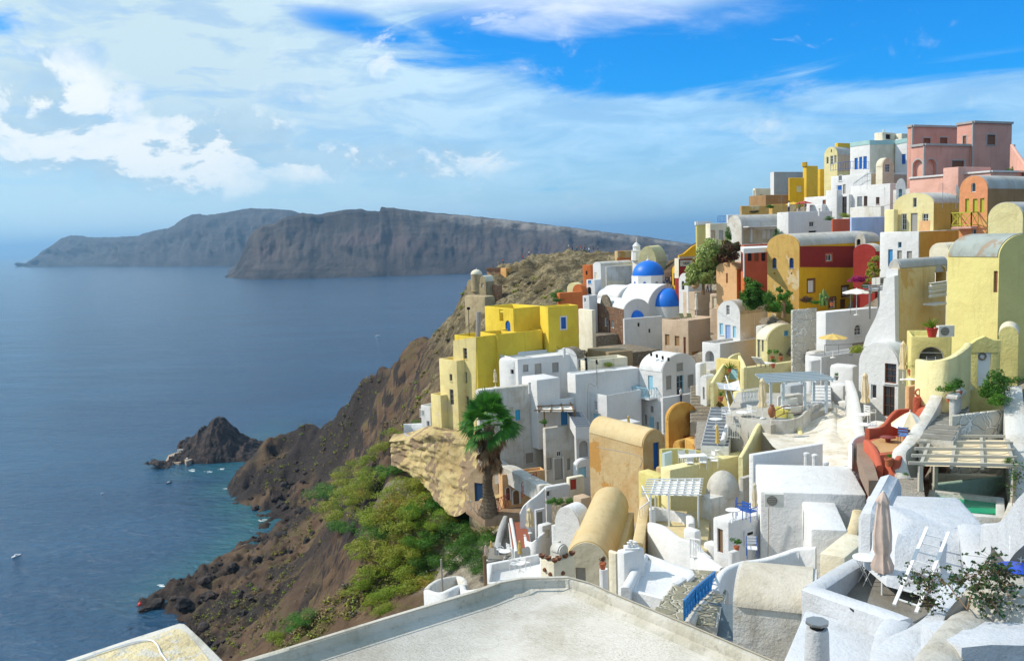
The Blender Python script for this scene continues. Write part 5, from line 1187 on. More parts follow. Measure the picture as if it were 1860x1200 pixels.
pergola('pergola', 'weathered timber pergola with beige canvas over the green pool', [(1692,796), (1828,797), (1842,850), (1672,846)], V(1672,846,38).z, 4, 5, 2.5, plain('pale_timber', (.46,.43,.36), .7), ((0,1), (.12,.55), (1,1), (.97,.1)), .13, (CANVAS, 1))
pergola('pergola', 'pale blue grey pergola over the middle cafe terrace', [(1384,683), (1478,679), (1512,691), (1400,697)], V(1400,697,61).z, 5, 6, 2.3, plain('blue_grey_wood', (.46,.54,.60), .6), ((0,1), (.2,1), (.55,1), (.9,1), (0,0), (1,0)), .13)
pergola('pergola', 'white lattice sunshade pergola left of the round dome', [(1190,872), (1272,871), (1268,900), (1182,898)], V(1182,898,50.5).z, 7, 7, 2.2, WHITEP, ((0,1), (.38,1), (0,0), (1,1)), .07, (CANVASW, 3))
pergola('pergola', 'rusty frame porch roof with split bamboo over the blue doors', [(988,732), (1034,727), (1043,747), (979,747)], V(990,747,90.5).z, 4, 3, 1.6, TIMBER, ((.15,1), (1,1)), .12, (CANVASW, 1))
pergola('pergola', 'grey steel frame shelter beside the white open parasol', [(1578,520), (1612,520), (1612,527), (1580,529)], V(1580,529,70).z, 3, 3, 2.2, METALG, ((0,1), (1,1), (.5,1)), .09, (GREYP, 1))
# stone wall, lantern box, stairs
h = House(43.5, 1730, 755, 815, 1722, 1832, 72, WSTONE, parapet=0, label='thick whitewashed rubble wall behind the timber pergola', name='stone_wall', cat='wall', bevel=.15)
h = House(45, 1735, 724, 755, 1729, 1778, 40, WHITE2, parapet=0, label='white vent box with pyramid roof on the rubble wall', name='vent_box', cat='chimney', reg=False)
h.w('L', 1745, 727, 1760, 733, k='o', sill=False) if False else None
mb = MB(); g = h.P+h.dL*h.LL*.5+h.dR*h.LR*.5; cs = [h.P-h.dL*.12-h.dR*.12, h.P+h.dL*(h.LL+.12)-h.dR*.12, h.P+h.dL*(h.LL+.12)+h.dR*(h.LR+.12), h.P-h.dL*.12+h.dR*(h.LR+.12)]
zt = h.zt; mb.add([(p.x, p.y, zt) for p in cs]+[(p.x, p.y, zt+.12) for p in cs]+[(g.x, g.y, zt+.62)], [(3,2,1,0), (0,1,5,4), (1,2,6,5), (2,3,7,6), (3,0,4,7), (4,5,8), (5,6,8), (6,7,8), (7,4,8)]); mb.build('pyramid_roof', WHITE2, h.root, 20)
stairs('stairs', 'grey stepped stairs climbing left of the rubble wall', (1700,800,41.5), (1733,738,47), 1.5, 7, WHITE2, top_mat=stucco('step_grey', (.26,.25,.22), .5))
wall('stair_wall', 'thick white stair wall swooping down past the red terrace', [(1757,675,48), (1722,676,47.5), (1712,688,47), (1703,712,46.3), (1690,740,45.2), (1673,768,43.8), (1652,800,42.2), (1634,818,41.4), (1636,845,40.6), (1645,870,40)], 2.0, .6, WHITE2)
wall('garden_wall', 'slender red wall beside the thick white stair wall', [(1706,690,48), (1697,712,47.4), (1688,735,46.6), (1672,760,45.2), (1658,785,44)], 2.6, .9, TERRA)
wall('terrace_wall', 'dark red terrace wall with a scooped top', [(1575,778,45), (1597,776,46), (1608,768,46.6), (1618,754,47.2), (1630,744,47.8), (1652,742,48)], 2.4, .25, TERRA)
rt = prism('terrace', 'red walled terrace with spool table and folding chair', [(1574,800), (1600,792), (1660,790), (1655,806), (1640,822), (1598,826)], Y=44.5, drop=3.2, mat=TERRA, bevel=.03, reg=True); rz = V(1574,800,44.5).z
prism('floor', None, [(1580,802), (1602,794), (1655,792), (1650,806), (1638,818), (1600,822)], z=rz+.02, drop=.016, mat=stucco('orange_floor', (.58,.34,.16), .3), root=rt, bevel=0)
wall('terrace_wall', 'left red wall sloping down in front of the spool table', [(1574,798,44), (1583,806,43), (1592,822,41.8), (1598,845,40.8)], 2.4, .3, TERRA)
wall('terrace_wall', 'right red wall piece beside the cobbled path', [(1612,832,41), (1628,834,40.6), (1634,826,41.2)], 2.4, .3, TERRA)
h = House(46.5, 1668, 722, 745, 1662, 1682, 40, TERRA, parapet=0, label='red square chimney with ring vent on the red wall', name='chimney', cat='chimney', reg=False)
mb = MB(); g = h.P+h.dL*h.LL*.5+h.dR*h.LR*.4
for i in range(12): a, b = math.pi*2*i/12, math.pi*2*(i+1)/12; mb.bar((g.x+.17*math.cos(a), g.y, h.zt+.18+.17*math.sin(a)), (g.x+.17*math.cos(b), g.y, h.zt+.18+.17*math.sin(b)), .05, 5)
mb.build('ring', TERRA, h.root)
House(49, 1652, 702, 742, 1649, 1684, 55, PEACH, parapet=0, label='plain peach wall block behind the red chimney', name='garden_wall', cat='wall', reg=False)
tag(prism('path', None, [(1583,869), (1640,868), (1676,866), (1680,905), (1610,902), (1590,890)], Y=40.2, drop=.8, mat=PAVE, bevel=0), kind='structure')
wall('path_wall', 'white wall turning round the narrow brown path', [(1562,822,47), (1552,815,46), (1546,806,45), (1549,798,46), (1558,792,47), (1567,790,48)], 1.3, .25, WHITE)
tag(prism('path', None, [(1555,805), (1574,803), (1590,850), (1596,872), (1578,872), (1562,838)], Y=45.5, drop=.8, mat=stucco('brown_path', (.30,.22,.17), .4), bevel=0), kind='structure')
wall('garden_wall', 'cut back white wall at the right edge with trailing plant', [(1838,700,46), (1842,740,44), (1846,790,42), (1852,850,40), (1856,900,38), (1840,950,34)], 3.5, .9, WHITE2)
# middle ground
crag('rock_roof', 'broad worn white sloping rock roof in the middle of the village', [(1412,800,56), (1455,778,60), (1498,748,64), (1530,745,63), (1556,752,61), (1564,768,60)], [(1440,838,50.5), (1470,850,49.5), (1500,860,48.5), (1525,868,47.5), (1548,868,47), (1570,862,47)], stucco('worn_white', (.72,.68,.60), .6, (.50,.42,.30), grime=.4), 60, 30, .22, 'roof')
wall('garden_wall', 'pale wall curving up above the worn white rock roof', [(1400,762,58.5), (1430,762,58.5), (1452,757,59), (1464,746,60.5), (1482,734,63), (1512,728,66)], 2.6, .25, WHITE2)
prism('terrace', 'paved white cafe terrace under the pale blue grey pergola', [(1318,752), (1400,772), (1512,740), (1505,715), (1340,712)], Y=62, drop=3, mat=stucco('terrace_grey', (.46,.44,.40), .4), bevel=.04, reg=True)
tag(prism('lane', None, [(1266,765), (1296,765), (1296,815), (1262,815)], Y=74, drop=1, mat=PAVE, bevel=0), kind='structure')
stairs('steps', 'long grey stone steps between the vaulted house and yellow stair', (1281,768,77), (1277,700,92), 2.6, 12, stucco('step_stone', (.36,.34,.30), .5), top_mat=RUBBLE)
stairs('steps', 'dark slate steps with white edges beside the cafe terrace', (1298,812,60), (1314,740,66), 1.9, 12, WHITE, top_mat=plain('slate_tread', (.10,.12,.15), .6))
stairs('steps', 'white steps with dark treads beside the curved white wall', (1060,775,86), (1044,748,92), 1.6, 7, WHITE, top_mat=plain('slate_tread', (.10,.12,.15), .6))
stairs('steps', 'short white steps at the right end of the cafe terrace', (1492,735,64), (1492,700,67.5), 1.4, 6, WHITE, top_mat=WHITE)
wall('stair_wall', 'white wall hugging the slate steps', [(1312,800,60), (1318,780,61), (1324,765,62.5), (1335,752,64)], 2.2, .3, WHITE)
h = House(58.5, 1208, 823, 850, 1203, 1222, 50, plain('pale_blue_box', (.50,.62,.66), .5), parapet=0, label='pale blue storage box at the corner of the dining terrace', name='storage_box', cat='box', reg=False)
wall('shrine_wall', 'orange sloped mound wall beside the arched shrine', [(1252,795,78), (1262,800,76), (1275,815,74), (1280,825,73)], 2, .8, SHRINE)
# ================================================================== smaller walls, yards and huts that fill the village
FB = [ # Y, corner, top, base, L, R, heading, material, roof, label, category
 (124,1296,548,580,1288,1304,50,'BEIGE','flat','small beige kiosk wall behind the folded white parasol','wall'),
 (88,1385,592,640,1372,1400,50,'WHITE2','flat','rough white shed between the pale blue door house and yellow cottage','shed'),
 (90,1478,600,640,1460,1490,50,'WHITE2','flat','rounded white plaster bank left of the arched window house','wall'),
 (76,1480,640,690,1462,1500,52,'WHITE2','flat','low white outbuilding under the yellow parasol','outbuilding'),
 (70,1474,655,700,1466,1492,55,'WHITE','flat','white step block before the courtyard','wall'),
 (66,1532,700,745,1508,1548,50,'WHITE','flat','plain white stair block behind the sweeping white wall','wall'),
 (64,1550,732,770,1520,1560,50,'WHITE2','flat','low rounded white wall block right of the pergola steps','wall'),
 (83,1283,690,740,1272,1300,52,'WHITE','VL','tiny white barrel roofed hut beside the grey stone steps','hut'),
 (87,1272,660,700,1262,1284,52,'WHITE','flat','white stair head block left of the arched lower house','wall'),
 (90,1290,672,700,1280,1306,54,'WHITE2','flat','white landing block with a small niche under the arched opening','wall'),
 (86,1068,842,880,1058,1076,60,'CREAM','flat','slender cream doorway pier beside the tan vault','wall'),
 (74,1020,915,950,1000,1050,60,'RUBBLE','flat','dark stone bed wall of the rock garden','wall'),
 (66,1008,955,990,1000,1022,50,'WHITE','flat','white corner block below the rock garden','wall'),
 (70,1055,905,940,1040,1075,60,'BEIGE','flat','sandy yard block between rock garden and tan vault','wall'),
 (56,1182,905,960,1170,1196,50,'OLIVEY','flat','yellow stair block behind the lattice pergola','wall'),
 (47,1262,965,1010,1240,1275,55,'WHITE','flat','white bench block beside the lattice pergola post','wall'),
 (46,1296,990,1030,1276,1312,55,'WHITE','flat','low white block at the foot of the balcony house','wall'),
 (54,1350,868,900,1340,1366,55,'WHITE2','flat','white wall block right of the round dome','wall'),
 (44,1510,905,960,1490,1535,50,'WHITE','flat','white roof step behind the buttressed corner','roof'),
 (48,1555,860,900,1530,1585,50,'WHITE2','flat','low white path side block at the end of the brown path','wall'),
 (41,1556,930,1000,1548,1572,50,'CREAM','flat','cream pier between the stained stair wall and the patio house','pier'),
 (46,1700,805,850,1690,1722,55,'WHITE2','flat','white landing wall at the foot of the stepped stairs','wall'),
 (44,1842,770,860,1836,1860,40,'WHITE2','flat','plain white wall block at the right edge above the pool','wall'),
 (47,1790,752,790,1776,1850,60,'WHITE2','flat','white wall behind the dark round bush','wall'),
 (53,1600,770,820,1575,1612,45,'WHITE','flat','white door step block before the brown framed door','wall'),
 (64,1420,720,760,1410,1460,62,'WHITE2','flat','low white bench wall under the pergola','wall'),
 (72,1340,712,750,1330,1384,62,'BUTTER','flat','long pale yellow planter wall behind the cafe terrace','wall'),
 (75,1436,700,735,1416,1500,62,'PALEB2','flat','pale blue grey wall behind the pergola with horizontal steps','wall'),
 (130,1262,505,530,1256,1280,60,'WHITE2','flat','shaded white wall in the lane below the tree','wall'),
 (98,1480,560,590,1452,1490,62,'RUBBLE','flat','rough stone retaining wall under the rusty green bush','wall'),
 (112,1505,440,470,1470,1512,60,'WHITE2','flat','whitewashed wall behind the red house vault','wall'),
 (92,1606,430,470,1598,1612,50,'WHITE2','flat','narrow white wall between pale blue wall and tall white house','wall'),
 (101,1420,505,560,1396,1432,60,'GREYP','flat','grey rough wall hidden among the reeds','wall'),
 (136,1080,610,640,1050,1135,62,'RUBBLE','flat','dry stone terrace wall in front of the stone church front','wall'),
 (118,1140,640,672,1085,1200,66,'RUBBLE','flat','long rubble terrace wall above the tall vaulted house','wall'),
 (103,1105,640,672,1066,1150,66,'TANB','flat','tan earth bank wall of the hillside ruin','wall'),
 (88,1130,770,800,1110,1165,62,'WHITE','flat','low white wall before the roof deck house','wall'),
 (82,1190,790,830,1165,1210,58,'WHITE','flat','white yard wall behind the big tan vault','wall'),
]
wall('garden_wall', 'yellow ochre wall along the right side of the long tan barrel', [(1172,902,56), (1168,930,53), (1163,960,50), (1158,985,48)], 3, .6, TANV)
FB += [(61,1196,866,905,1158,1216,58,'OLIVEY','flat','yellow stair landing block under the dark blue door of the tan vault','wall'), (64,1210,852,880,1190,1222,56,'TAN','flat','short tan buttress at the corner of the big stained vault','wall')]
PALEB2 = stucco('pale_blue_grey', (.44,.48,.52), .4); TANB = stucco('earth_bank', (.34,.26,.16), .6, grime=.4)
rs_ = random.Random(8)
for Y_, c_, t_, b_, L_, R_, th_, m_, rf_, lb_, cat_ in FB:
    h = House(Y_, c_, t_, b_, L_, R_, th_, globals()[m_], rf_, parapet=(.25 if cat_ in ('outbuilding',) else .0), label=lb_, name=cat_.replace(' ', '_'), cat=cat_, reg=False, bevel=.16)
    if cat_ in ('shed', 'hut', 'outbuilding') or 'niche' in lb_:
        x0 = c_-(c_-L_)*.6; h.w('L', x0, t_+(b_-t_)*.25, x0+(c_-L_)*.3, t_+(b_-t_)*.7, k='o'); h.done()
# roof clutter: flues, aerials, tanks where the photo shows small dark and white dots
def flue(px, py, Y, hgt=.6, label='', m=None):
    p = V(px, py, Y); mb = MB(); mb.lathe([(.16,-.5), (.14,hgt*.8), (.17,hgt*.82), (.17,hgt), (.05,hgt+.05)], tuple(p), 10); tag(mb.build('flue', m or WHITE), label, 'chimney', 'small roof flues')
for q, lb in (((1392,892,41.5+3,.5), 'small white flue on the big bright roof of the air conditioner house'), ((1480,845,47,.6), 'white cowl at the right end of the walled roof yard'), ((1465,842,47.5,.6), 'second white cowl beside the walled roof yard end'),
              ((1500,862,46,.7), 'white cowl above the buttressed corner building'), ((1283,448,131,.5), 'thin flue on the straw coloured cube house'), ((1488,385,119,.5), 'flue on the plain white building roof'), ((1180,470,168,.5), 'flue on the long low white house'),
              ((1025,640,98,.5), 'flue behind the low rubble roofed vault'), ((962,706,93,.7), 'white flue with dark top on the stair parapet of the curved house'), ((1520,345,128,.5), 'flue on the long low skyline house'), ((1605,242,146,.5), 'flue on the cream roof room')): flue(*q, label=lb)
def aerial(px, py, Y, H, label):
    p = V(px, py, Y); mb = MB(); mb.bar(p-Vector((0,0,.3)), p+Vector((0,0,H)), .022, 5)
    for k in range(4): z = H*(.70+.09*k); l = .5-.09*k; mb.bar(p+Vector((-l,0,z)), p+Vector((l,0,z)), .014, 4)
    tag(mb.build('aerial', METALG), label, 'aerial', 'roof aerials')
for q, lb in (((1420,386,118,2.2), 'aerial on the plain white building'), ((1575,340,122,2.0), 'aerial above the oval window house'), ((1125,478,162,2.0), 'aerial left of the blue dome'), ((1712,372,82,2.0), 'aerial on the yellow cottage side'), ((1545,565,79,1.8), 'aerial behind the open white parasol'),
              ((1085,700,94,1.6), 'aerial at the corner of the roof deck'), ((1640,350,101,1.8), 'aerial beside the belfry arch'), ((1230,655,97,1.4), 'aerial on the tall vaulted house')): aerial(*q, lb)
def wire(a, b, label):
    A, B_ = V(*a), V(*b); mb = MB(); P = [A.lerp(B_, i/12)-Vector((0,0,.5*math.sin(math.pi*i/12))) for i in range(13)]
    for p, q in zip(P[:-1], P[1:]): mb.bar(p, q, .018, 4, cap=False)
    tag(mb.build('cable', BLACKM), label, 'cable', 'overhead cables')
wire((1560,372,110), (1642,362,98), 'slack black cable across the oval window house'); wire((1010,628,99), (1085,650,95), 'thin cable over the white wall beside the long white house'); wire((1300,556,101), (1250,560,120), 'cable from the beige roof to the pale blue door house'); wire((1440,575,84), (1500,566,79), 'cable strung to the white cube house')
# vent holes along the tall vaulted house roof
for k in range(4):
    px = 1183+k*10.5; py = 642+k*3.0; p = V(px, py, 96.5-.6*k); mb = MB(); mb.bar(p-Vector((0,0,.25)), p+Vector((-.04,-.03,.10)), .12, 8); o = mb.build('vent', DARK, vh.root)
# grey waste pipes and downpipes on plain walls
for q, lb in ((((1083,660,94.3), (1083,700,94.3), (1068,702,94.3), (1068,790,94.3)), 'crooked brown pipe down the high plain white wall'), (((1371,572,97.5), (1371,640,97.5)), 'downpipe on the shaded side of the pale blue door house'), (((1692,470,79), (1692,500,79)), 'short pipe on the dull ochre side wall'),
              (((1084,812,67.5), (1160,828,64.8), (1162,850,64.7)), 'dark conduit arching over the stained tan wall')): tube('pipe', lb, list(q), .03, GREYW, 'pipe')
# ================================================================== sea
def sea_mat():
    m = bpy.data.materials.new('sea_water'); m.use_nodes = True; nt = NT(m.node_tree); b = nt.n['Principled BSDF']
    g = nt.new('ShaderNodeNewGeometry').outputs['Position']; at = nt.new('ShaderNodeAttribute'); at.attribute_name = 'shallow'
    n = nt.noise(nt.mapv(g, (.004, .010, 1)), 1.0, 4, .6)
    c = nt.mix(nt.ramp(n, .35, .7), (.006, .048, .115), (.012, .068, .150))
    c = nt.mix(nt.math('MULTIPLY', at.outputs['Fac'], .85), c, (.02, .13, .145))
    nt.set(b.inputs['Base Color'], c); b.inputs['Roughness'].default_value = .14; b.inputs['IOR'].default_value = 1.33
    b.inputs['Specular IOR Level'].default_value = .5
    rot = nt.new('ShaderNodeMapping'); nt.set(rot.inputs[0], g); rot.inputs[2].default_value = (0, 0, R(14))
    w1 = nt.noise(nt.mapv(rot.outputs[0], (.55, 1.0, 1)), .26, 6, .62, .3)
    w2 = nt.noise(nt.mapv(rot.outputs[0], (.25, .9, 1)), .030, 4, .55, .2)
    hgt = nt.math('ADD', nt.math('MULTIPLY', w1, 1.0), nt.math('MULTIPLY', w2, 2.2))
    bp = nt.new('ShaderNodeBump'); bp.inputs['Strength'].default_value = 1.0; bp.inputs['Distance'].default_value = 2.2
    nt.set(bp.inputs['Height'], hgt); nt.l.new(bp.outputs[0], b.inputs['Normal']); return m
def sea_obj():
    # finer near the coast so the shallow tint can follow the shore
    xs = np.concatenate([-np.geomspace(45000, 700, 18), np.linspace(-600, 200, 120), np.geomspace(300, 45000, 16)])
    ys = np.concatenate([[-3000, -500, -50], np.linspace(60, 760, 110), np.geomspace(820, 48000, 26)])
    X, Y = np.meshgrid(xs, ys); nx, ny = len(xs), len(ys)
    v = np.stack([X.ravel(), Y.ravel(), np.zeros(X.size)], 1)
    f = [(j*nx+i, j*nx+i+1, (j+1)*nx+i+1, (j+1)*nx+i) for j in range(ny-1) for i in range(nx-1)]
    me = bpy.data.meshes.new('sea'); me.from_pydata(v.tolist(), [], f)
    pts = [VZ(px, py, 0) for px, py in ((300,1065), (345,1040), (400,1015), (440,985), (470,945), (445,915), (420,885), (440,855), (470,835), (400,850), (350,855), (455,815), (480,790), (320,835), (500,770))]
    wts = [.55, .6, .8, .9, 1, .95, .8, .7, .8, .7, .5, .6, .5, .5, .3]
    sh = np.zeros(len(v))
    for p, w in zip(pts, wts):
        d = np.hypot(v[:,0]-p.x, (v[:,1]-p.y)*.8); sh = np.maximum(sh, w*np.exp(-(d/17)**2))
    a = me.attributes.new('shallow', 'FLOAT', 'POINT'); a.data.foreach_set('value', sh.astype(np.float32))
    tag(mkobj('sea', me, sea_mat(), None, 0), kind='structure')
sea_obj()

# ================================================================== slope below and under the village
def land_mat():
    m = bpy.data.materials.new('volcanic_ground'); m.use_nodes = True; nt = NT(m.node_tree); b = nt.n['Principled BSDF']
    b.inputs['Roughness'].default_value = .95; b.inputs['Specular IOR Level'].default_value = .15
    gg = nt.new('ShaderNodeNewGeometry'); g = gg.outputs['Position']
    def attr(n): a = nt.new('ShaderNodeAttribute'); a.attribute_name = n; return a.outputs['Fac']
    n1 = nt.noise(g, .035, 6, .62, .4); n2 = nt.noise(g, .22, 7, .68, .3); n3 = nt.noise(g, 1.3, 6, .7)
    red = nt.mix(nt.ramp(n2, .35, .65), (.080, .046, .030), (.135, .085, .052))
    c = nt.mix(nt.ramp(n1, .40, .62), red, (.13, .085, .052))
    c = nt.mix(nt.math('MULTIPLY', nt.ramp(n3, .5, .72), .7), c, (.055, .042, .034))
    c = nt.mix(nt.math('MULTIPLY', nt.ramp(nt.noise(g, .55, 6, .7, .4), .58, .70), .55), c, (.27, .20, .13))
    # steep rock is dark lava
    nz = nt.new('ShaderNodeSeparateXYZ'); nt.set(nz.inputs[0], gg.outputs['True Normal'])
    steep = nt.math('ADD', nz.outputs[2], nt.math('MULTIPLY', nt.math('SUBTRACT', n2, .5), .5))
    lava = nt.mix(nt.ramp(n3, .4, .7), (.022, .019, .019), (.065, .048, .040))
    c = nt.mix(nt.ramp(steep, .62, .42), c, lava)
    # grass and low scrub on gentle ground
    scr = nt.math('MULTIPLY', nt.ramp(nt.noise(g, .11, 6, .7, .3), .50, .62), nt.ramp(steep, .5, .72))
    c = nt.mix(nt.math('MULTIPLY', scr, .75), c, nt.mix(nt.ramp(n3, .4, .65), (.075, .07, .022), (.15, .12, .05)))
    # pale tuff of the castle hill, paving in the village
    tuff = nt.mix(nt.ramp(n2, .40, .60), (.10, .075, .04), (.29, .23, .13))
    tuff = nt.mix(nt.math('MULTIPLY', nt.ramp(n3, .46, .60), .8), tuff, (.055, .05, .028))
    c = nt.mix(attr('tuff'), c, tuff)
    c = nt.mix(attr('lava'), c, lava)
    c = nt.mix(attr('town'), c, nt.mix(nt.ramp(n3, .4, .6), (.42, .38, .30), (.26, .23, .18)))
    nt.set(b.inputs['Base Color'], c)
    bp = nt.new('ShaderNodeBump'); bp.inputs['Strength'].default_value = .9; bp.inputs['Distance'].default_value = .9
    nt.set(bp.inputs['Height'], nt.math('ADD', n2, nt.math('MULTIPLY', n3, .5))); nt.l.new(bp.outputs[0], b.inputs['Normal'])
    return m
CP = []
def cz(px, py): p = VZ(px, py, 0); CP.append((p.x, p.y, -0.5)); CP.append((p.x-14, p.y-8, -9)) 
def cp(px, py, Y, back=None):
    p = V(px, py, Y); CP.append(tuple(p))
    if back:            # silhouette point: the ground drops away behind it
        d = Vector((p.x-8, p.y, 0)).normalized(); q = p+d*back[0]; CP.append((q.x, q.y, p.z-back[1])); q = p+d*back[0]*2.5; CP.append((q.x, q.y, max(-12, p.z-back[1]*2.6)))
for q in ((205,1190),(238,1140),(262,1092),(300,1062),(345,1040),(400,1014),(440,988),(468,955),(472,932),(440,912),(420,888),(440,862),(462,842)): cz(*q)
for p in ((-60,520,-14),(-60,620,-20),(-200,560,-20),(-330,500,-20),(-260,420,-18),(-300,300,-22),(-260,200,-22),(-200,120,-20),(20,620,-16),(120,620,-12),(0,520,-8)): CP.append(p)
# headland and its silhouettes
_s = np.array([(482,812,478),(495,795,485),(522,786,487),(548,776,490),(575,784,485),(604,772,480),(622,752,470),(650,697,450),(702,666,425),(762,626,385),(800,596,350),(830,552,315),(848,516,282)], float)
for t_ in np.linspace(0, len(_s)-1, 46):
    cp(*[float(np.interp(t_, np.arange(len(_s)), _s[:,k])) for k in range(3)], back=(26, 20))
for q in ((892,500,262),(935,488,262),(965,482,265),(1000,472,268),(1040,468,270),(1090,467,270),(1140,478,262),(1200,486,255)): cp(*q, back=(30, 10))
for q in ((450,850,470),(470,880,455),(500,840,478),(520,900,440),(560,830,460),(600,820,445),(650,790,425),(700,740,400),(760,700,350),(790,650,320),(830,600,290),(860,560,262),
          (500,960,405),(540,930,415),(580,900,410),(620,870,395),(480,1000,375),(430,1050,335),(380,1062,330),(330,1085,318),(300,1110,310),(270,1150,300),(250,1180,292),(240,1198,288),
          (520,1020,330),(560,980,345),(600,940,330),(560,1040,290),(480,1060,312),(430,1085,300),(400,1120,280),(350,1150,280),(300,1180,275),
          (500,1110,262),(450,1150,250),(420,1190,240),(500,1180,222),(560,1110,220),(600,1060,215),(560,1170,190),(620,1000,225),(640,930,225),(660,880,225),(650,1090,165),(700,1050,135),
          (600,1170,150),(660,1150,115),(720,1000,140),(690,960,170),(700,900,190),(700,812,130),(712,800,112),(760,940,125),(800,980,110),(850,1000,95),(780,1060,90),(830,1040,82),(760,1100,80),(860,940,101),(900,935,96),
          (835,940,92),(800,925,94),(770,903,97),(735,882,101),(703,868,105),(690,840,125),(695,800,170),(728,772,150),(745,740,190),(780,700,260),
          (900,560,225),(930,540,228),(960,520,232),(1000,500,240),(1040,520,215),(880,520,258),(870,545,250),(1000,545,205),(1050,555,170),(940,520,245),(1080,500,230),
          (1090,640,130),(1110,650,122),(1150,640,121),(1060,600,135),(1090,600,136)): cp(*q)
for p in ((90,300,110),(140,300,108),(200,260,114),(220,200,124),(60,330,112),(60,420,60),(140,420,60),(240,300,118),(120,200,127),(160,160,138),(90,150,130),(60,180,120),
          (-60,90,84),(-110,110,60),(-70,60,88),(-130,60,55),(-60,30,95),(-120,10,60),(-200,0,0),(-30,15,104),(0,5,110),(-20,40,96),(-10,60,93),(-40,60,84),(-25,100,84),(5,30,108),(-30,-30,106),(-120,-40,55),(30,-30,118),(80,-30,130),(80,20,124),(110,60,132),(140,100,138)): CP.append(p)
def land():
    # village corners within 7 m of each other are averaged: the hill under the houses is smooth
    B = [list(b) for b in BASES]; G_ = []
    while B:
        b = B.pop(0); near = [q for q in B if (q[0]-b[0])**2+(q[1]-b[1])**2 < 36]; B = [q for q in B if q not in near]; a = np.array([b]+near); G_.append((a[:,0].mean(), a[:,1].mean(), np.percentile(a[:,2], 40)))
    pts = np.array(CP+G_, dtype=float); lam = np.array([.6]*len(CP)+[9.0]*len(G_))
    # drop near-duplicates
    keep = []
    for i, p in enumerate(pts):
        if all((p[0]-pts[j][0])**2+(p[1]-pts[j][1])**2 > 1.2 for j in keep): keep.append(i)
    pts = pts[keep]; lam = lam[keep]; n = len(pts)
    d = np.sqrt(((pts[:,None,:2]-pts[None,:,:2])**2).sum(2)); A = np.zeros((n+3, n+3)); A[:n,:n] = d-np.diag(lam)
    A[:n,n] = 1; A[:n,n+1] = pts[:,0]; A[:n,n+2] = pts[:,1]; A[n,:n] = 1; A[n+1,:n] = pts[:,0]; A[n+2,:n] = pts[:,1]
    w = np.linalg.solve(A, np.concatenate([pts[:,2], [0,0,0]]))
    def H0(x, y):
        out = np.zeros(x.size); xf, yf = x.ravel(), y.ravel()
        for s in range(0, x.size, 20000):
            q = np.sqrt((xf[s:s+20000,None]-pts[None,:,0])**2+(yf[s:s+20000,None]-pts[None,:,1])**2)
            out[s:s+20000] = q @ w[:n] + w[n] + w[n+1]*xf[s:s+20000] + w[n+2]*yf[s:s+20000]
        return out.reshape(x.shape)
    # cut the slope back wherever it would bury the foot of a house
    BB = np.array(BASES)
    ex = np.maximum(0, H0(BB[:,0], BB[:,1])-BB[:,2]); k_ = ex > .05; BB, ex = BB[k_], ex[k_]
    def H(x, y):
        o_ = H0(x, y); sh = o_.shape; xf, yf = x.ravel(), y.ravel(); cut = np.zeros(xf.size)
        for (bx, by, _), e_ in zip(BB, ex):
            d_ = np.hypot(xf-bx, yf-by); cut = np.maximum(cut, e_*np.clip(1.35-d_/9.0, 0, 1))
        return o_-cut.reshape(sh)
    ys = [-30.0]
    while ys[-1] < 640: ys.append(ys[-1]+max(.8, (ys[-1])*.0058))
    ys = np.array(ys); us = np.linspace(-.60, .80, 560)
    U, Yg = np.meshgrid(us, ys); X = U*(Yg+55.0)
    Z = H(X, Yg); 
    town = np.array([b[:2] for b in BASES]); dt = np.full(X.shape, 1e9)
    for t in town: dt = np.minimum(dt, (X-t[0])**2+(Yg-t[1])**2)
    dt = np.sqrt(dt); wild = np.clip((dt-3)/14, 0, 1)
    hillw = np.clip((Yg-20)/60, 0, 1)
    rug = fbm(X*.022, Yg*.022, 6); rid = fbm(X*.035+5, Yg*.035+9, 6, True); fine = fbm(X*.16, Yg*.16, 5, True)
    amp = wild*hillw*np.clip(Z/14+.3, .15, 1)
    Z = Z + wild*np.clip((Yg-170)/40,0,1)*np.clip((X+80)/40,0,1)*(fbm(X*.07+2, Yg*.045, 6, True)-.48)*2.8
    low = np.clip((90-Z)/25, 0, 1)*wild*hillw*np.clip(Z/8, 0, 1)
    Z = Z + low*(fbm(X*.045+1, Yg*.03+4, 6, True)-.48)*4.6
    s_ = (Z+fbm(X*.02+3, Yg*.02, 5)*7)/9.0; t_ = s_-np.floor(s_); ben = (t_*t_*t_*(t_*(t_*6-15)+10)-t_)*9.0
    Z = Z + low*ben*1.15*np.clip(.35+fbm(X*.025, Yg*.025+8, 4)*2.2, 0, 1)
    Z = Z + amp*(rug*2.0+(rid-.48)*1.9+(fine-.48)*1.2)
    # rocky shore: blocks of lava near the water
    shore = np.exp(-((Z-4)/9.0)**2)*hillw
    Z = Z + shore*np.maximum(0, fbm(X*.11+3, Yg*.11, 5, True))*5.5 - shore*1.2
    nx, ny = len(us), len(ys)
    v = np.stack([X.ravel(), Yg.ravel(), Z.ravel()], 1)
    i, j = np.meshgrid(np.arange(nx-1), np.arange(ny-1)); b0 = (j*nx+i).ravel()
    f = np.stack([b0, b0+1, b0+nx+1, b0+nx], 1)
    me = bpy.data.meshes.new('hillside'); me.from_pydata(v.tolist(), [], f.tolist())
    def att(nm, arr): a = me.attributes.new(nm, 'FLOAT', 'POINT'); a.data.foreach_set('value', np.clip(arr, 0, 1).ravel().astype(np.float32))
    tu = np.clip((Z-88)/14, 0, 1)*np.clip((Yg-150)/40, 0, 1)*np.clip((X+62+Yg*.12)/18, 0, 1)
    att('tuff', tu*wild); att('town', 1-np.clip((dt-1.5)/5, 0, 1))
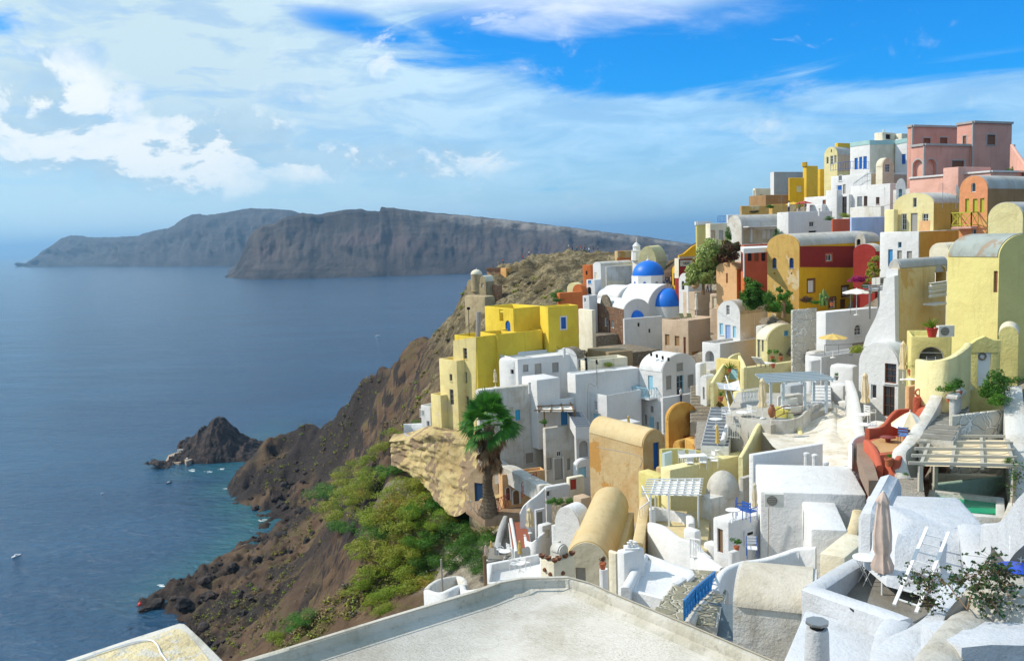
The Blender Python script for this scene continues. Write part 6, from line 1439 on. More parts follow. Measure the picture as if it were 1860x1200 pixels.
    hl = np.exp(-(((X+118)/60)**2+((Yg-462)/34)**2))*1.6 + np.clip((14-Z)/10, 0, 1)*.8
    g1 = np.exp(-(((X+45)/22)**2+((Yg-258)/26)**2))*1.2
    lv = np.clip((fbm(X*.018+7, Yg*.03+2, 6)+.02)*3.2, 0, 1)*np.clip((78-Z)/20, 0, 1)*.95
    att('lava', np.maximum(lv, np.maximum(hl, g1)*np.clip(.75+fbm(X*.04, Yg*.04, 4)*1.2, 0, 1)))
    tag(mkobj('hillside', me, land_mat(), None, 0), kind='structure'); me.polygons.foreach_set('use_smooth', [True]*len(me.polygons))
    from mathutils.bvhtree import BVHTree
    return H, BVHTree.FromPolygons(v.tolist(), f.tolist())
H_, BVH = land()
def ground(x, y): return float(H_(np.array([x]), np.array([y]))[0])
def hit(px, py):
    """where the view ray meets the hillside"""
    d = ray(px, py).normalized(); q = BVH.ray_cast(ORG+d*24, d, 900)
    return q[0] if q[0] is not None else Vector((0, 0, -99))

# ================================================================== islands across the water
def isl_mat(name, c1, c2, band=True):
    m = bpy.data.materials.new(name); m.use_nodes = True; nt = NT(m.node_tree); b = nt.n['Principled BSDF']; b.inputs['Roughness'].default_value = .95
    g = nt.new('ShaderNodeNewGeometry').outputs['Position']
    n = nt.noise(nt.mapv(g, (1, 1, 2.2)), .006, 8, .66, .5); st = nt.noise(nt.mapv(g, (.15, .15, 3.0)), .012, 6, .6, .4)
    c = nt.mix(nt.ramp(n, .4, .62), c1, c2); c = nt.mix(nt.math('MULTIPLY', nt.ramp(st, .5, .66), .6), c, tuple(x*.45 for x in c1))
    if band:
        at = nt.new('ShaderNodeAttribute'); at.attribute_name = 'pumice'
        k = nt.math('MULTIPLY', at.outputs['Fac'], nt.ramp(nt.noise(nt.mapv(g, (1,1,1)), .012, 6, .7), .38, .58))
        c = nt.mix(k, c, (.24, .21, .18))
        at2 = nt.new('ShaderNodeAttribute'); at2.attribute_name = 'redrock'
        c = nt.mix(nt.math('MULTIPLY', at2.outputs['Fac'], nt.ramp(nt.noise(g, .005, 5, .6), .40, .6)), c, (.070, .046, .042))
    nt.set(b.inputs['Base Color'], c)
    bp = nt.new('ShaderNodeBump'); bp.inputs['Strength'].default_value = 1.0; bp.inputs['Distance'].default_value = 11
    nt.set(bp.inputs['Height'], nt.noise(nt.mapv(g, (1.6, 1.6, .8)), .016, 7, .66, .3)); nt.l.new(bp.outputs[0], b.inputs['Normal']); return m
def island(name, base, top, depth, back, mat, seed, gul=60, bend=0.0, res=420):
    """base: pixels on the water line; top: pixels of the skyline, set back by depth metres"""
    bx = [b[0] for b in base]; by = [b[1] for b in base]; tx = [t[0] for t in top]; ty = [t[1] for t in top]
    pxs = np.linspace(min(tx[0], bx[0]), max(tx[-1], bx[-1]), res); rows = 56; vs = []; pm = []; rr = []
    for k, px in enumerate(pxs):
        pb = VZ(px, float(np.interp(px, bx, by)), 0); s = k/(res-1)
        dep = depth*(.35+.65*min(1, s*5))*(.4+.6*min(1, (1-s)*14+.3)); pyt = float(np.interp(px, tx, ty))
        jit = float(fbm(np.array([s*60+seed]), np.array([seed*1.0]), 4)[0])
        pt = V(px, pyt+jit*1.1, pb.y+dep)
        for j in range(rows):
            t = j/(rows-1)*1.6
            if t <= 1:
                q = pb.lerp(pt, t); prof = t**.80 if t > .0 else 0; z = max(0, pt.z)*(prof*.86+.14*t*t); 
                if t > .86: z = pt.z*(1-(1-t)*.55) if bend else z
                w = math.sin(math.pi*min(1, t*1.03))
                vs.append([q.x, q.y, z, w, t]); 
            else:
                e = (t-1)/.6; q = Vector((pt.x+(pt.x/pt.y)*back*e, pt.y+back*e, 0)); z = pt.z*(1-e*e*1.08)-e*6; vs.append([q.x, q.y, z, 0, t])
            pm.append((s, t))
    A = np.array(vs); pm = np.array(pm); sx = pm[:,0]*11+seed
    g = fbm(sx, pm[:,1]*1.1+seed, 6, True)*.8+fbm(sx*2.6, pm[:,1]*1.8, 6)*.7
    A[:,1] -= g*gul*A[:,3]; A[:,2] += g*gul*.22*A[:,3]*(pm[:,1] < 1); A[pm[:,1] == 0, 2] = -4
    nx, ny = res, rows
    f = [(i*ny+j, (i+1)*ny+j, (i+1)*ny+j+1, i*ny+j+1) for i in range(nx-1) for j in range(ny-1)]
    me = bpy.data.meshes.new(name); me.from_pydata(A[:,:3].tolist(), [], f)
    s, t = pm[:,0], pm[:,1]
    pu = np.exp(-((t-.90)/.10)**2)*np.clip((s-.33)/.2, 0, 1); rd = np.exp(-((t-.42-.1*np.sin(s*9))/.18)**2)
    for nm, ar in (('pumice', pu), ('redrock', rd)): a = me.attributes.new(nm, 'FLOAT', 'POINT'); a.data.foreach_set('value', ar.astype(np.float32))
    o = mkobj(name, me, mat, None, 0); me.polygons.foreach_set('use_smooth', [True]*len(me.polygons)); return tag(o, kind='structure')
IM = isl_mat('island_rock', (.022, .018, .018), (.070, .054, .046))
island('near_island', [(412,504), (430,506), (470,507.5), (560,506), (700,502), (820,498.5), (880,497), (1000,496), (1130,494), (1300,490)],
       [(412,503), (425,492), (438,465), (452,430), (462,418), (476,409), (498,405), (512,396), (530,392), (548,386), (575,389), (600,385), (628,380), (655,379), (668,382), (690,383), (692,375), (720,378), (760,383), (850,391), (950,402), (1040,413), (1100,421), (1180,431), (1250,443), (1300,452)],
       520, 2200, IM, 3.0, 40, 1)
island('far_island', [(34,484), (60,484.5), (140,484), (300,484), (420,483), (560,481), (640,480)],
       [(34,483), (40,478), (48,480), (60,470), (68,468), (76,455), (84,452), (100,441), (112,432), (128,427), (145,428), (170,431), (210,430), (252,428), (260,424), (285,417), (305,414), (318,408), (330,397), (350,388), (362,388), (376,390), (410,385), (440,379), (455,377), (500,379), (530,381), (545,386), (580,392), (640,398)],
       900, 3000, isl_mat('far_rock', (.03, .028, .03), (.055, .05, .05), False), 8.0, 120, 0, 260)

# ================================================================== little island with landing stage
def sea_rock():
    p0 = VZ(398, 828, 0); W_ = 92*p0.y/F; D_ = 30
    nx, ny = 170, 110; xs = np.linspace(-1.15, 1.15, nx); ys = np.linspace(-1.2, 1.2, ny); X, Y = np.meshgrid(xs, ys)
    sil = np.interp(X, [-1.1,-.98,-.70,-.62,-.50,-.42,-.34,-.26,-.12,-.02,.06,.18,.24,.42,.55,.66,.80,.95,1.1], [-.2,-.02,.03,.35,.52,.55,.72,.66,.88,1.0,.94,.86,.74,.46,.36,.26,.12,.05,-.2])
    Z = sil*np.clip(1.15-abs(Y+.1)**1.3*1.55*(1+.3*np.abs(X)), -.25, 1)
    n = fbm(X*3.1+4, Y*3.1, 6, True); n2 = fbm(X*9, Y*9, 5, True)
    Z = np.where(Z > -.02, Z+n*.13*(Z > 0)+n2*.055, Z)
    h = V(369, 762, p0.y).z*.90
    v = np.stack([(p0.x+X*W_/1.0*.5*2*.5*2*.5).ravel(), (p0.y+8+Y*D_).ravel(), (Z*h).ravel()], 1)
    v[:,0] = p0.x-1.0 + X.ravel()*(88*p0.y/F)
    f = [(j*nx+i, j*nx+i+1, (j+1)*nx+i+1, (j+1)*nx+i) for j in range(ny-1) for i in range(nx-1)]
    me = bpy.data.meshes.new('r'); me.from_pydata(v.tolist(), [], f)
    m = bpy.data.materials.new('lava_rock'); m.use_nodes = True; nt = NT(m.node_tree); b = nt.n['Principled BSDF']; b.inputs['Roughness'].default_value = .9
    g = nt.new('ShaderNodeNewGeometry').outputs['Position']
    nt.set(b.inputs['Base Color'], nt.mix(nt.ramp(nt.noise(g, .25, 6, .7), .42, .66), (.018, .015, .015), (.07, .042, .034)))
    bp = nt.new('ShaderNodeBump'); bp.inputs['Distance'].default_value = 1.0; nt.set(bp.inputs['Height'], nt.noise(g, .7, 6, .7)); nt.l.new(bp.outputs[0], b.inputs['Normal'])
    o = mkobj('rocky_islet', me, m, None, 0); me.polygons.foreach_set('use_smooth', [True]*len(me.polygons)); tag(o, kind='structure')
    mb = MB(); z = 1.2
    P = [VZ(*q, z) for q in ((301,836), (306,826), (330,818), (345,822), (342,834), (325,840))]; mb.prism([(p.x, p.y) for p in P], -1, z)
    P = [VZ(*q, z+1.5) for q in ((326,820), (345,818), (352,832), (338,838))]; mb.prism([(p.x, p.y) for p in P], 0, z+1.5)
    a, c_ = VZ(334, 822, z+1.5), VZ(340, 834, z+1.5); mb.beam(a, c_, 1.0, 1.6, 1); a, c_ = VZ(322, 818, z+1.5), VZ(336, 817, z+1.5); mb.beam(a, c_, 1.2, 1.2, 1)
    tag(mb.build('landing_stage', [stucco('quay', (.42,.33,.26), .5), WHITE2]), 'pale stone landing stage with white wall on the little rocky islet', 'landing stage')
sea_rock()
def foam():
    rs = random.Random(4); mb = MB()
    for px, py, L in ((448,797,13), (456,802,9), (350,854,8), (380,856,8), (425,886,8), (432,900,8), (468,945,9), (440,990,7), (330,838,5), (400,852,5), (300,1063,7), (262,1094,6)):
        c = VZ(px, py, 0)
        for k in range(7):
            x, y = c.x+rs.gauss(0, L*.22), c.y+rs.gauss(0, L*.16); r = rs.uniform(.25, 1.0); n = 7; a0 = rs.random()*6
            mb.add([(x+r*1.6*rs.uniform(.6,1.2)*math.cos(a0+i*.9), y+r*.7*rs.uniform(.6,1.2)*math.sin(a0+i*.9), .09+.002*k) for i in range(n)], [tuple(range(n))])
    tag(mb.build('foam', plain('foam', (.62,.68,.68), .7), None, 0), 'white wash breaking along the dark rocks', kind='stuff')
foam()
def boat(px, py, L, label, c=WHITEP, rz=.3):
    p = VZ(px, py, 0); e = empty('boat', p, label, 'boat', 'boats on the water', rz)
    mb = MB(); n = 9; vs = []
    for i in range(n):
        t = i/(n-1); w = L*.16*math.sin(math.pi*min(1, .22+t*.78))**.7 if t < 1 else .02; x = (t-.5)*L; s = .15*L*(.6+.4*t*t)
        vs += [(x, -w, s), (x, -w*.55, -.1), (x, w*.55, -.1), (x, w, s)]
    fs = [(i*4+j, (i+1)*4+j, (i+1)*4+j+1, i*4+j+1) for i in range(n-1) for j in range(3)]+[(0,1,2,3)]+[(i*4+3, (i+1)*4+3, (i+1)*4, i*4) for i in range(n-1)]
    mb.add(vs, fs); o = mb.build('hull', c, None); o.parent = e
    mb = MB(); mb.box((-L*.05, 0, L*.17), (L*.3, L*.16, L*.14)); o = mb.build('cabin', WHITEP, None); o.parent = e
boat(686, 610, 6.5, 'small white boat alone in mid channel left of the yellow building'); boat(30, 1010, 4.0, 'little white boat near the lower left edge of the sea', rz=1.0)
boat(307, 877, 3.6, 'dark small boat moored just below the rocky islet', plain('dark_hull', (.03,.03,.04), .5), .8); boat(186, 896, 1.6, 'tiny white dinghy far left of the rocky islet', rz=.2)
boat(932, 497, 26, 'white ferry shaped boat under the near island cliffs', rz=0); boat(813, 497, 18, 'small ship at the foot of the near island', rz=0)
mb = MB(); p = VZ(255, 1099, 0); mb.lathe([(.05,-.6), (.8,-.3), (1.0,.3), (.8,.9), (.2,1.3), (.15,1.8), (.02,1.85)], tuple(p), 12); tag(mb.build('buoy', plain('red_float', (.5,.02,.02), .4)), 'red float bobbing off the point at the lower left', 'buoy')

# ================================================================== air
def haze():
    mb = MB(); mb.box((0, 22000, 260), (96000, 60000, 640))
    m = bpy.data.materials.new('haze'); m.use_nodes = True; nt = NT(m.node_tree); nt.n.clear()
    o = nt.new('ShaderNodeOutputMaterial'); v = nt.new('ShaderNodeVolumePrincipled'); v.inputs['Density'].default_value = HAZE
    v.inputs['Color'].default_value = (.34, .64, .98, 1); v.inputs['Anisotropy'].default_value = .3; nt.l.new(v.outputs[0], o.inputs['Volume'])
    tag(mb.build('haze', m, None, 0), kind='stuff')
HAZE = 5.8e-5
haze()
# ================================================================== plants
GROUPB = 'shrubs on the slope'
def leafmesh(name, n, size, lobes, seed, squash=.8, fill=.55, long=1.0):
    """leaf clumps spread through several lobes, unit radius"""
    rs = np.random.RandomState(seed); vs = []; fs = []
    C = [(np.array([0,0,.0]), .72)]+[(rs.normal(size=3)*[.42,.42,.30], rs.uniform(.30,.50)) for _ in range(lobes)]
    pts = []
    while len(pts) < n:
        c, r = C[rs.randint(len(C))]; d = rs.normal(size=3); d /= np.linalg.norm(d); q = c+d*r*(1-fill*rs.rand()**2.2)
        if q[2] < -.45: continue
        if fbm(np.array([q[0]*3+seed]), np.array([q[1]*3+q[2]*2.5]), 3)[0] < -.28: continue
        pts.append((q, d))
    for q, d in pts:
        t = rs.normal(size=3); t -= t.dot(d)*d*.5; t /= np.linalg.norm(t)+1e-6; b = np.cross(t, d+rs.normal(size=3)*.5); b /= np.linalg.norm(b)+1e-6
        s = size*rs.uniform(.6, 1.5); k = len(vs)
        vs += [tuple(q-t*s*long), tuple(q+b*s*.5), tuple(q+t*s*long), tuple(q-b*s*.5)]; fs.append((k, k+1, k+2, k+3))
    me = bpy.data.meshes.new(name); me.from_pydata([(v[0], v[1], v[2]*squash) for v in vs], [], fs); return me
FOL = {'olive': foliage('broom_green', (.22,.33,.025), (.37,.37,.05), (.38,.27,.05), .16),
       'green': foliage('leaf_green', (.06,.20,.015), (.11,.26,.03), None, .5),
       'dark': foliage('dark_green', (.05,.15,.02), (.09,.22,.025), None, .6),
       'light': foliage('light_green', (.32,.42,.10), (.45,.52,.18), (.26,.22,.08), .7),
       'rust': foliage('rust_leaves', (.14,.05,.03), (.08,.09,.03), None, .6),
       'magenta': foliage('magenta_bloom', (.42,.02,.16), (.30,.02,.10), None, .8)}
VAR = {}
def bush(px, py, rx, label, kind='olive', Y=None, rz=.55, cat='shrub', group=None, name='shrub', n=2600, size=.055, dz=0.0):
    key = (n, size, hash(px) % 3)
    if key not in VAR: VAR[key] = leafmesh('leaves', n, size, 7, 3+len(VAR))
    p = hit(px, py) if Y is None else V(px, py, Y); r = rx*p.y/F*(1.55 if Y is None else 1.3)
    k2 = (key, kind)
    if k2 not in VAR:
        me = VAR[key].copy(); me.materials.append(FOL[kind]); VAR[k2] = me
    o = bpy.data.objects.new(name, VAR[k2]); COL.objects.link(o); o.location = (p.x, p.y, p.z+(dz+.22)*r); o.scale = (r, r, r*rz*1.2); o.rotation_euler = (0,0,(px*7.3) % 6.28)
    return tag(o, label, cat, group)
# broom covered slope: rounded mounds one can tell apart
mounds = [(615,935,34,'olive','tall rounded broom mound standing furthest left on the slope'), (632,878,26,'olive','upright broom bush above the leftmost mound'), (660,850,24,'olive','small broom bush on the slope crest'),
 (650,915,26,'olive','broom bush tucked right of the leftmost mound'), (690,878,34,'olive','big round broom mound under the peeling rock wall'), (722,905,30,'olive','broom mound left of the peeling wall foot'),
 (752,905,32,'olive','round broom mound touching the peeling wall foot'), (700,945,34,'olive','broad broom mound in the middle of the slope'), (790,930,34,'green','bright green mound below the peeling rock wall'),
 (745,962,36,'olive','yellowing broom mound above the dark shrubs'), (690,1005,36,'olive','golden broom mound left of the dark shrubs'), (720,1035,34,'olive','golden brown bush low on the slope'),
 (665,1060,28,'olive','brownish bush above the near roof edge'), (745,1075,34,'olive','rusty golden bush just above the near roof edge'), (700,1085,26,'olive','flat broom clump close to the near roof edge'),
 (530,1140,24,'green','bright green patch of bushes low on the cliff terrace'), (560,1128,22,'green','green bush right of the bright low patch'), (508,1160,20,'olive','small olive bush left of the bright low patch'),
 (720,790,16,'olive','narrow bush climbing towards the white garden terrace'), (700,815,20,'olive','bush on the crest left of the peeling rock wall'), (680,835,18,'olive','little bush on the crest nearest the sea'),
 (752,782,16,'green','hedge plant in the white garden terrace'), (770,784,13,'dark','dark hedge plant beside the tiny white house'), (640,965,20,'dark','grey green scrub below the leftmost mound'), (845,955,24,'green','fresh green bush below the cave house terrace'),
 (735,985,20,'olive','small olive bush in the centre of the slope'), (780,985,26,'green','green bush left of the dark shrubs')]
for px, py, r, k, lb in mounds: bush(px, py, r, lb, k, group=GROUPB, n=7000, size=.026)
more = [(600,905,28),(640,900,30),(675,900,30),(670,945,30),(720,930,32),(760,930,30),(705,975,32),(660,1000,26),(730,1010,32),(690,1050,30),(760,1000,28),(640,1080,20),(715,860,22),(745,885,20),(800,955,26),(665,870,20),(775,1060,22),(700,1110,22),(625,960,22),(680,1100,18)]
MORE_L = ['outermost low broom bush overlooking the sea side of the thicket', 'broom bush just right of the leftmost mound top', 'broom bush between the leftmost mound and the peeling wall', 'broom bush in the left middle of the thicket', 'broom bush under the lowest point of the brown wall patch', 'broom bush right under the peeling wall foot', 'broom bush at the exact middle of the thicket', 'broom bush on the left lower flank above the bare brown gully', 'broom bush left of where the dark shrubs begin', 'low broom bush halfway between gully and near roof', 'broom bush touching the dark shrub belt from the left', 'single broom tuft low in the bare brown gully', 'small broom tuft on the crest against the peeling wall', 'little broom tuft in the shadow line of the peeling wall', 'broom bush above the dark shrub belt near the wall tip', 'small crest broom at the upper left of the thicket', 'broom bush beside the scalloped white parapet', 'last broom tuft above the nearest roof edge', 'small broom left below the leftmost mound', 'isolated broom tuft at the lower left end of the thicket']
for i, (px, py, r) in enumerate(more):
    bush(px, py, r, MORE_L[i], 'olive' if i % 6 else 'green', group='broom thicket below the peeling wall', n=7000, size=.026)
darks = [(815,985,30,'dark green shrub at the left of the shrub belt'), (855,975,32,'dark green shrub below the palm'), (885,955,28,'lush green shrub right at the foot of the palm'), (895,985,22,'lush shrub left of the grey white outer wall'),
 (790,1020,28,'dark shrub over the scalloped white parapet'), (830,1025,32,'big dark shrub in front of the folded parasols'), (865,1010,26,'dark shrub next to the folded parasols'), (870,1040,24,'low dark shrub by the wooden pole'), (765,1040,26,'green shrub at the left of the scalloped parapet'), (845,1000,26,'middle shrub of the dark green belt'), (872,946,18,'small bush hugging the left side of the palm foot'), (905,948,18,'small bush hugging the right side of the palm foot'), (850,938,20,'bush under the timber rail of the cave house'), (925,950,14,'bush left of the brick red steps')]
for px, py, r, lb in darks: bush(px, py, r, lb, 'green' if px > 870 else 'dark', group=GROUPB, n=7000, size=.026)
# scrub speckles: ground cover nobody could count
def scrub():
    rs = np.random.RandomState(5); base = leafmesh('s', 60, .16, 2, 9); bv = np.array([v.co[:] for v in base.vertices]); bf = [tuple(p.vertices) for p in base.polygons]; vs = []; fs = []; mi = []
    cnt = 0
    while cnt < 2300:
        px, py = rs.uniform(240, 1050), rs.uniform(500, 1190)
        Yg = 0; p = hit(px, py)
        if p.z < 5 or p.y < 88 or p.z > 128: continue
        if fbm(np.array([p.x*.03]), np.array([p.y*.03]), 3)[0] < -.12: continue
        a, c = rs.rand()*6.28, rs.uniform(.3, 1.0)**1.5*(1.2+p.y/300); R_ = np.array([[math.cos(a), -math.sin(a), 0], [math.sin(a), math.cos(a), 0], [0,0,1]])
        k = len(vs)*1; off = sum(len(x) for x in vs); vs.append((bv @ R_.T)*[c, c, c*.7]+[p.x, p.y, p.z+c*.2]); fs += [tuple(i+off for i in f) for f in bf]; m = 0 if rs.rand() < .6 else (1 if rs.rand() < .7 else 2); mi += [m]*len(bf); cnt += 1
    me = bpy.data.meshes.new('low_scrub'); me.from_pydata(np.vstack(vs).tolist(), [], fs)
    o = mkobj('low_scrub', me, [foliage('dry_scrub', (.20,.17,.05), (.26,.19,.07), None, .5, .1), FOL['olive'], foliage('grey_scrub', (.12,.12,.08), (.08,.08,.04), None, .5, .1)], None, 0)
    me.polygons.foreach_set('material_index', mi); tag(o, 'dry low scrub speckled over the brown slope', kind='stuff')
scrub()
def boulders():
    rs = np.random.RandomState(15); vs = []; fs = []; off = 0
    bm = bmesh.new(); bmesh.ops.create_icosphere(bm, subdivisions=2, radius=1); bv = np.array([v.co[:] for v in bm.verts]); bf = [tuple(v.index for v in f.verts) for f in bm.faces]; bm.free(); cnt = 0
    while cnt < 170:
        px, py = rs.uniform(235, 700), rs.uniform(780, 1195); p = hit(px, py)
        if p.z < -2 or p.z > 16 or p.y < 150: continue
        s = (.3+1.7*rs.rand()**3)*(1.5 if p.z < 10 else 1); v = bv*(1+.35*rs.normal(size=(len(bv), 1))*.5)*[s, s*rs.uniform(.6,1.2), s*rs.uniform(.5,1)]
        vs.append(v+[p.x, p.y, p.z+s*.1]); fs += [tuple(i+off for i in f) for f in bf]; off += len(bv); cnt += 1
    me = bpy.data.meshes.new('scree'); me.from_pydata(np.vstack(vs).tolist(), [], fs); o = mkobj('scree', me, [bpy.data.materials['lava_rock']], None, 0); tag(o, 'loose dark lava blocks scattered on the lower slope and shore', kind='stuff')
boulders()
# village greenery
bush(1283, 500, 30, 'pale green leafy tree over the lane below the yellow swept wall', 'light', 112, 1.0, 'tree', name='tree_crown', n=6500, size=.045) if False else None
def tree(px, py, Y, crowns, label, kind, trunk_h=3.0, name='tree', cat='tree'):
    p = V(px, py, Y); e = empty(name, p, label, cat); mb = MB(); mb.bar(p-Vector((0,0,.6)), p+Vector((.1,0,trunk_h*.6)), .22, 8, .15)
    for i, (cx, cy, r) in enumerate(crowns[:4]): mb.bar(p+Vector((.1,0,trunk_h*.5)), V(cx, cy, Y), .12, 6, .05)
    mb.build('trunk', TIMBER, e)
    vs = []; fs = []; off = 0
    for i, (cx, cy, r) in enumerate(crowns):
        me = leafmesh('l', int(2200*(r/20)**1.4)+300, .075*20/max(12, r), 6, 40+i+px % 7); c = V(cx, cy, Y+(i % 3-1)*.8); rr = r*1.45*Y/F
        vs += [(v.co.x*rr+c.x, v.co.y*rr+c.y, v.co.z*rr*1.15+c.z) for v in me.vertices]; fs += [tuple(k+off for k in q.vertices) for q in me.polygons]; off = len(vs); bpy.data.meshes.remove(me)
    me = bpy.data.meshes.new('crown'); me.from_pydata(vs, [], fs); mkobj('crown', me, FOL[kind], e, 0); return e
tree(1277, 527, 113, [(1285,462,20), (1297,448,16), (1273,480,18), (1262,500,14), (1290,490,18), (1305,455,14), (1280,508,14), (1300,478,14), (1255,512,10)], 'pale green leafy tree over the lane below the yellow swept wall', 'light')
tree(1325, 475, 110, [(1325,455,14), (1337,450,9), (1316,470,12), (1333,466,10), (1322,446,9)], 'rust red vine tree beside the pale green tree', 'rust', 2)
tree(1368, 552, 93, [(1366,527,13), (1362,512,9), (1378,536,12), (1356,540,11), (1388,546,9), (1370,545,12), (1374,518,8)], 'dark green bamboo like thicket before the cellar arch', 'dark', 2)
tree(1423, 566, 88, [(1423,540,9), (1415,527,6), (1430,555,9), (1410,552,8), (1432,532,5), (1422,556,9)], 'feathery green reed clump under the ochre gable', 'green', 1.5)
bush(1372, 556, 17, 'dark bush mass at the foot of the thicket', 'dark', 93, 1.1); bush(1398, 562, 15, 'dark bush at the foot of the cellar arch', 'green', 92, 1.1); bush(1428, 564, 14, 'green bush mass at the foot of the reed clump', 'green', 89, 1.1); bush(1400, 548, 14, 'grey dark bush between thicket and reed clump', 'dark', 90, 1.2); bush(1465, 548, 15, 'rusty green bush in front of the golden wall', 'rust', 84); bush(1480, 552, 10, 'green bush at the foot of the golden wall', 'green', 83)
bush(1561, 512, 17, 'magenta bougainvillea at the right end of the golden wall', 'magenta', 80); bush(1572, 522, 10, 'dark leaves under the bougainvillea', 'dark', 79.5)
tree(1586, 520, 78, [(1586,484,8), (1590,470,7), (1582,498,8), (1592,492,6), (1578,508,6)], 'tall thin leafy shrub at the red gable', 'olive', 3)
bush(1020, 540, 15, 'deep green bush left of the orange roofs', 'green', 148); bush(1012, 548, 10, 'smaller green bush above the yellow building', 'dark', 146)
bush(1568, 640, 20, 'olive brown bush growing over the white vaulted roof edge', 'olive', 62); bush(1585, 630, 12, 'flowering dry bush behind the white vault', 'olive', 63)
bush(1806, 716, 30, 'dark round bush below the wreathed door', 'dark', 44.8, 1.0); bush(1812, 736, 22, 'glossy green bush at the foot of the dark round bush', 'green', 44); bush(1838, 695, 16, 'light edged bush right of the wreathed door', 'dark', 46)
bush(1375, 556, 10, 'little bush behind the pale blue door house', 'dark', 97); bush(1400, 378, 8, 'small dark bush on the tan terrace edge', 'dark', 128); bush(1372, 387, 8, 'rusty plant on the restaurant roof edge', 'rust', 119)
bush(1535, 395, 10, 'pale flowering plant above the red planter', 'olive', 104); bush(1503, 400, 8, 'small palm like plant left of the red planter', 'green', 108); bush(1323, 430, 7, 'ivy strand on the cream porch house', 'dark', 120, 2.0)
bush(1410, 431, 9, 'dark leafy plant in the restaurant veranda', 'dark', 119.0, 1.2); bush(1845, 312, 10, 'green shrub in front of the pink mansion', 'green', 106)
for q in ((1003,912,11), (1020,914,11), (1038,912,9)): bush(*q, {1003: 'dark green plant at the left of the rock garden', 1020: 'dark green plant in the middle of the rock garden', 1038: 'low plant at the right of the rock garden'}[q[0]], 'green', 72)
bush(1105, 665, 12, 'grey dry bush above the white air conditioner in the ruin', 'olive', 99); bush(1072, 648, 20, 'brown dry scrub over the ruin', 'rust', 112, .5); bush(990, 768, 8, 'potted green plant on the blue doored porch', 'green', 89)
bush(1433, 1040, 7, 'weedy green plant growing behind the sandy rounded roof', 'green', 30); bush(1442, 1045, 5, 'tiny weed by the sandy rounded roof', 'dark', 29)
bush(1830, 845, 12, 'climbing plant at the right end of the timber pergola', 'dark', 37.5, .8); bush(1644, 862, 5, 'weed at the foot of the thick stair wall', 'green', 40)
bush(1327, 1178, 5, 'grass tuft in the blue grey court', 'green', 24, 1.6)
# small plants: pots
def potplant(px, py, Y, h, label, kind='green', spiky=False, pot=None, potr=.2):
    p = V(px, py, Y); e = empty('potted_plant', p, label, 'potted plant'); mb = MB(); mb.lathe([(potr*.7,0), (potr,potr*1.5), (potr*1.12,potr*1.55), (potr*1.12,potr*1.8), (potr*.9,potr*1.8), (potr*.8,potr*1.6)], tuple(p), 14); mb.build('pot', pot or CLAY, e)
    if spiky:
        mb = MB(); rs = random.Random(int(px)); z = Vector((0,0,potr*1.6))
        for i in range(26):
            a = rs.random()*6.28; t = rs.uniform(.2, 1.2); d = Vector((math.cos(a)*math.sin(t), math.sin(a)*math.sin(t), math.cos(t))); q = p+z+d*h*.6; w = Vector((-math.sin(a), math.cos(a), 0))*.035
            mb.add([tuple(p+z-w), tuple(p+z+w), tuple(q+w), tuple(q+d*h*.4-Vector((0,0,h*.12))), tuple(q-w)], [(0,1,2,3,4)])
        mb.build('leaves', FOL[kind], e, 0)
    else:
        me = leafmesh('l', 420, .11, 4, int(px) % 50); me.transform(Matrix.Translation(p+Vector((0,0,potr*1.6+h*.45))) @ Matrix.Diagonal((h*.5, h*.5, h*.6, 1))); mkobj('leaves', me, FOL[kind], e, 0)
    return e
potplant(1325, 676, 84, .9, 'spiky plant in a clay pot on the yellow stair block', spiky=True); potplant(1403, 654, 78, .9, 'bushy plant in a square clay pot by the loungers'); potplant(1404, 668, 77, .7, 'low leafy pot plant in front of the loungers')
potplant(1418, 655, 79, .5, 'small reddish pot plant at the cottage corner', 'rust'); potplant(1693, 612, 48.2, .75, 'aloe in a wide red bowl on the yellow porch roof', 'olive', True, plain('red_bowl', (.45,.03,.02), .4), .28)
potplant(1338, 1000, 40, .55, 'round green plant in a red pot on a white pedestal', potr=.13); potplant(1095, 1033, 37.2, .45, 'red green cactus pot on the slim white pillar', 'rust', potr=.15)
potplant(1725, 730, 45.4, 1.0, 'tall leafy plant in a large clay pot left of the stairs', potr=.2); potplant(1740, 722, 45.6, .9, 'dark leafy pot plant by the white stair wall', 'dark', potr=.2)
potplant(1505, 645, 66, .4, 'tiny plant in a blue pot on the white parapet', pot=MIDB, potr=.14) if False else potplant(1519, 690, 66, .45, 'tiny plant in a blue grey pot beside the pergola', pot=METALG, potr=.16)
potplant(1655, 682, 51, .6, 'flowering plant behind the curved cream wall', 'light'); potplant(1309, 729, 64, .5, 'green plant in the corner of the shade sail terrace'); potplant(1511, 556, 82, .8, 'red flower pot beside the golden house door', 'rust')
potplant(1615, 846, 40.5, .4, 'small green plant hanging in the red wall gap'); potplant(1450, 600, 40, .3, 'x') if False else None
mb = MB()
for i, (dx, dy, hh) in enumerate(((0,0,1.6), (.3,.1,1.1), (-.3,.05,1.2), (.15,-.2,.9), (-.15,-.2,.8))):
    p = V(1496, 555, 84)+Vector((dx, dy, 0)); mb.lathe([(.10,0), (.13,hh*.5), (.12,hh*.9), (.02,hh)], tuple(p), 7)
    mb.bar(p+Vector((0,0,hh*.5)), p+Vector((.25,0,hh*.85)), .08, 6, .06)
tag(mb.build('cactus', plain('cactus_green', (.12,.22,.05), .6)), 'upright green cactus against the golden wall', 'cactus')
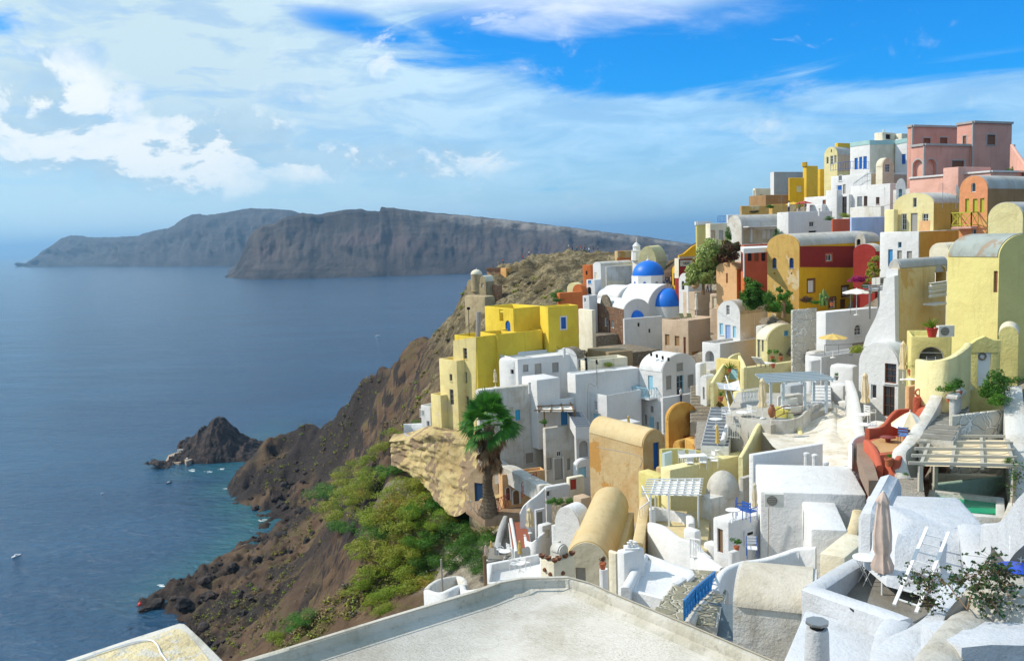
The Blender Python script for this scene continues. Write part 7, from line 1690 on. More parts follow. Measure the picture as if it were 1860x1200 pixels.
p = V(1402, 758, 57.5); e = empty('jar', p, 'large brown clay jar at the end of the curved pale wall', 'jar'); mb = MB(); mb.lathe([(.12,0), (.24,.25), (.26,.5), (.16,.72), (.12,.8), (.17,.86), (.12,.85)], tuple(p), 16); mb.build('body', plain('brown_glaze', (.26,.10,.04), .4), e)
p = V(1263, 525, 116); mb = MB(); mb.lathe([(.2,0), (.5,.35), (.5,.75), (.3,1.0), (.34,1.1), (.25,1.08)], tuple(p), 14); tag(mb.build('jar', plain('tan_jar', (.55,.36,.20), .6)), 'round tan jar on the lane wall under the pale green tree', 'jar')

# ------------------------------------------------------------------ palm
def palm():
    base = V(886, 934, 84.5); top = V(889, 772, 84.0); e = empty('palm_tree', base, 'tall fan palm with a shaggy skirt of dead leaves in front of the white houses', 'palm tree'); rs = random.Random(4)
    mb = MB(); n = 26; P = [base.lerp(top, i/n)+Vector((.10*math.sin(i*.5), 0, 0)) for i in range(n+1)]
    for i in range(n):
        r = .55*max(0, 1-i/9)**2+.50; r2 = r*.93
        mb.bar(P[i]-Vector((0,0,.05)), P[i+1], r*.92, 14, r2*1.02)
        for k in range(12):
            a = 2*math.pi*(k+.5*(i % 2))/12; d = Vector((math.cos(a), math.sin(a), 0)); mb.add([tuple(P[i]+d*r*.9+Vector((-d.y,d.x,0))*.09), tuple(P[i]+d*r*.9-Vector((-d.y,d.x,0))*.09), tuple(P[i]+d*(r+.10)+Vector((0,0,.28)))], [(0,1,2)])
    mb.build('trunk', stucco('palm_bark', (.20,.155,.11), .7, (.10,.075,.05), bump=1), e, 60)
    def fan(mb, o, d, L, droop, w=1.0, nb=22):
        d = d.normalized(); up = Vector((0,0,1)); s = d.cross(up); s = s.normalized() if s.length > .05 else Vector((1,0,0)); nn = s.cross(d).normalized(); ph_ = rs.gauss(0, .75); s, nn = s*math.cos(ph_)+nn*math.sin(ph_), nn*math.cos(ph_)-s*math.sin(ph_)
        hub = o+d*L*.55-up*droop*.12; mb.add([tuple(o-s*.03), tuple(o+s*.03), tuple(hub+s*.02), tuple(hub-s*.02)], [(0,1,2,3)])
        for i in range(nb):
            a = (i/(nb-1)-.5)*2.55*w; q = (d*math.cos(a)+s*math.sin(a)).normalized(); l = L*.62*(1-.25*abs(a)/1.3)*rs.uniform(.9,1.08)
            m1 = hub+q*l*.6+nn*.05; m2 = hub+q*l-up*(droop*.28*rs.uniform(.6,1.4)); t = q.cross(nn).normalized()*(.085*L/2.4)
            mb.add([tuple(hub), tuple(m1+t), tuple(m2), tuple(m1-t)], [(0,1,2,3)])
    mb = MB()
    for i in range(40):
        a = i*2.39996+rs.gauss(0,.25); t = .1+1.95*(i/40)**.8+rs.gauss(0,.12); d = Vector((math.cos(a)*math.sin(t), math.sin(a)*math.sin(t), math.cos(t))); L = 2.9*rs.uniform(.8,1.15)
        fan(mb, top+Vector((0,0,.1-.004*i)), d, L, .15+t*.75)
    mb.build('crown', foliage('palm_green', (.05,.20,.02), (.09,.27,.035), (.03,.09,.015), .8, .35), e, 0)
    mb = MB()
    for i in range(95):
        a = rs.random()*6.28; hh = rs.uniform(-.2, 5.0); o = top-Vector((0,0,hh*.72-.3)); o += Vector((math.cos(a), math.sin(a), 0))*.4; t = rs.uniform(2.55, 3.0) if hh > 1 else rs.uniform(2.2, 2.8); d = Vector((math.cos(a)*math.sin(t), math.sin(a)*math.sin(t), math.cos(t)))
        fan(mb, o, d, rs.uniform(1.5, 2.2)*(1 if hh < 3 else .8), .5, .32, 9)
    mb.build('dead_skirt', foliage('dead_palm', (.26,.16,.08), (.17,.095,.045), (.34,.24,.13), 1.2, .15), e, 0)
palm()
p = V(882, 1060, 42); q = V(880, 1008, 42); mb = MB(); mb.bar(p-Vector((0,0,1)), q, .09, 8); tag(mb.build('pole', TIMBER), 'dark wooden pole standing in front of the cafe terraces', 'pole')
p = V(804, 1068, 45); q = V(801, 1015, 45); mb = MB(); mb.bar(p-Vector((0,0,.5)), q, .05, 8); tag(mb.build('pole', GREYW), 'pale thin pole on the scalloped roof parapet', 'pole')

# ------------------------------------------------------------------ parasols
GP = 'parasols on the terraces'
def closed(px, py0, py1, Y, label, mat, wide=1.0):
    t, b = V(px, py0, Y), V(px, py1, Y); h = t.z-b.z; c = .72*h; w = .15*wide*h/2.4
    e = empty('parasol', (b.x, b.y, b.z), label, 'parasol', GP); mb = MB(); mb.bar((b.x, b.y, b.z-.2), (b.x, b.y, t.z), .025*max(1, h/2.6), 8); mb.lathe([(.18,0), (.18,.06), (.03,.1)], (b.x, b.y, b.z), 12); mb.build('pole', WHITEP, e)
    n = 20; vs = []; pr = [(.02,0), (.35,-.04), (.75,-.13), (.60,-.16), (.78,-.30), (1.0,-.55), (.92,-.74), (.72,-.80), (1.15,-.93), (1.05,-1.0), (.5,-.99)]; fs = []
    for r, z in pr:
        for i in range(n): a = 2*math.pi*i/n; rr = r*w*(1+.20*math.sin(a*8+z*2)*(1 if z < -.1 else .3)); vs.append((b.x+rr*math.cos(a), b.y+rr*math.sin(a), t.z+z*c))
    for j in range(len(pr)-1):
        for i in range(n): fs.append((j*n+i, j*n+(i+1) % n, (j+1)*n+(i+1) % n, (j+1)*n+i))
    mb = MB(); mb.add(vs, fs); mb.build('canopy', mat, e, 70); return e
def openp(px, py, Y, r, h, label, mat, mat2=None, drop=.28, nm=8, tilt=0):
    t = V(px, py, Y); e = empty('parasol', (t.x, t.y, t.z-h), label, 'parasol', GP); mb = MB(); mb.bar((t.x, t.y, t.z-h), (t.x, t.y, t.z+.08), .028, 8); mb.lathe([(.22,0), (.22,.07), (.04,.1)], (t.x, t.y, t.z-h), 12); mb.build('pole', WHITEP, e)
    mb = MB(); k = 4
    for s in range(nm):
        a0, a1 = 2*math.pi*s/nm, 2*math.pi*(s+1)/nm
        for j in range(k):
            f0, f1 = j/k, (j+1)/k
            def pt(f, a, mid=0): return (t.x+r*f*math.cos(a), t.y+r*f*math.sin(a), t.z-drop*r*(f**1.25)-mid*f)
            am = (a0+a1)/2; m0, m1 = pt(f0, am, .05), pt(f1, am, .05); cm = math.cos(math.pi/nm); m0 = (t.x+(m0[0]-t.x)*cm, t.y+(m0[1]-t.y)*cm, m0[2]); m1 = (t.x+(m1[0]-t.x)*cm, t.y+(m1[1]-t.y)*cm, m1[2])
            mb.add([pt(f0,a0), pt(f1,a0), m1, m0], [(0,1,2,3)], (s % 2) if mat2 else 0); mb.add([m0, m1, pt(f1,a1), pt(f0,a1)], [(0,1,2,3)], (s % 2) if mat2 else 0)
    o = mb.build('canopy', [mat, mat2 or mat], e, 25)
    mb = MB()
    for s in range(nm): a = 2*math.pi*s/nm; mb.bar((t.x, t.y, t.z-drop*r-.25), (t.x+r*.55*math.cos(a), t.y+r*.55*math.sin(a), t.z-drop*r*.5), .012, 4)
    mb.build('rib', WHITEP, e); return e
closed(1602, 891, 1092, 24.2, 'folded faded pink parasol standing on the near patio', CANVASP, 1.15)
closed(1371, 876, 936, 41, 'folded cream parasol on the balcony with blue chairs', CANVAS, 1.1); closed(1640, 619, 690, 53, 'folded beige parasol behind the curved cream wall', CANVAS, 1.3); closed(1571, 676, 752, 53, 'folded beige parasol by the brown framed door', CANVAS, 1.3)
closed(1385, 686, 760, 60, 'folded sand coloured parasol under the pale blue grey pergola', CANVAS, 1.4); closed(1303, 770, 818, 60, 'folded yellow parasol beside the slate steps', CANVASY); closed(1264, 788, 818, 70, 'folded peach parasol below the stone lane', CANVASP, 1.3); closed(1276, 790, 818, 69, 'slimmer folded peach parasol below the stone lane', CANVASP)
closed(1142, 754, 792, 84, 'folded olive yellow parasol behind the big tan vault', CANVASY, 1.2); closed(893, 982, 1012, 76, 'folded yellow parasol furthest left on the cafe terrace', CANVASY, 1.5); closed(887, 990, 1020, 73, 'folded yellow parasol half hidden behind its neighbour', CANVASY, 1.3) if False else closed(883, 989, 1018, 73, 'folded brownish parasol at the outer corner of the cafe terrace', CANVASP, 1.3)
closed(945, 981, 1014, 69, 'folded yellow parasol at the foot of the brick red steps', CANVASY, 1.6); closed(963, 922, 968, 72, 'half folded cream parasol before the pale blue shaded wall', CANVAS, 2.2); closed(1133, 666, 690, 101, 'folded cream parasol in front of the ruin', CANVAS, 1.4)
closed(900, 670, 703, 95, 'folded cream parasol at the foot of the lemon wall', CANVAS, 1.4); closed(1265, 532, 574, 123, 'slim folded white parasol by the sun loungers', CANVASW)
openp(1556, 524, 76, 1.25, 2.3, 'open white parasol on the white cube house roof', CANVASW); openp(1513, 606, 72, 1.2, 2.0, 'open yellow parasol in front of the arched window', CANVASY); openp(1653, 747, 44.5, .95, 2.0, 'open cream and orange striped parasol on the red terrace', CANVASW, CANVAS, .75)
openp(1460, 365, 130, 1.3, 2.3, 'dark maroon parasol on the guests terrace', REDW); openp(1441, 367, 131, 1.2, 2.2, 'golden parasol on the guests terrace', MUST)

# ------------------------------------------------------------------ tables, chairs
def rtable(px, py, Y, r, h, label, mat=None, leg=None, cat='table', spool=False, fold=False):
    p = V(px, py, Y); e = empty('table', (p.x, p.y, p.z-h), label, cat, 'round terrace tables'); mb = MB(); mb.lathe([(r*.97,-.035), (r,-.02), (r,-.005), (r*.98,0)], tuple(p), 24); mb.build('table_top', mat or WHITEP, e)
    mb = MB()
    if spool: mb.lathe([(r*.75,0), (r*.75,.06), (r*.35,.1), (r*.28,h*.5), (r*.35,h-.1)], (p.x, p.y, p.z-h), 16)
    elif fold:
        for s in (-1, 1): mb.bar((p.x-r*.7, p.y+s*r*.45, p.z-.03), (p.x+r*.55, p.y+s*r*.45, p.z-h), .013, 6); mb.bar((p.x+r*.7, p.y+s*r*.45, p.z-.03), (p.x-r*.55, p.y+s*r*.45, p.z-h), .013, 6)
        mb.bar((p.x-r*.55, p.y-r*.45, p.z-h+.1), (p.x-r*.55, p.y+r*.45, p.z-h+.1), .012, 6)
    else:
        mb.bar((p.x, p.y, p.z-h), (p.x, p.y, p.z-.03), .03, 8)
        for k in range(3): a = k*2.09; mb.bar((p.x, p.y, p.z-h+.2), (p.x+r*.7*math.cos(a), p.y+r*.7*math.sin(a), p.z-h), .02, 6)
    mb.build('leg', leg or WHITEP, e); return e
rtable(1572, 1011, 25.0, .36, .95, 'white folding bistro table on the near patio', fold=True); rtable(1331, 925, 40, .33, .6, 'white round table between the blue chairs'); rtable(1567, 752, 52.5, .45, .7, 'white round table nearest the brown framed door'); rtable(1573, 770, 50.5, .48, .7, 'white round table at the end of the sweeping white wall')
rtable(1613, 793, 44, .38, .62, 'dark red spool table on the red terrace', plain('dark_red', (.22,.03,.02), .5), plain('dark_red', (.22,.03,.02), .5), spool=True); rtable(917, 1000, 73, .5, .7, 'white round table on the upper cafe terrace'); rtable(944, 1022, 60, .4, .7, 'white round table with blue dish on the lower cafe terrace')
rtable(1847, 1030, 20, .42, .7, 'bright blue round table at the right edge', plain('table_blue', (.01,.06,.50), .35)); rtable(1300, 760, 61, .45, .7, 'white round table left end of the cafe terrace'); rtable(1350, 748, 61, .5, .7, 'white round table in the middle of the cafe terrace'); rtable(1575, 700, 70, .4, .7, 'x') if False else None
rtable(1655, 688, 50.5, .35, .6, 'white wire table behind the curved cream wall'); rtable(1163, 700, 97, .6, .4, 'x') if False else None
def chair(px, py, Y, rot, label, frame, seat, style='slat', s=1.0, g='terrace chairs'):
    p = V(px, py, Y); e = empty('chair', p, label, 'chair', g, rot); h = .44*s; w = .23*s
    def part(nm, mb, m): o = mb.build(nm, m, None); o.parent = e; return o
    mb = MB(); mb.box((0,0,h), (2*w, 2*w, .035)); part('seat', mb, seat)
    mb = MB()
    if style == 'slat':
        for k in range(3): mb.box((0, w+.02, h+.16+.13*k), (2*w, .02, .07))
    else: mb.box((0, w+.02, h+.28), (2*w, .02, .26))
    part('backrest', mb, seat)
    for sx in (-1, 1):
        for sy in (-1, 1):
            mb = MB(); mb.bar((sx*w, sy*w, 0), (sx*w, sy*w, h+(.48*s if sy > 0 else .18)), .018, 6); part('leg', mb, frame)
        mb = MB(); mb.bar((sx*w, -w, h+.19), (sx*w, w, h+.19), .018, 6); part('armrest', mb, frame)
    return e
BF = plain('blue_frame', (.02,.10,.42), .4); DF = plain('dark_frame', (.05,.06,.08), .5)
chair(1347, 940, 40.6, 1.2, 'blue tubular chair behind the round balcony table', BF, BF); chair(1362, 944, 39.8, 2.2, 'blue tubular chair at the right of the balcony', BF, BF); chair(1366, 1012, 38.6, -.2, 'blue framed chair under the air conditioner wall', BF, WHITEP)
chair(1642, 806, 43.2, 2.5, 'dark armchair with blue cushion on the red terrace', DF, plain('blue_cushion', (.10,.20,.45), .8)); chair(1860, 1040, 21.5, 1.6, 'white chair half out of the picture by the blue table', WHITEP, WHITEP)
c0 = VZ(1259, 846, tz)
e = empty('dining_table', (c0.x, c0.y, tz), 'long white dining table on the pale yellow terrace', 'table'); mb = MB(); mb.box((c0.x, c0.y, tz+.72), (1.75,.8,.05), .1); mb.build('table_top', WHITEP, e)
for sx in (-1,1):
    for sy in (-1,1): mb = MB(); mb.bar((c0.x+sx*.75, c0.y+sy*.3, tz), (c0.x+sx*.75, c0.y+sy*.3, tz+.7), .03, 6); mb.build('leg', WHITEP, e)
def at(dx, dy, rot, lb):
    o = chair(1259, 846, 58, rot, lb, WHITEP, WHITEP, 'dir'); o.location = (c0.x+dx, c0.y+dy, tz)
for dx, dy, r_, lb in ((-.55,.75,.2,'white director chair back left of the dining table'), (.15,.8,-.1,'white director chair at the back middle of the dining table'), (1.25,.35,-1.2,'white director chair at the back right end of the dining table'), (1.35,-.4,-1.8,'white director chair at the near right end of the dining table'), (.5,-.75,3.0,'white director chair on the near side of the dining table'), (-.4,-.75,3.2,'brown seated director chair at the near left of the dining table')): at(dx, dy, r_, lb)
def lounger(px, py, Y, rot, label, m, m2, g='sun loungers'):
    p = V(px, py, Y); e = empty('sun_lounger', p, label, 'sun lounger', g, rot)
    def part(nm, mb, mm): o = mb.build(nm, mm, None); o.parent = e
    mb = MB(); mb.box((0,-.35,.32), (.6,1.2,.06)); part('bed', mb, m); mb = MB(); mb.beam((0,.25,.33), (0,.75,.95), .6, .06); part('backrest', mb, m)
    for sx in (-.25,.25):
        for sy in (-.85,.2): mb = MB(); mb.bar((sx, sy, 0), (sx, sy, .32), .025, 6); part('leg', mb, m2)
lounger(1240, 580, 121, 2.6, 'pale green sun lounger on the beige roof, left one', stucco('pale_green_cloth', (.55,.60,.35), .1), WHITEP); lounger(1254, 580, 121, 2.6, 'pale green sun lounger on the beige roof, right one', stucco('pale_green_cloth', (.55,.60,.35), .1), WHITEP)
lounger(1381, 666, 79, 2.0, 'striped lounger on the pale yellow terrace, left one', CANVASW, TIMBER); lounger(1390, 667, 78.5, 2.0, 'striped lounger on the pale yellow terrace, right one', CANVASW, TIMBER)
for q in ((908,1006,73.5,.5,'white chair left of the upper cafe table'), (927,1004,73.5,2.2,'white chair right of the upper cafe table'), (934,1034,60,1,'cream chair left of the lower cafe table'), (955,1032,60.5,2.4,'cream chair right of the lower cafe table'), (1584,786,50,1.2,'white chair between the two round tables'), (1580,762,52,2,'pale chair behind the round tables'),
          (1320,762,61,.4,'grey white chair at the slate steps'), (1366,758,60.5,2.1,'white chair under the folded sand parasol'), (1428,752,60.5,.2,'white chair under the pale blue grey pergola'), (1468,745,61.5,1,'white chair at the right post of the pergola')):
    chair(q[0], q[1], q[2], q[3], q[4], WHITEP, WHITEP)
mb = MB(); a, b = V(1424,745,61), V(1452,741,61.5); mb.beam(a, b, .9, .5); mb.beam(a+Vector((0,.5,.4)), b+Vector((0,.5,.4)), .15, .5); tag(mb.build('sofa', CANVASW), 'white cushioned bench under the pale blue grey pergola', 'bench')
# ------------------------------------------------------------------ machines and small fittings
def acunit(px, py, Y, d, n, label, s=1.0, wall_=True):
    p = V(px, py, Y); e = empty('air_conditioner', p, label, 'air conditioner', 'air conditioner units'); ang = math.atan2(d.y, d.x)
    mb = MB(); mb.box((p.x, p.y, p.z), (.86*s,.34*s,.62*s), ang); mb.build('case', plain('ac_white', (.62,.60,.54), .5), e)
    q = p-n*0+Vector((n.x, n.y, 0))*.175*s; mb = MB(); c = q-d*.10*s
    mb.bar(c, c+Vector((n.x, n.y, 0))*.015, .24*s, 20); mb.build('fan_grille', plain('grille', (.16,.15,.13), .6), e); mb = MB()
    for k in range(5): mb.bar(c+Vector((0,0,(k-2)*.09*s))-d*.2*s+n*.03, c+Vector((0,0,(k-2)*.09*s))+d*.2*s+n*.03, .006, 4)
    mb.build('louvre', plain('ac_white', (.62,.60,.54), .5), e)
acunit(1406, 907, 40.6, ac.dR, ac.nR, 'large wall mounted air conditioner on the shaded white wall')
acunit(1717, 601, 49.2, Vector((1,0,0)), Vector((0,-1,0)), 'white air conditioner behind the red bowl'); acunit(1105, 677, 97, Vector((1,0,0)), Vector((0,-1,0)), 'grey air conditioner in the crumbling ruin')
acunit(1592, 511, 76, Vector((.8,.6,0)).normalized(), Vector((.6,-.8,0)), 'left air conditioner of the pair by the tall white house'); acunit(1600, 510, 75.5, Vector((.8,.6,0)).normalized(), Vector((.6,-.8,0)), 'right air conditioner of the pair by the tall white house')
tube('pipe', 'grey pipe falling from the large air conditioner', [(1396,922,41.2), (1396,960,41.2), (1395,1010,41.2)], .022, GREYW, 'pipe')
def dish(px, py, Y, r, label, mat, tilt=.9, az=.5):
    p = V(px, py, Y); e = empty('satellite_dish', p, label, 'satellite dish', 'satellite dishes'); mb = MB(); n = 24; vs = [(0,0,0)]; fs = []
    for j in range(1,5):
        for i in range(n): a = 2*math.pi*i/n; q = r*j/4; vs.append((q*math.cos(a), q*math.sin(a), .25*q*q/r))
    for i in range(n): fs.append((0, 1+i, 1+(i+1) % n))
    for j in range(3):
        for i in range(n): fs.append((1+j*n+i, 1+(j+1)*n+i, 1+(j+1)*n+(i+1) % n, 1+j*n+(i+1) % n))
    mb.add(vs, fs); o = mb.build('reflector', mat, None, 60); o.parent = e; o.rotation_euler = (tilt, 0, az)
    mb = MB(); d = Vector((math.sin(az)*math.sin(tilt), -math.cos(az)*math.sin(tilt), math.cos(tilt))); mb.bar((0,0,0), d*r*.9, .02, 5); mb.bar((0,.05,0), (0,.1,-r*1.2), .035, 6); mb.bar(d*r*.9, d*r*1.0, .05, 6); o = mb.build('arm', METALG, None); o.parent = e
dish(1191, 1069, 35.0, .42, 'grey green satellite dish lying on the white rimmed roof', METALG, .9, .7); dish(1738, 355, 78, .95, 'big dark satellite dish on the yellow cottage roof', METALG, 1.3, 1.2)
# meter box, pedestal, wedge
p = bb.pt('R', bb.uz('R', 1359, 975)[0], bb.uz('R', 1359, 975)[1], .06); e = empty('meter_box', p, 'white meter box with dark slot on the shaded balcony wall', 'meter box'); mb = MB(); a = math.atan2(bb.dR.y, bb.dR.x); mb.box(tuple(p), (.66,.12,.76), a); mb.build('case', WHITE, e); mb = MB(); q = p+bb.nR*.07+Vector((0,0,.22)); mb.box(tuple(q), (.36,.02,.12), a); mb.build('slot', DARK, e)
h = House(39.6, 1330, 1003, 1030, 1323, 1345, 55, WHITE, parapet=0, label='white pedestal below the balcony', name='pedestal', cat='pedestal', reg=False)
wall('garden_gate_wall', 'white stub wall with pale slatted gate below the lattice pergola', [(1258,985,44), (1275,1002,42), (1290,1015,41), (1312,1030,40)], 1.6, .3, WHITE)
rail('gate', 'pale slatted garden gate set in the white stub wall', [(1254,1012,43), (1272,1016,42)], 1.0, WHITEP, 'gate', .16)
rail('gate', 'white picket gate beside the acid yellow wall', [(1322,795,60), (1343,797,60)], 1.05, WHITEP, 'gate', .14)
rail('lattice_fence', 'white and blue lattice fence at the back of the cafe terrace', [(1348,732,66), (1378,728,66)], 1.0, WHITEP, 'fence', .12, True, .02)
rail('railing', 'brown wooden handrail in front of the pergola cushions', [(1408,760,58), (1424,752,58), (1457,750,58.5)], .55, BROWNW, step=1.2)
rail('railing', 'thin grey rail around the white cube house court', [(1498,648,73), (1548,646,74)], 1.0, METALG, step=1.2)
rail('railing', 'white stair rail beside the tan vault and lattice pergola', [(1162,950,52), (1180,935,54), (1166,905,58)], .9, WHITEP, step=.5)
# shade sail
vs = [V(1301,694,66), V(1342,690,67), V(1345,709,65), V(1306,706,64)]; mb = MB(); k = 8; g_ = []
for i in range(k+1):
    for j in range(k+1): u, v_ = i/k, j/k; p = vs[0].lerp(vs[1], u).lerp(vs[3].lerp(vs[2], u), v_); s_ = math.sin(math.pi*u)*math.sin(math.pi*v_); g_.append((p.x, p.y, p.z-.35*s_-.2*(1-abs(2*u-1))*(v_ < .1)))
mb.add(g_, [(i*(k+1)+j, i*(k+1)+j+1, (i+1)*(k+1)+j+1, (i+1)*(k+1)+j) for i in range(k) for j in range(k)])
e = empty('shade_sail', vs[3]-Vector((0,0,2)), 'white shade sail stretched beside the small blue window block', 'shade sail'); mb.build('sail', WHITEP, e, 80); mb = MB()
for a, b in ((V(1318,682,66), V(1334,730,64)), (V(1316,700,65), V(1326,748,63))): mb.bar(a, b, .05, 6)
mb.build('mast', WHITEP, e)
# leaning board, street lamps
mb = MB(); a, b = V(1679,424,81), V(1680,401,81.5); mb.beam(a, b, .9, .04); tag(mb.build('board', PEACH), 'orange wooden board leaning against the yellow cottage', 'board')
for q, lb in (((1397,917,40.8), None),): pass
def figure(px, py, Y, h, shirt, trousers, label, pose=0.0, skin=(.45,.27,.18), hair=(.02,.015,.01)):
    """a small standing person: one continuous body grown over a joint skeleton"""
    p = V(px, py, Y); s = h/1.75; sw = .18; me = bpy.data.meshes.new('b')
    J = {'pel': (0,0,.95,.15), 'wa': (0,0,1.08,.13), 'ch': (0,0,1.30,.15), 'nk': (0,.01,1.48,.06), 'hd': (0,-.01,1.60,.095), 'hd2': (0,-.01,1.70,.08),
         'sl': (-.17,0,1.40,.07), 'sr': (.17,0,1.40,.07), 'el': (-.25,.02,1.13,.045), 'er': (.25,.02,1.13,.045), 'wl': (-.24,-.10,.90,.032), 'wr': (.24,-.10,.90,.032), 'fl': (-.235,-.13,.80,.03), 'fr': (.235,-.13,.80,.03),
         'hl': (-.10,0,.88,.10), 'hr': (.10,0,.88,.10), 'kl': (-.11,-.02-pose*.2,.50,.065), 'kr': (.11,-.02+pose*.1,.50,.065), 'al': (-.11,-pose*.2,.09,.045), 'ar': (.11,pose*.3,.09,.045), 'tl': (-.12,-.15-pose*.2,.04,.035), 'tr': (.12,-.15+pose*.3,.04,.035)}
    E = [('pel','wa'), ('wa','ch'), ('ch','nk'), ('nk','hd'), ('hd','hd2'), ('ch','sl'), ('ch','sr'), ('sl','el'), ('sr','er'), ('el','wl'), ('er','wr'), ('wl','fl'), ('wr','fr'), ('pel','hl'), ('pel','hr'), ('hl','kl'), ('hr','kr'), ('kl','al'), ('kr','ar'), ('al','tl'), ('ar','tr')]
    ks = list(J); me.from_pydata([tuple(c*s for c in J[k][:3]) for k in ks], [(ks.index(a), ks.index(b)) for a, b in E], []); o = bpy.data.objects.new('t', me); COL.objects.link(o)
    o.modifiers.new('s', 'SKIN'); sk = me.skin_vertices[0].data
    for i, k in enumerate(ks): sk[i].radius = (J[k][3]*s, J[k][3]*s*.85); sk[i].use_root = (k == 'pel')
    o.modifiers.new('u', 'SUBSURF').levels = 1; dg = bpy.context.evaluated_depsgraph_get(); dg.update(); bm_ = bpy.data.meshes.new_from_object(o.evaluated_get(dg)); bpy.data.objects.remove(o)
    ms = [plain('skin', skin, .6), shirt, trousers]; 
    ob = mkobj('person', bm_, ms, None, 60)
    for f in bm_.polygons: z = f.center.z/s; x = abs(f.center.x)/s; f.material_index = 0 if z > 1.46 or (x > .2 and z < 1.15) or z < .06 else (1 if z > .93 else 2)
    ob.location = p; ob.rotation_euler = (0,0,px % 6); tag(ob, label, 'person')
    mb = MB(); mb.lathe([(.10*s,1.60*s), (.112*s,1.66*s), (.10*s,1.73*s), (.05*s,1.785*s), (.01,1.80*s)], (0,.012,0), 12); hh = mb.build('hair', plain('hair', hair, .8)); hh.parent = ob
WS, NS, KS = plain('white_shirt', (.72,.72,.74), .9), plain('navy_cloth', (.03,.04,.09), .9), plain('khaki_cloth', (.30,.24,.16), .9)
figure(1237, 731, 93, 1.75, WS, NS, 'person in white shirt standing before the tall vaulted house door'); figure(1433, 387, 129, 1.75, WS, NS, 'person in white top standing on the guests terrace'); figure(1463, 388, 128, 1.7, NS, KS, 'person in dark clothes under the maroon parasol')
figure(1285, 531, 116, 1.75, WS, NS, 'person in pale shirt walking in the lane under the pale green tree', .8); figure(1291, 531, 115, 1.7, plain('lilac_shirt', (.45,.42,.62), .9), NS, 'person in lilac top beside the walker in the lane', .5); figure(1219, 520, 138, 1.7, plain('pink_shirt', (.60,.35,.32), .9), NS, 'person in pink shirt on the steps right of the blue dome', .6)
figure(1212, 524, 136, 1.7, NS, KS, 'person in dark shirt right beside the blue dome drum', .4); figure(1452, 388, 127, 1.5, plain('green_shirt', (.10,.20,.10), .9), NS, 'seated height guest in green on the guests terrace')
rsx = random.Random(2)
ONL = ['leftmost onlooker on the castle hill crest, white top', 'second onlooker from the left on the castle hill crest', 'third onlooker from the left on the castle hill crest', 'fourth onlooker from the left on the castle hill crest, red top', 'fifth onlooker from the left on the castle hill crest', 'third onlooker from the right on the castle hill crest', 'second onlooker from the right on the castle hill crest', 'rightmost onlooker on the castle hill crest', 'leftmost onlooker on the lower shoulder of the castle hill', 'middle onlooker on the lower shoulder of the castle hill', 'rightmost onlooker on the lower shoulder of the castle hill', 'leftmost onlooker by the orange castle ruin', 'middle onlooker by the orange castle ruin', 'rightmost onlooker by the orange castle ruin']
cl = [WS, NS, KS, plain('red_shirt', (.45,.04,.04), .9), plain('grey_shirt', (.20,.20,.22), .9)]
for i, (x, y) in enumerate(((1033,466), (1040,465), (1048,466), (1055,465), (1062,466), (1070,466), (1078,466), (1086,466), (950,483), (955,482), (961,481), (896,488), (905,487), (914,486))):
    yy = 430.0
    while hit(x, yy).z < 0 and yy < 520: yy += .5
    gp = hit(x, yy+.8); figure(x, yy+1.5, gp.y, 1.75, cl[i % 5], cl[(i+2) % 3 if (i+2) % 3 else 1], ONL[i])
for o in [o for o in COL.objects if o.name.startswith('person') and 'onlooker' in str(o.get('label', ''))]: o['group'] = 'onlookers on the castle hill'
# ------------------------------------------------------------------ castle ruin on the promontory
SAND = stucco('sandy_ruin', (.42,.34,.20), .6, (.28,.20,.12), grime=.5); RUIN = stone('red_ruin', (.42,.20,.10), (.34,.16,.09), (.40,.27,.16), 1.2)
h = House(236, 873, 514, 560, 850, 893, 45, SAND, parapet=0, label='sandy domed chapel ruin on the promontory', name='chapel', cat='chapel', bevel=.3, sink=6)
c = V(866, 512, 238); mb = MB(); mb.lathe([(1.55,-2.5), (1.5,2.0), (1.62,2.1)], (c.x, c.y, c.z), 14); d_ = mb.build('drum', SAND, h.root, 30); dome(d_, (c.x, c.y), 1.55, c.z+2.05, CREAM, 1.3)
u = blk(h.root, 235, 882, 512, 560, 871, 897, 35, SAND, 'VL', rise=1.6, roofmat=CREAM, reg=False, part='apse_wing'); u.w('L', 874, 514, 879, 522, k='o', m=BEIGE, arch=True); u.done()
u = blk(h.root, 238, 860, 518, 560, 848, 866, 35, SAND, 'VL', rise=1.4, roofmat=CREAM, reg=False, part='side_vault')
h = House(228, 880, 538, 580, 842, 900, 50, SAND, parapet=0, label='rough stone terrace carrying the domed chapel ruin', name='ruin', cat='ruin', bevel=.6, sink=8)
h = House(252, 911, 491, 515, 884, 931, 25, RUIN, parapet=0, label='red orange castle wall ruin with gate tower behind the chapel', name='ruin', cat='ruin')
u = blk(h.root, 250, 919, 487, 515, 909, 929, 50, stucco('orange_ruin', (.66,.36,.13), .5), parapet=0, reg=False, part='gate_tower'); u.w('L', 912, 503, 915, 513, k='o'); u.w('R', 922, 493, 924, 500, k='o'); u.done()
mb = MB()
for k in range(7): p = h.P+h.dL*(h.LL*(k+.5)/7)+Vector((0,.3,.35)); mb.box(tuple(p), (1.0,.8,.5+.5*((k*37) % 3)/2))
mb.build('battlement', RUIN, h.root)
h = House(236, 905, 517, 540, 890, 912, 40, stone('red_ruin', (.42,.20,.10), (.34,.16,.09), (.40,.27,.16), 1.2), parapet=0, label='low broken wall right of the chapel ruin', name='ruin', cat='ruin')

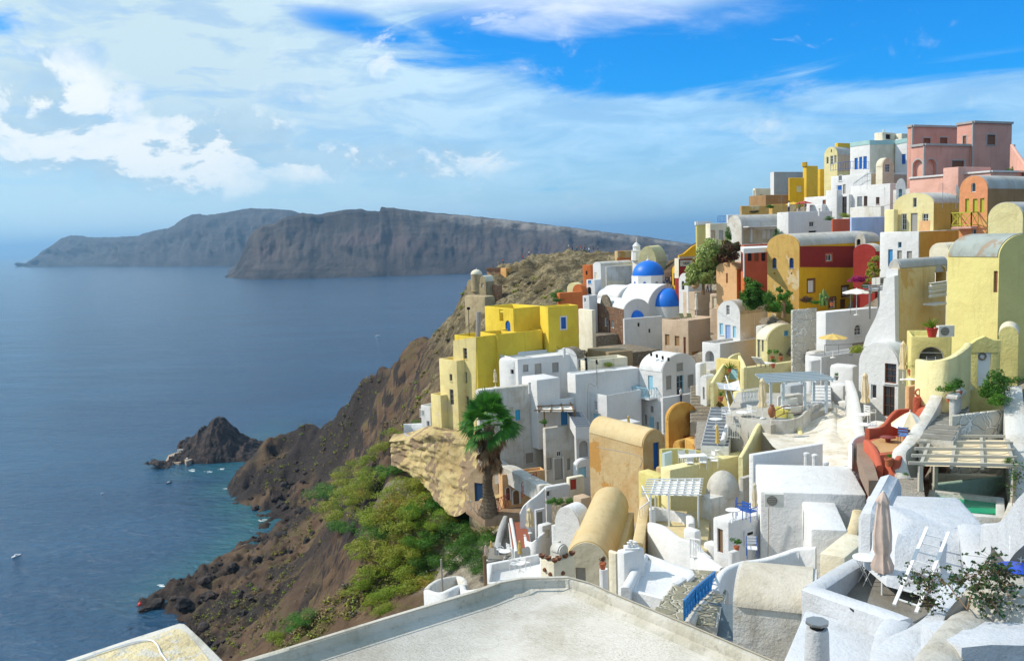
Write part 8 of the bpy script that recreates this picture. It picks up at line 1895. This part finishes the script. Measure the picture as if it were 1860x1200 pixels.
# ------------------------------------------------------------------ branches in front
def sprig(name, label, paths, leaf, nl, mat, seed, spread=.16):
    rs = random.Random(seed); e = empty(name, V(*paths[0][0][0]), label, 'branch'); mb = MB(); lm = MB()
    for pts, r in paths:
        P = catmull([V(*p) for p in pts], 6)
        for i, (a, b) in enumerate(zip(P[:-1], P[1:])): t = i/len(P); mb.bar(a, b, r*(1-.7*t), 6, r*(1-.7*(t+1/len(P))))
        for k in range(nl):
            t = rs.uniform(.35, 1); q = P[min(len(P)-1, int(t*len(P)))]; o = q+Vector((rs.gauss(0, spread), rs.gauss(0, spread), rs.gauss(0, spread*.8)-.03)); mb.bar(q, o, .0035, 3)
            for m in range(3):
                d = Vector((rs.gauss(0,1), rs.gauss(0,1), rs.gauss(-.3,.8))).normalized(); s = leaf*rs.uniform(.6,1.3); w = d.orthogonal().normalized()*s*.32; c = o+d*s*.5
                lm.add([tuple(o), tuple(c+w), tuple(o+d*s), tuple(c-w)], [(0,1,2,3)])
    mb.build('branch', TIMBER, e); lm.build('leaves', mat, e, 0)
LG = foliage('glossy_leaf', (.025,.075,.03), (.06,.10,.02), (.14,.11,.02), 3.0, .2)
bz = (1757, 1106, 15.5)
sprig('climbing_plant', 'leafy trailing branch hanging over the right side of the patio', [([bz, (1765,1080,15.6), (1782,1050,15.7), (1795,1022,15.8), (1800,1008,15.8)], .018), ([(1782,1050,15.7), (1805,1040,15.6), (1822,1060,15.5), (1832,1085,15.4)], .010), ([(1782,1052,15.7), (1765,1042,15.8), (1750,1048,15.9), (1740,1056,15.9)], .008), ([(1795,1025,15.8), (1815,1035,15.7), (1828,1055,15.6)], .008), ([(1770,1075,15.6), (1785,1078,15.5), (1800,1090,15.4)], .007)], .085, 55, LG, 3)
sprig('climbing_plant', 'thin bare stemmed branch reaching left in front of the ladder', [([bz, (1740,1085,16.2), (1722,1062,17), (1705,1048,17.4), (1692,1035,17.6)], .013), ([(1705,1048,17.4), (1690,1052,17.6), (1675,1045,17.7), (1662,1038,17.8)], .008), ([(1700,1050,17.4), (1688,1070,17.4), (1684,1090,17.4), (1695,1100,17.3)], .007), ([(1692,1040,17.6), (1680,1055,17.6), (1670,1058,17.6)], .006)], .075, 42, LG, 8)
sprig('climbing_plant', 'spotted climbing stem on the wall beside the pool', [([(1838,930,36.5), (1840,900,36.8), (1846,870,37), (1842,855,37.2)], .015), ([(1842,880,37), (1850,860,37), (1856,845,37)], .01)], .10, 45, FOL['dark'], 12, .2)
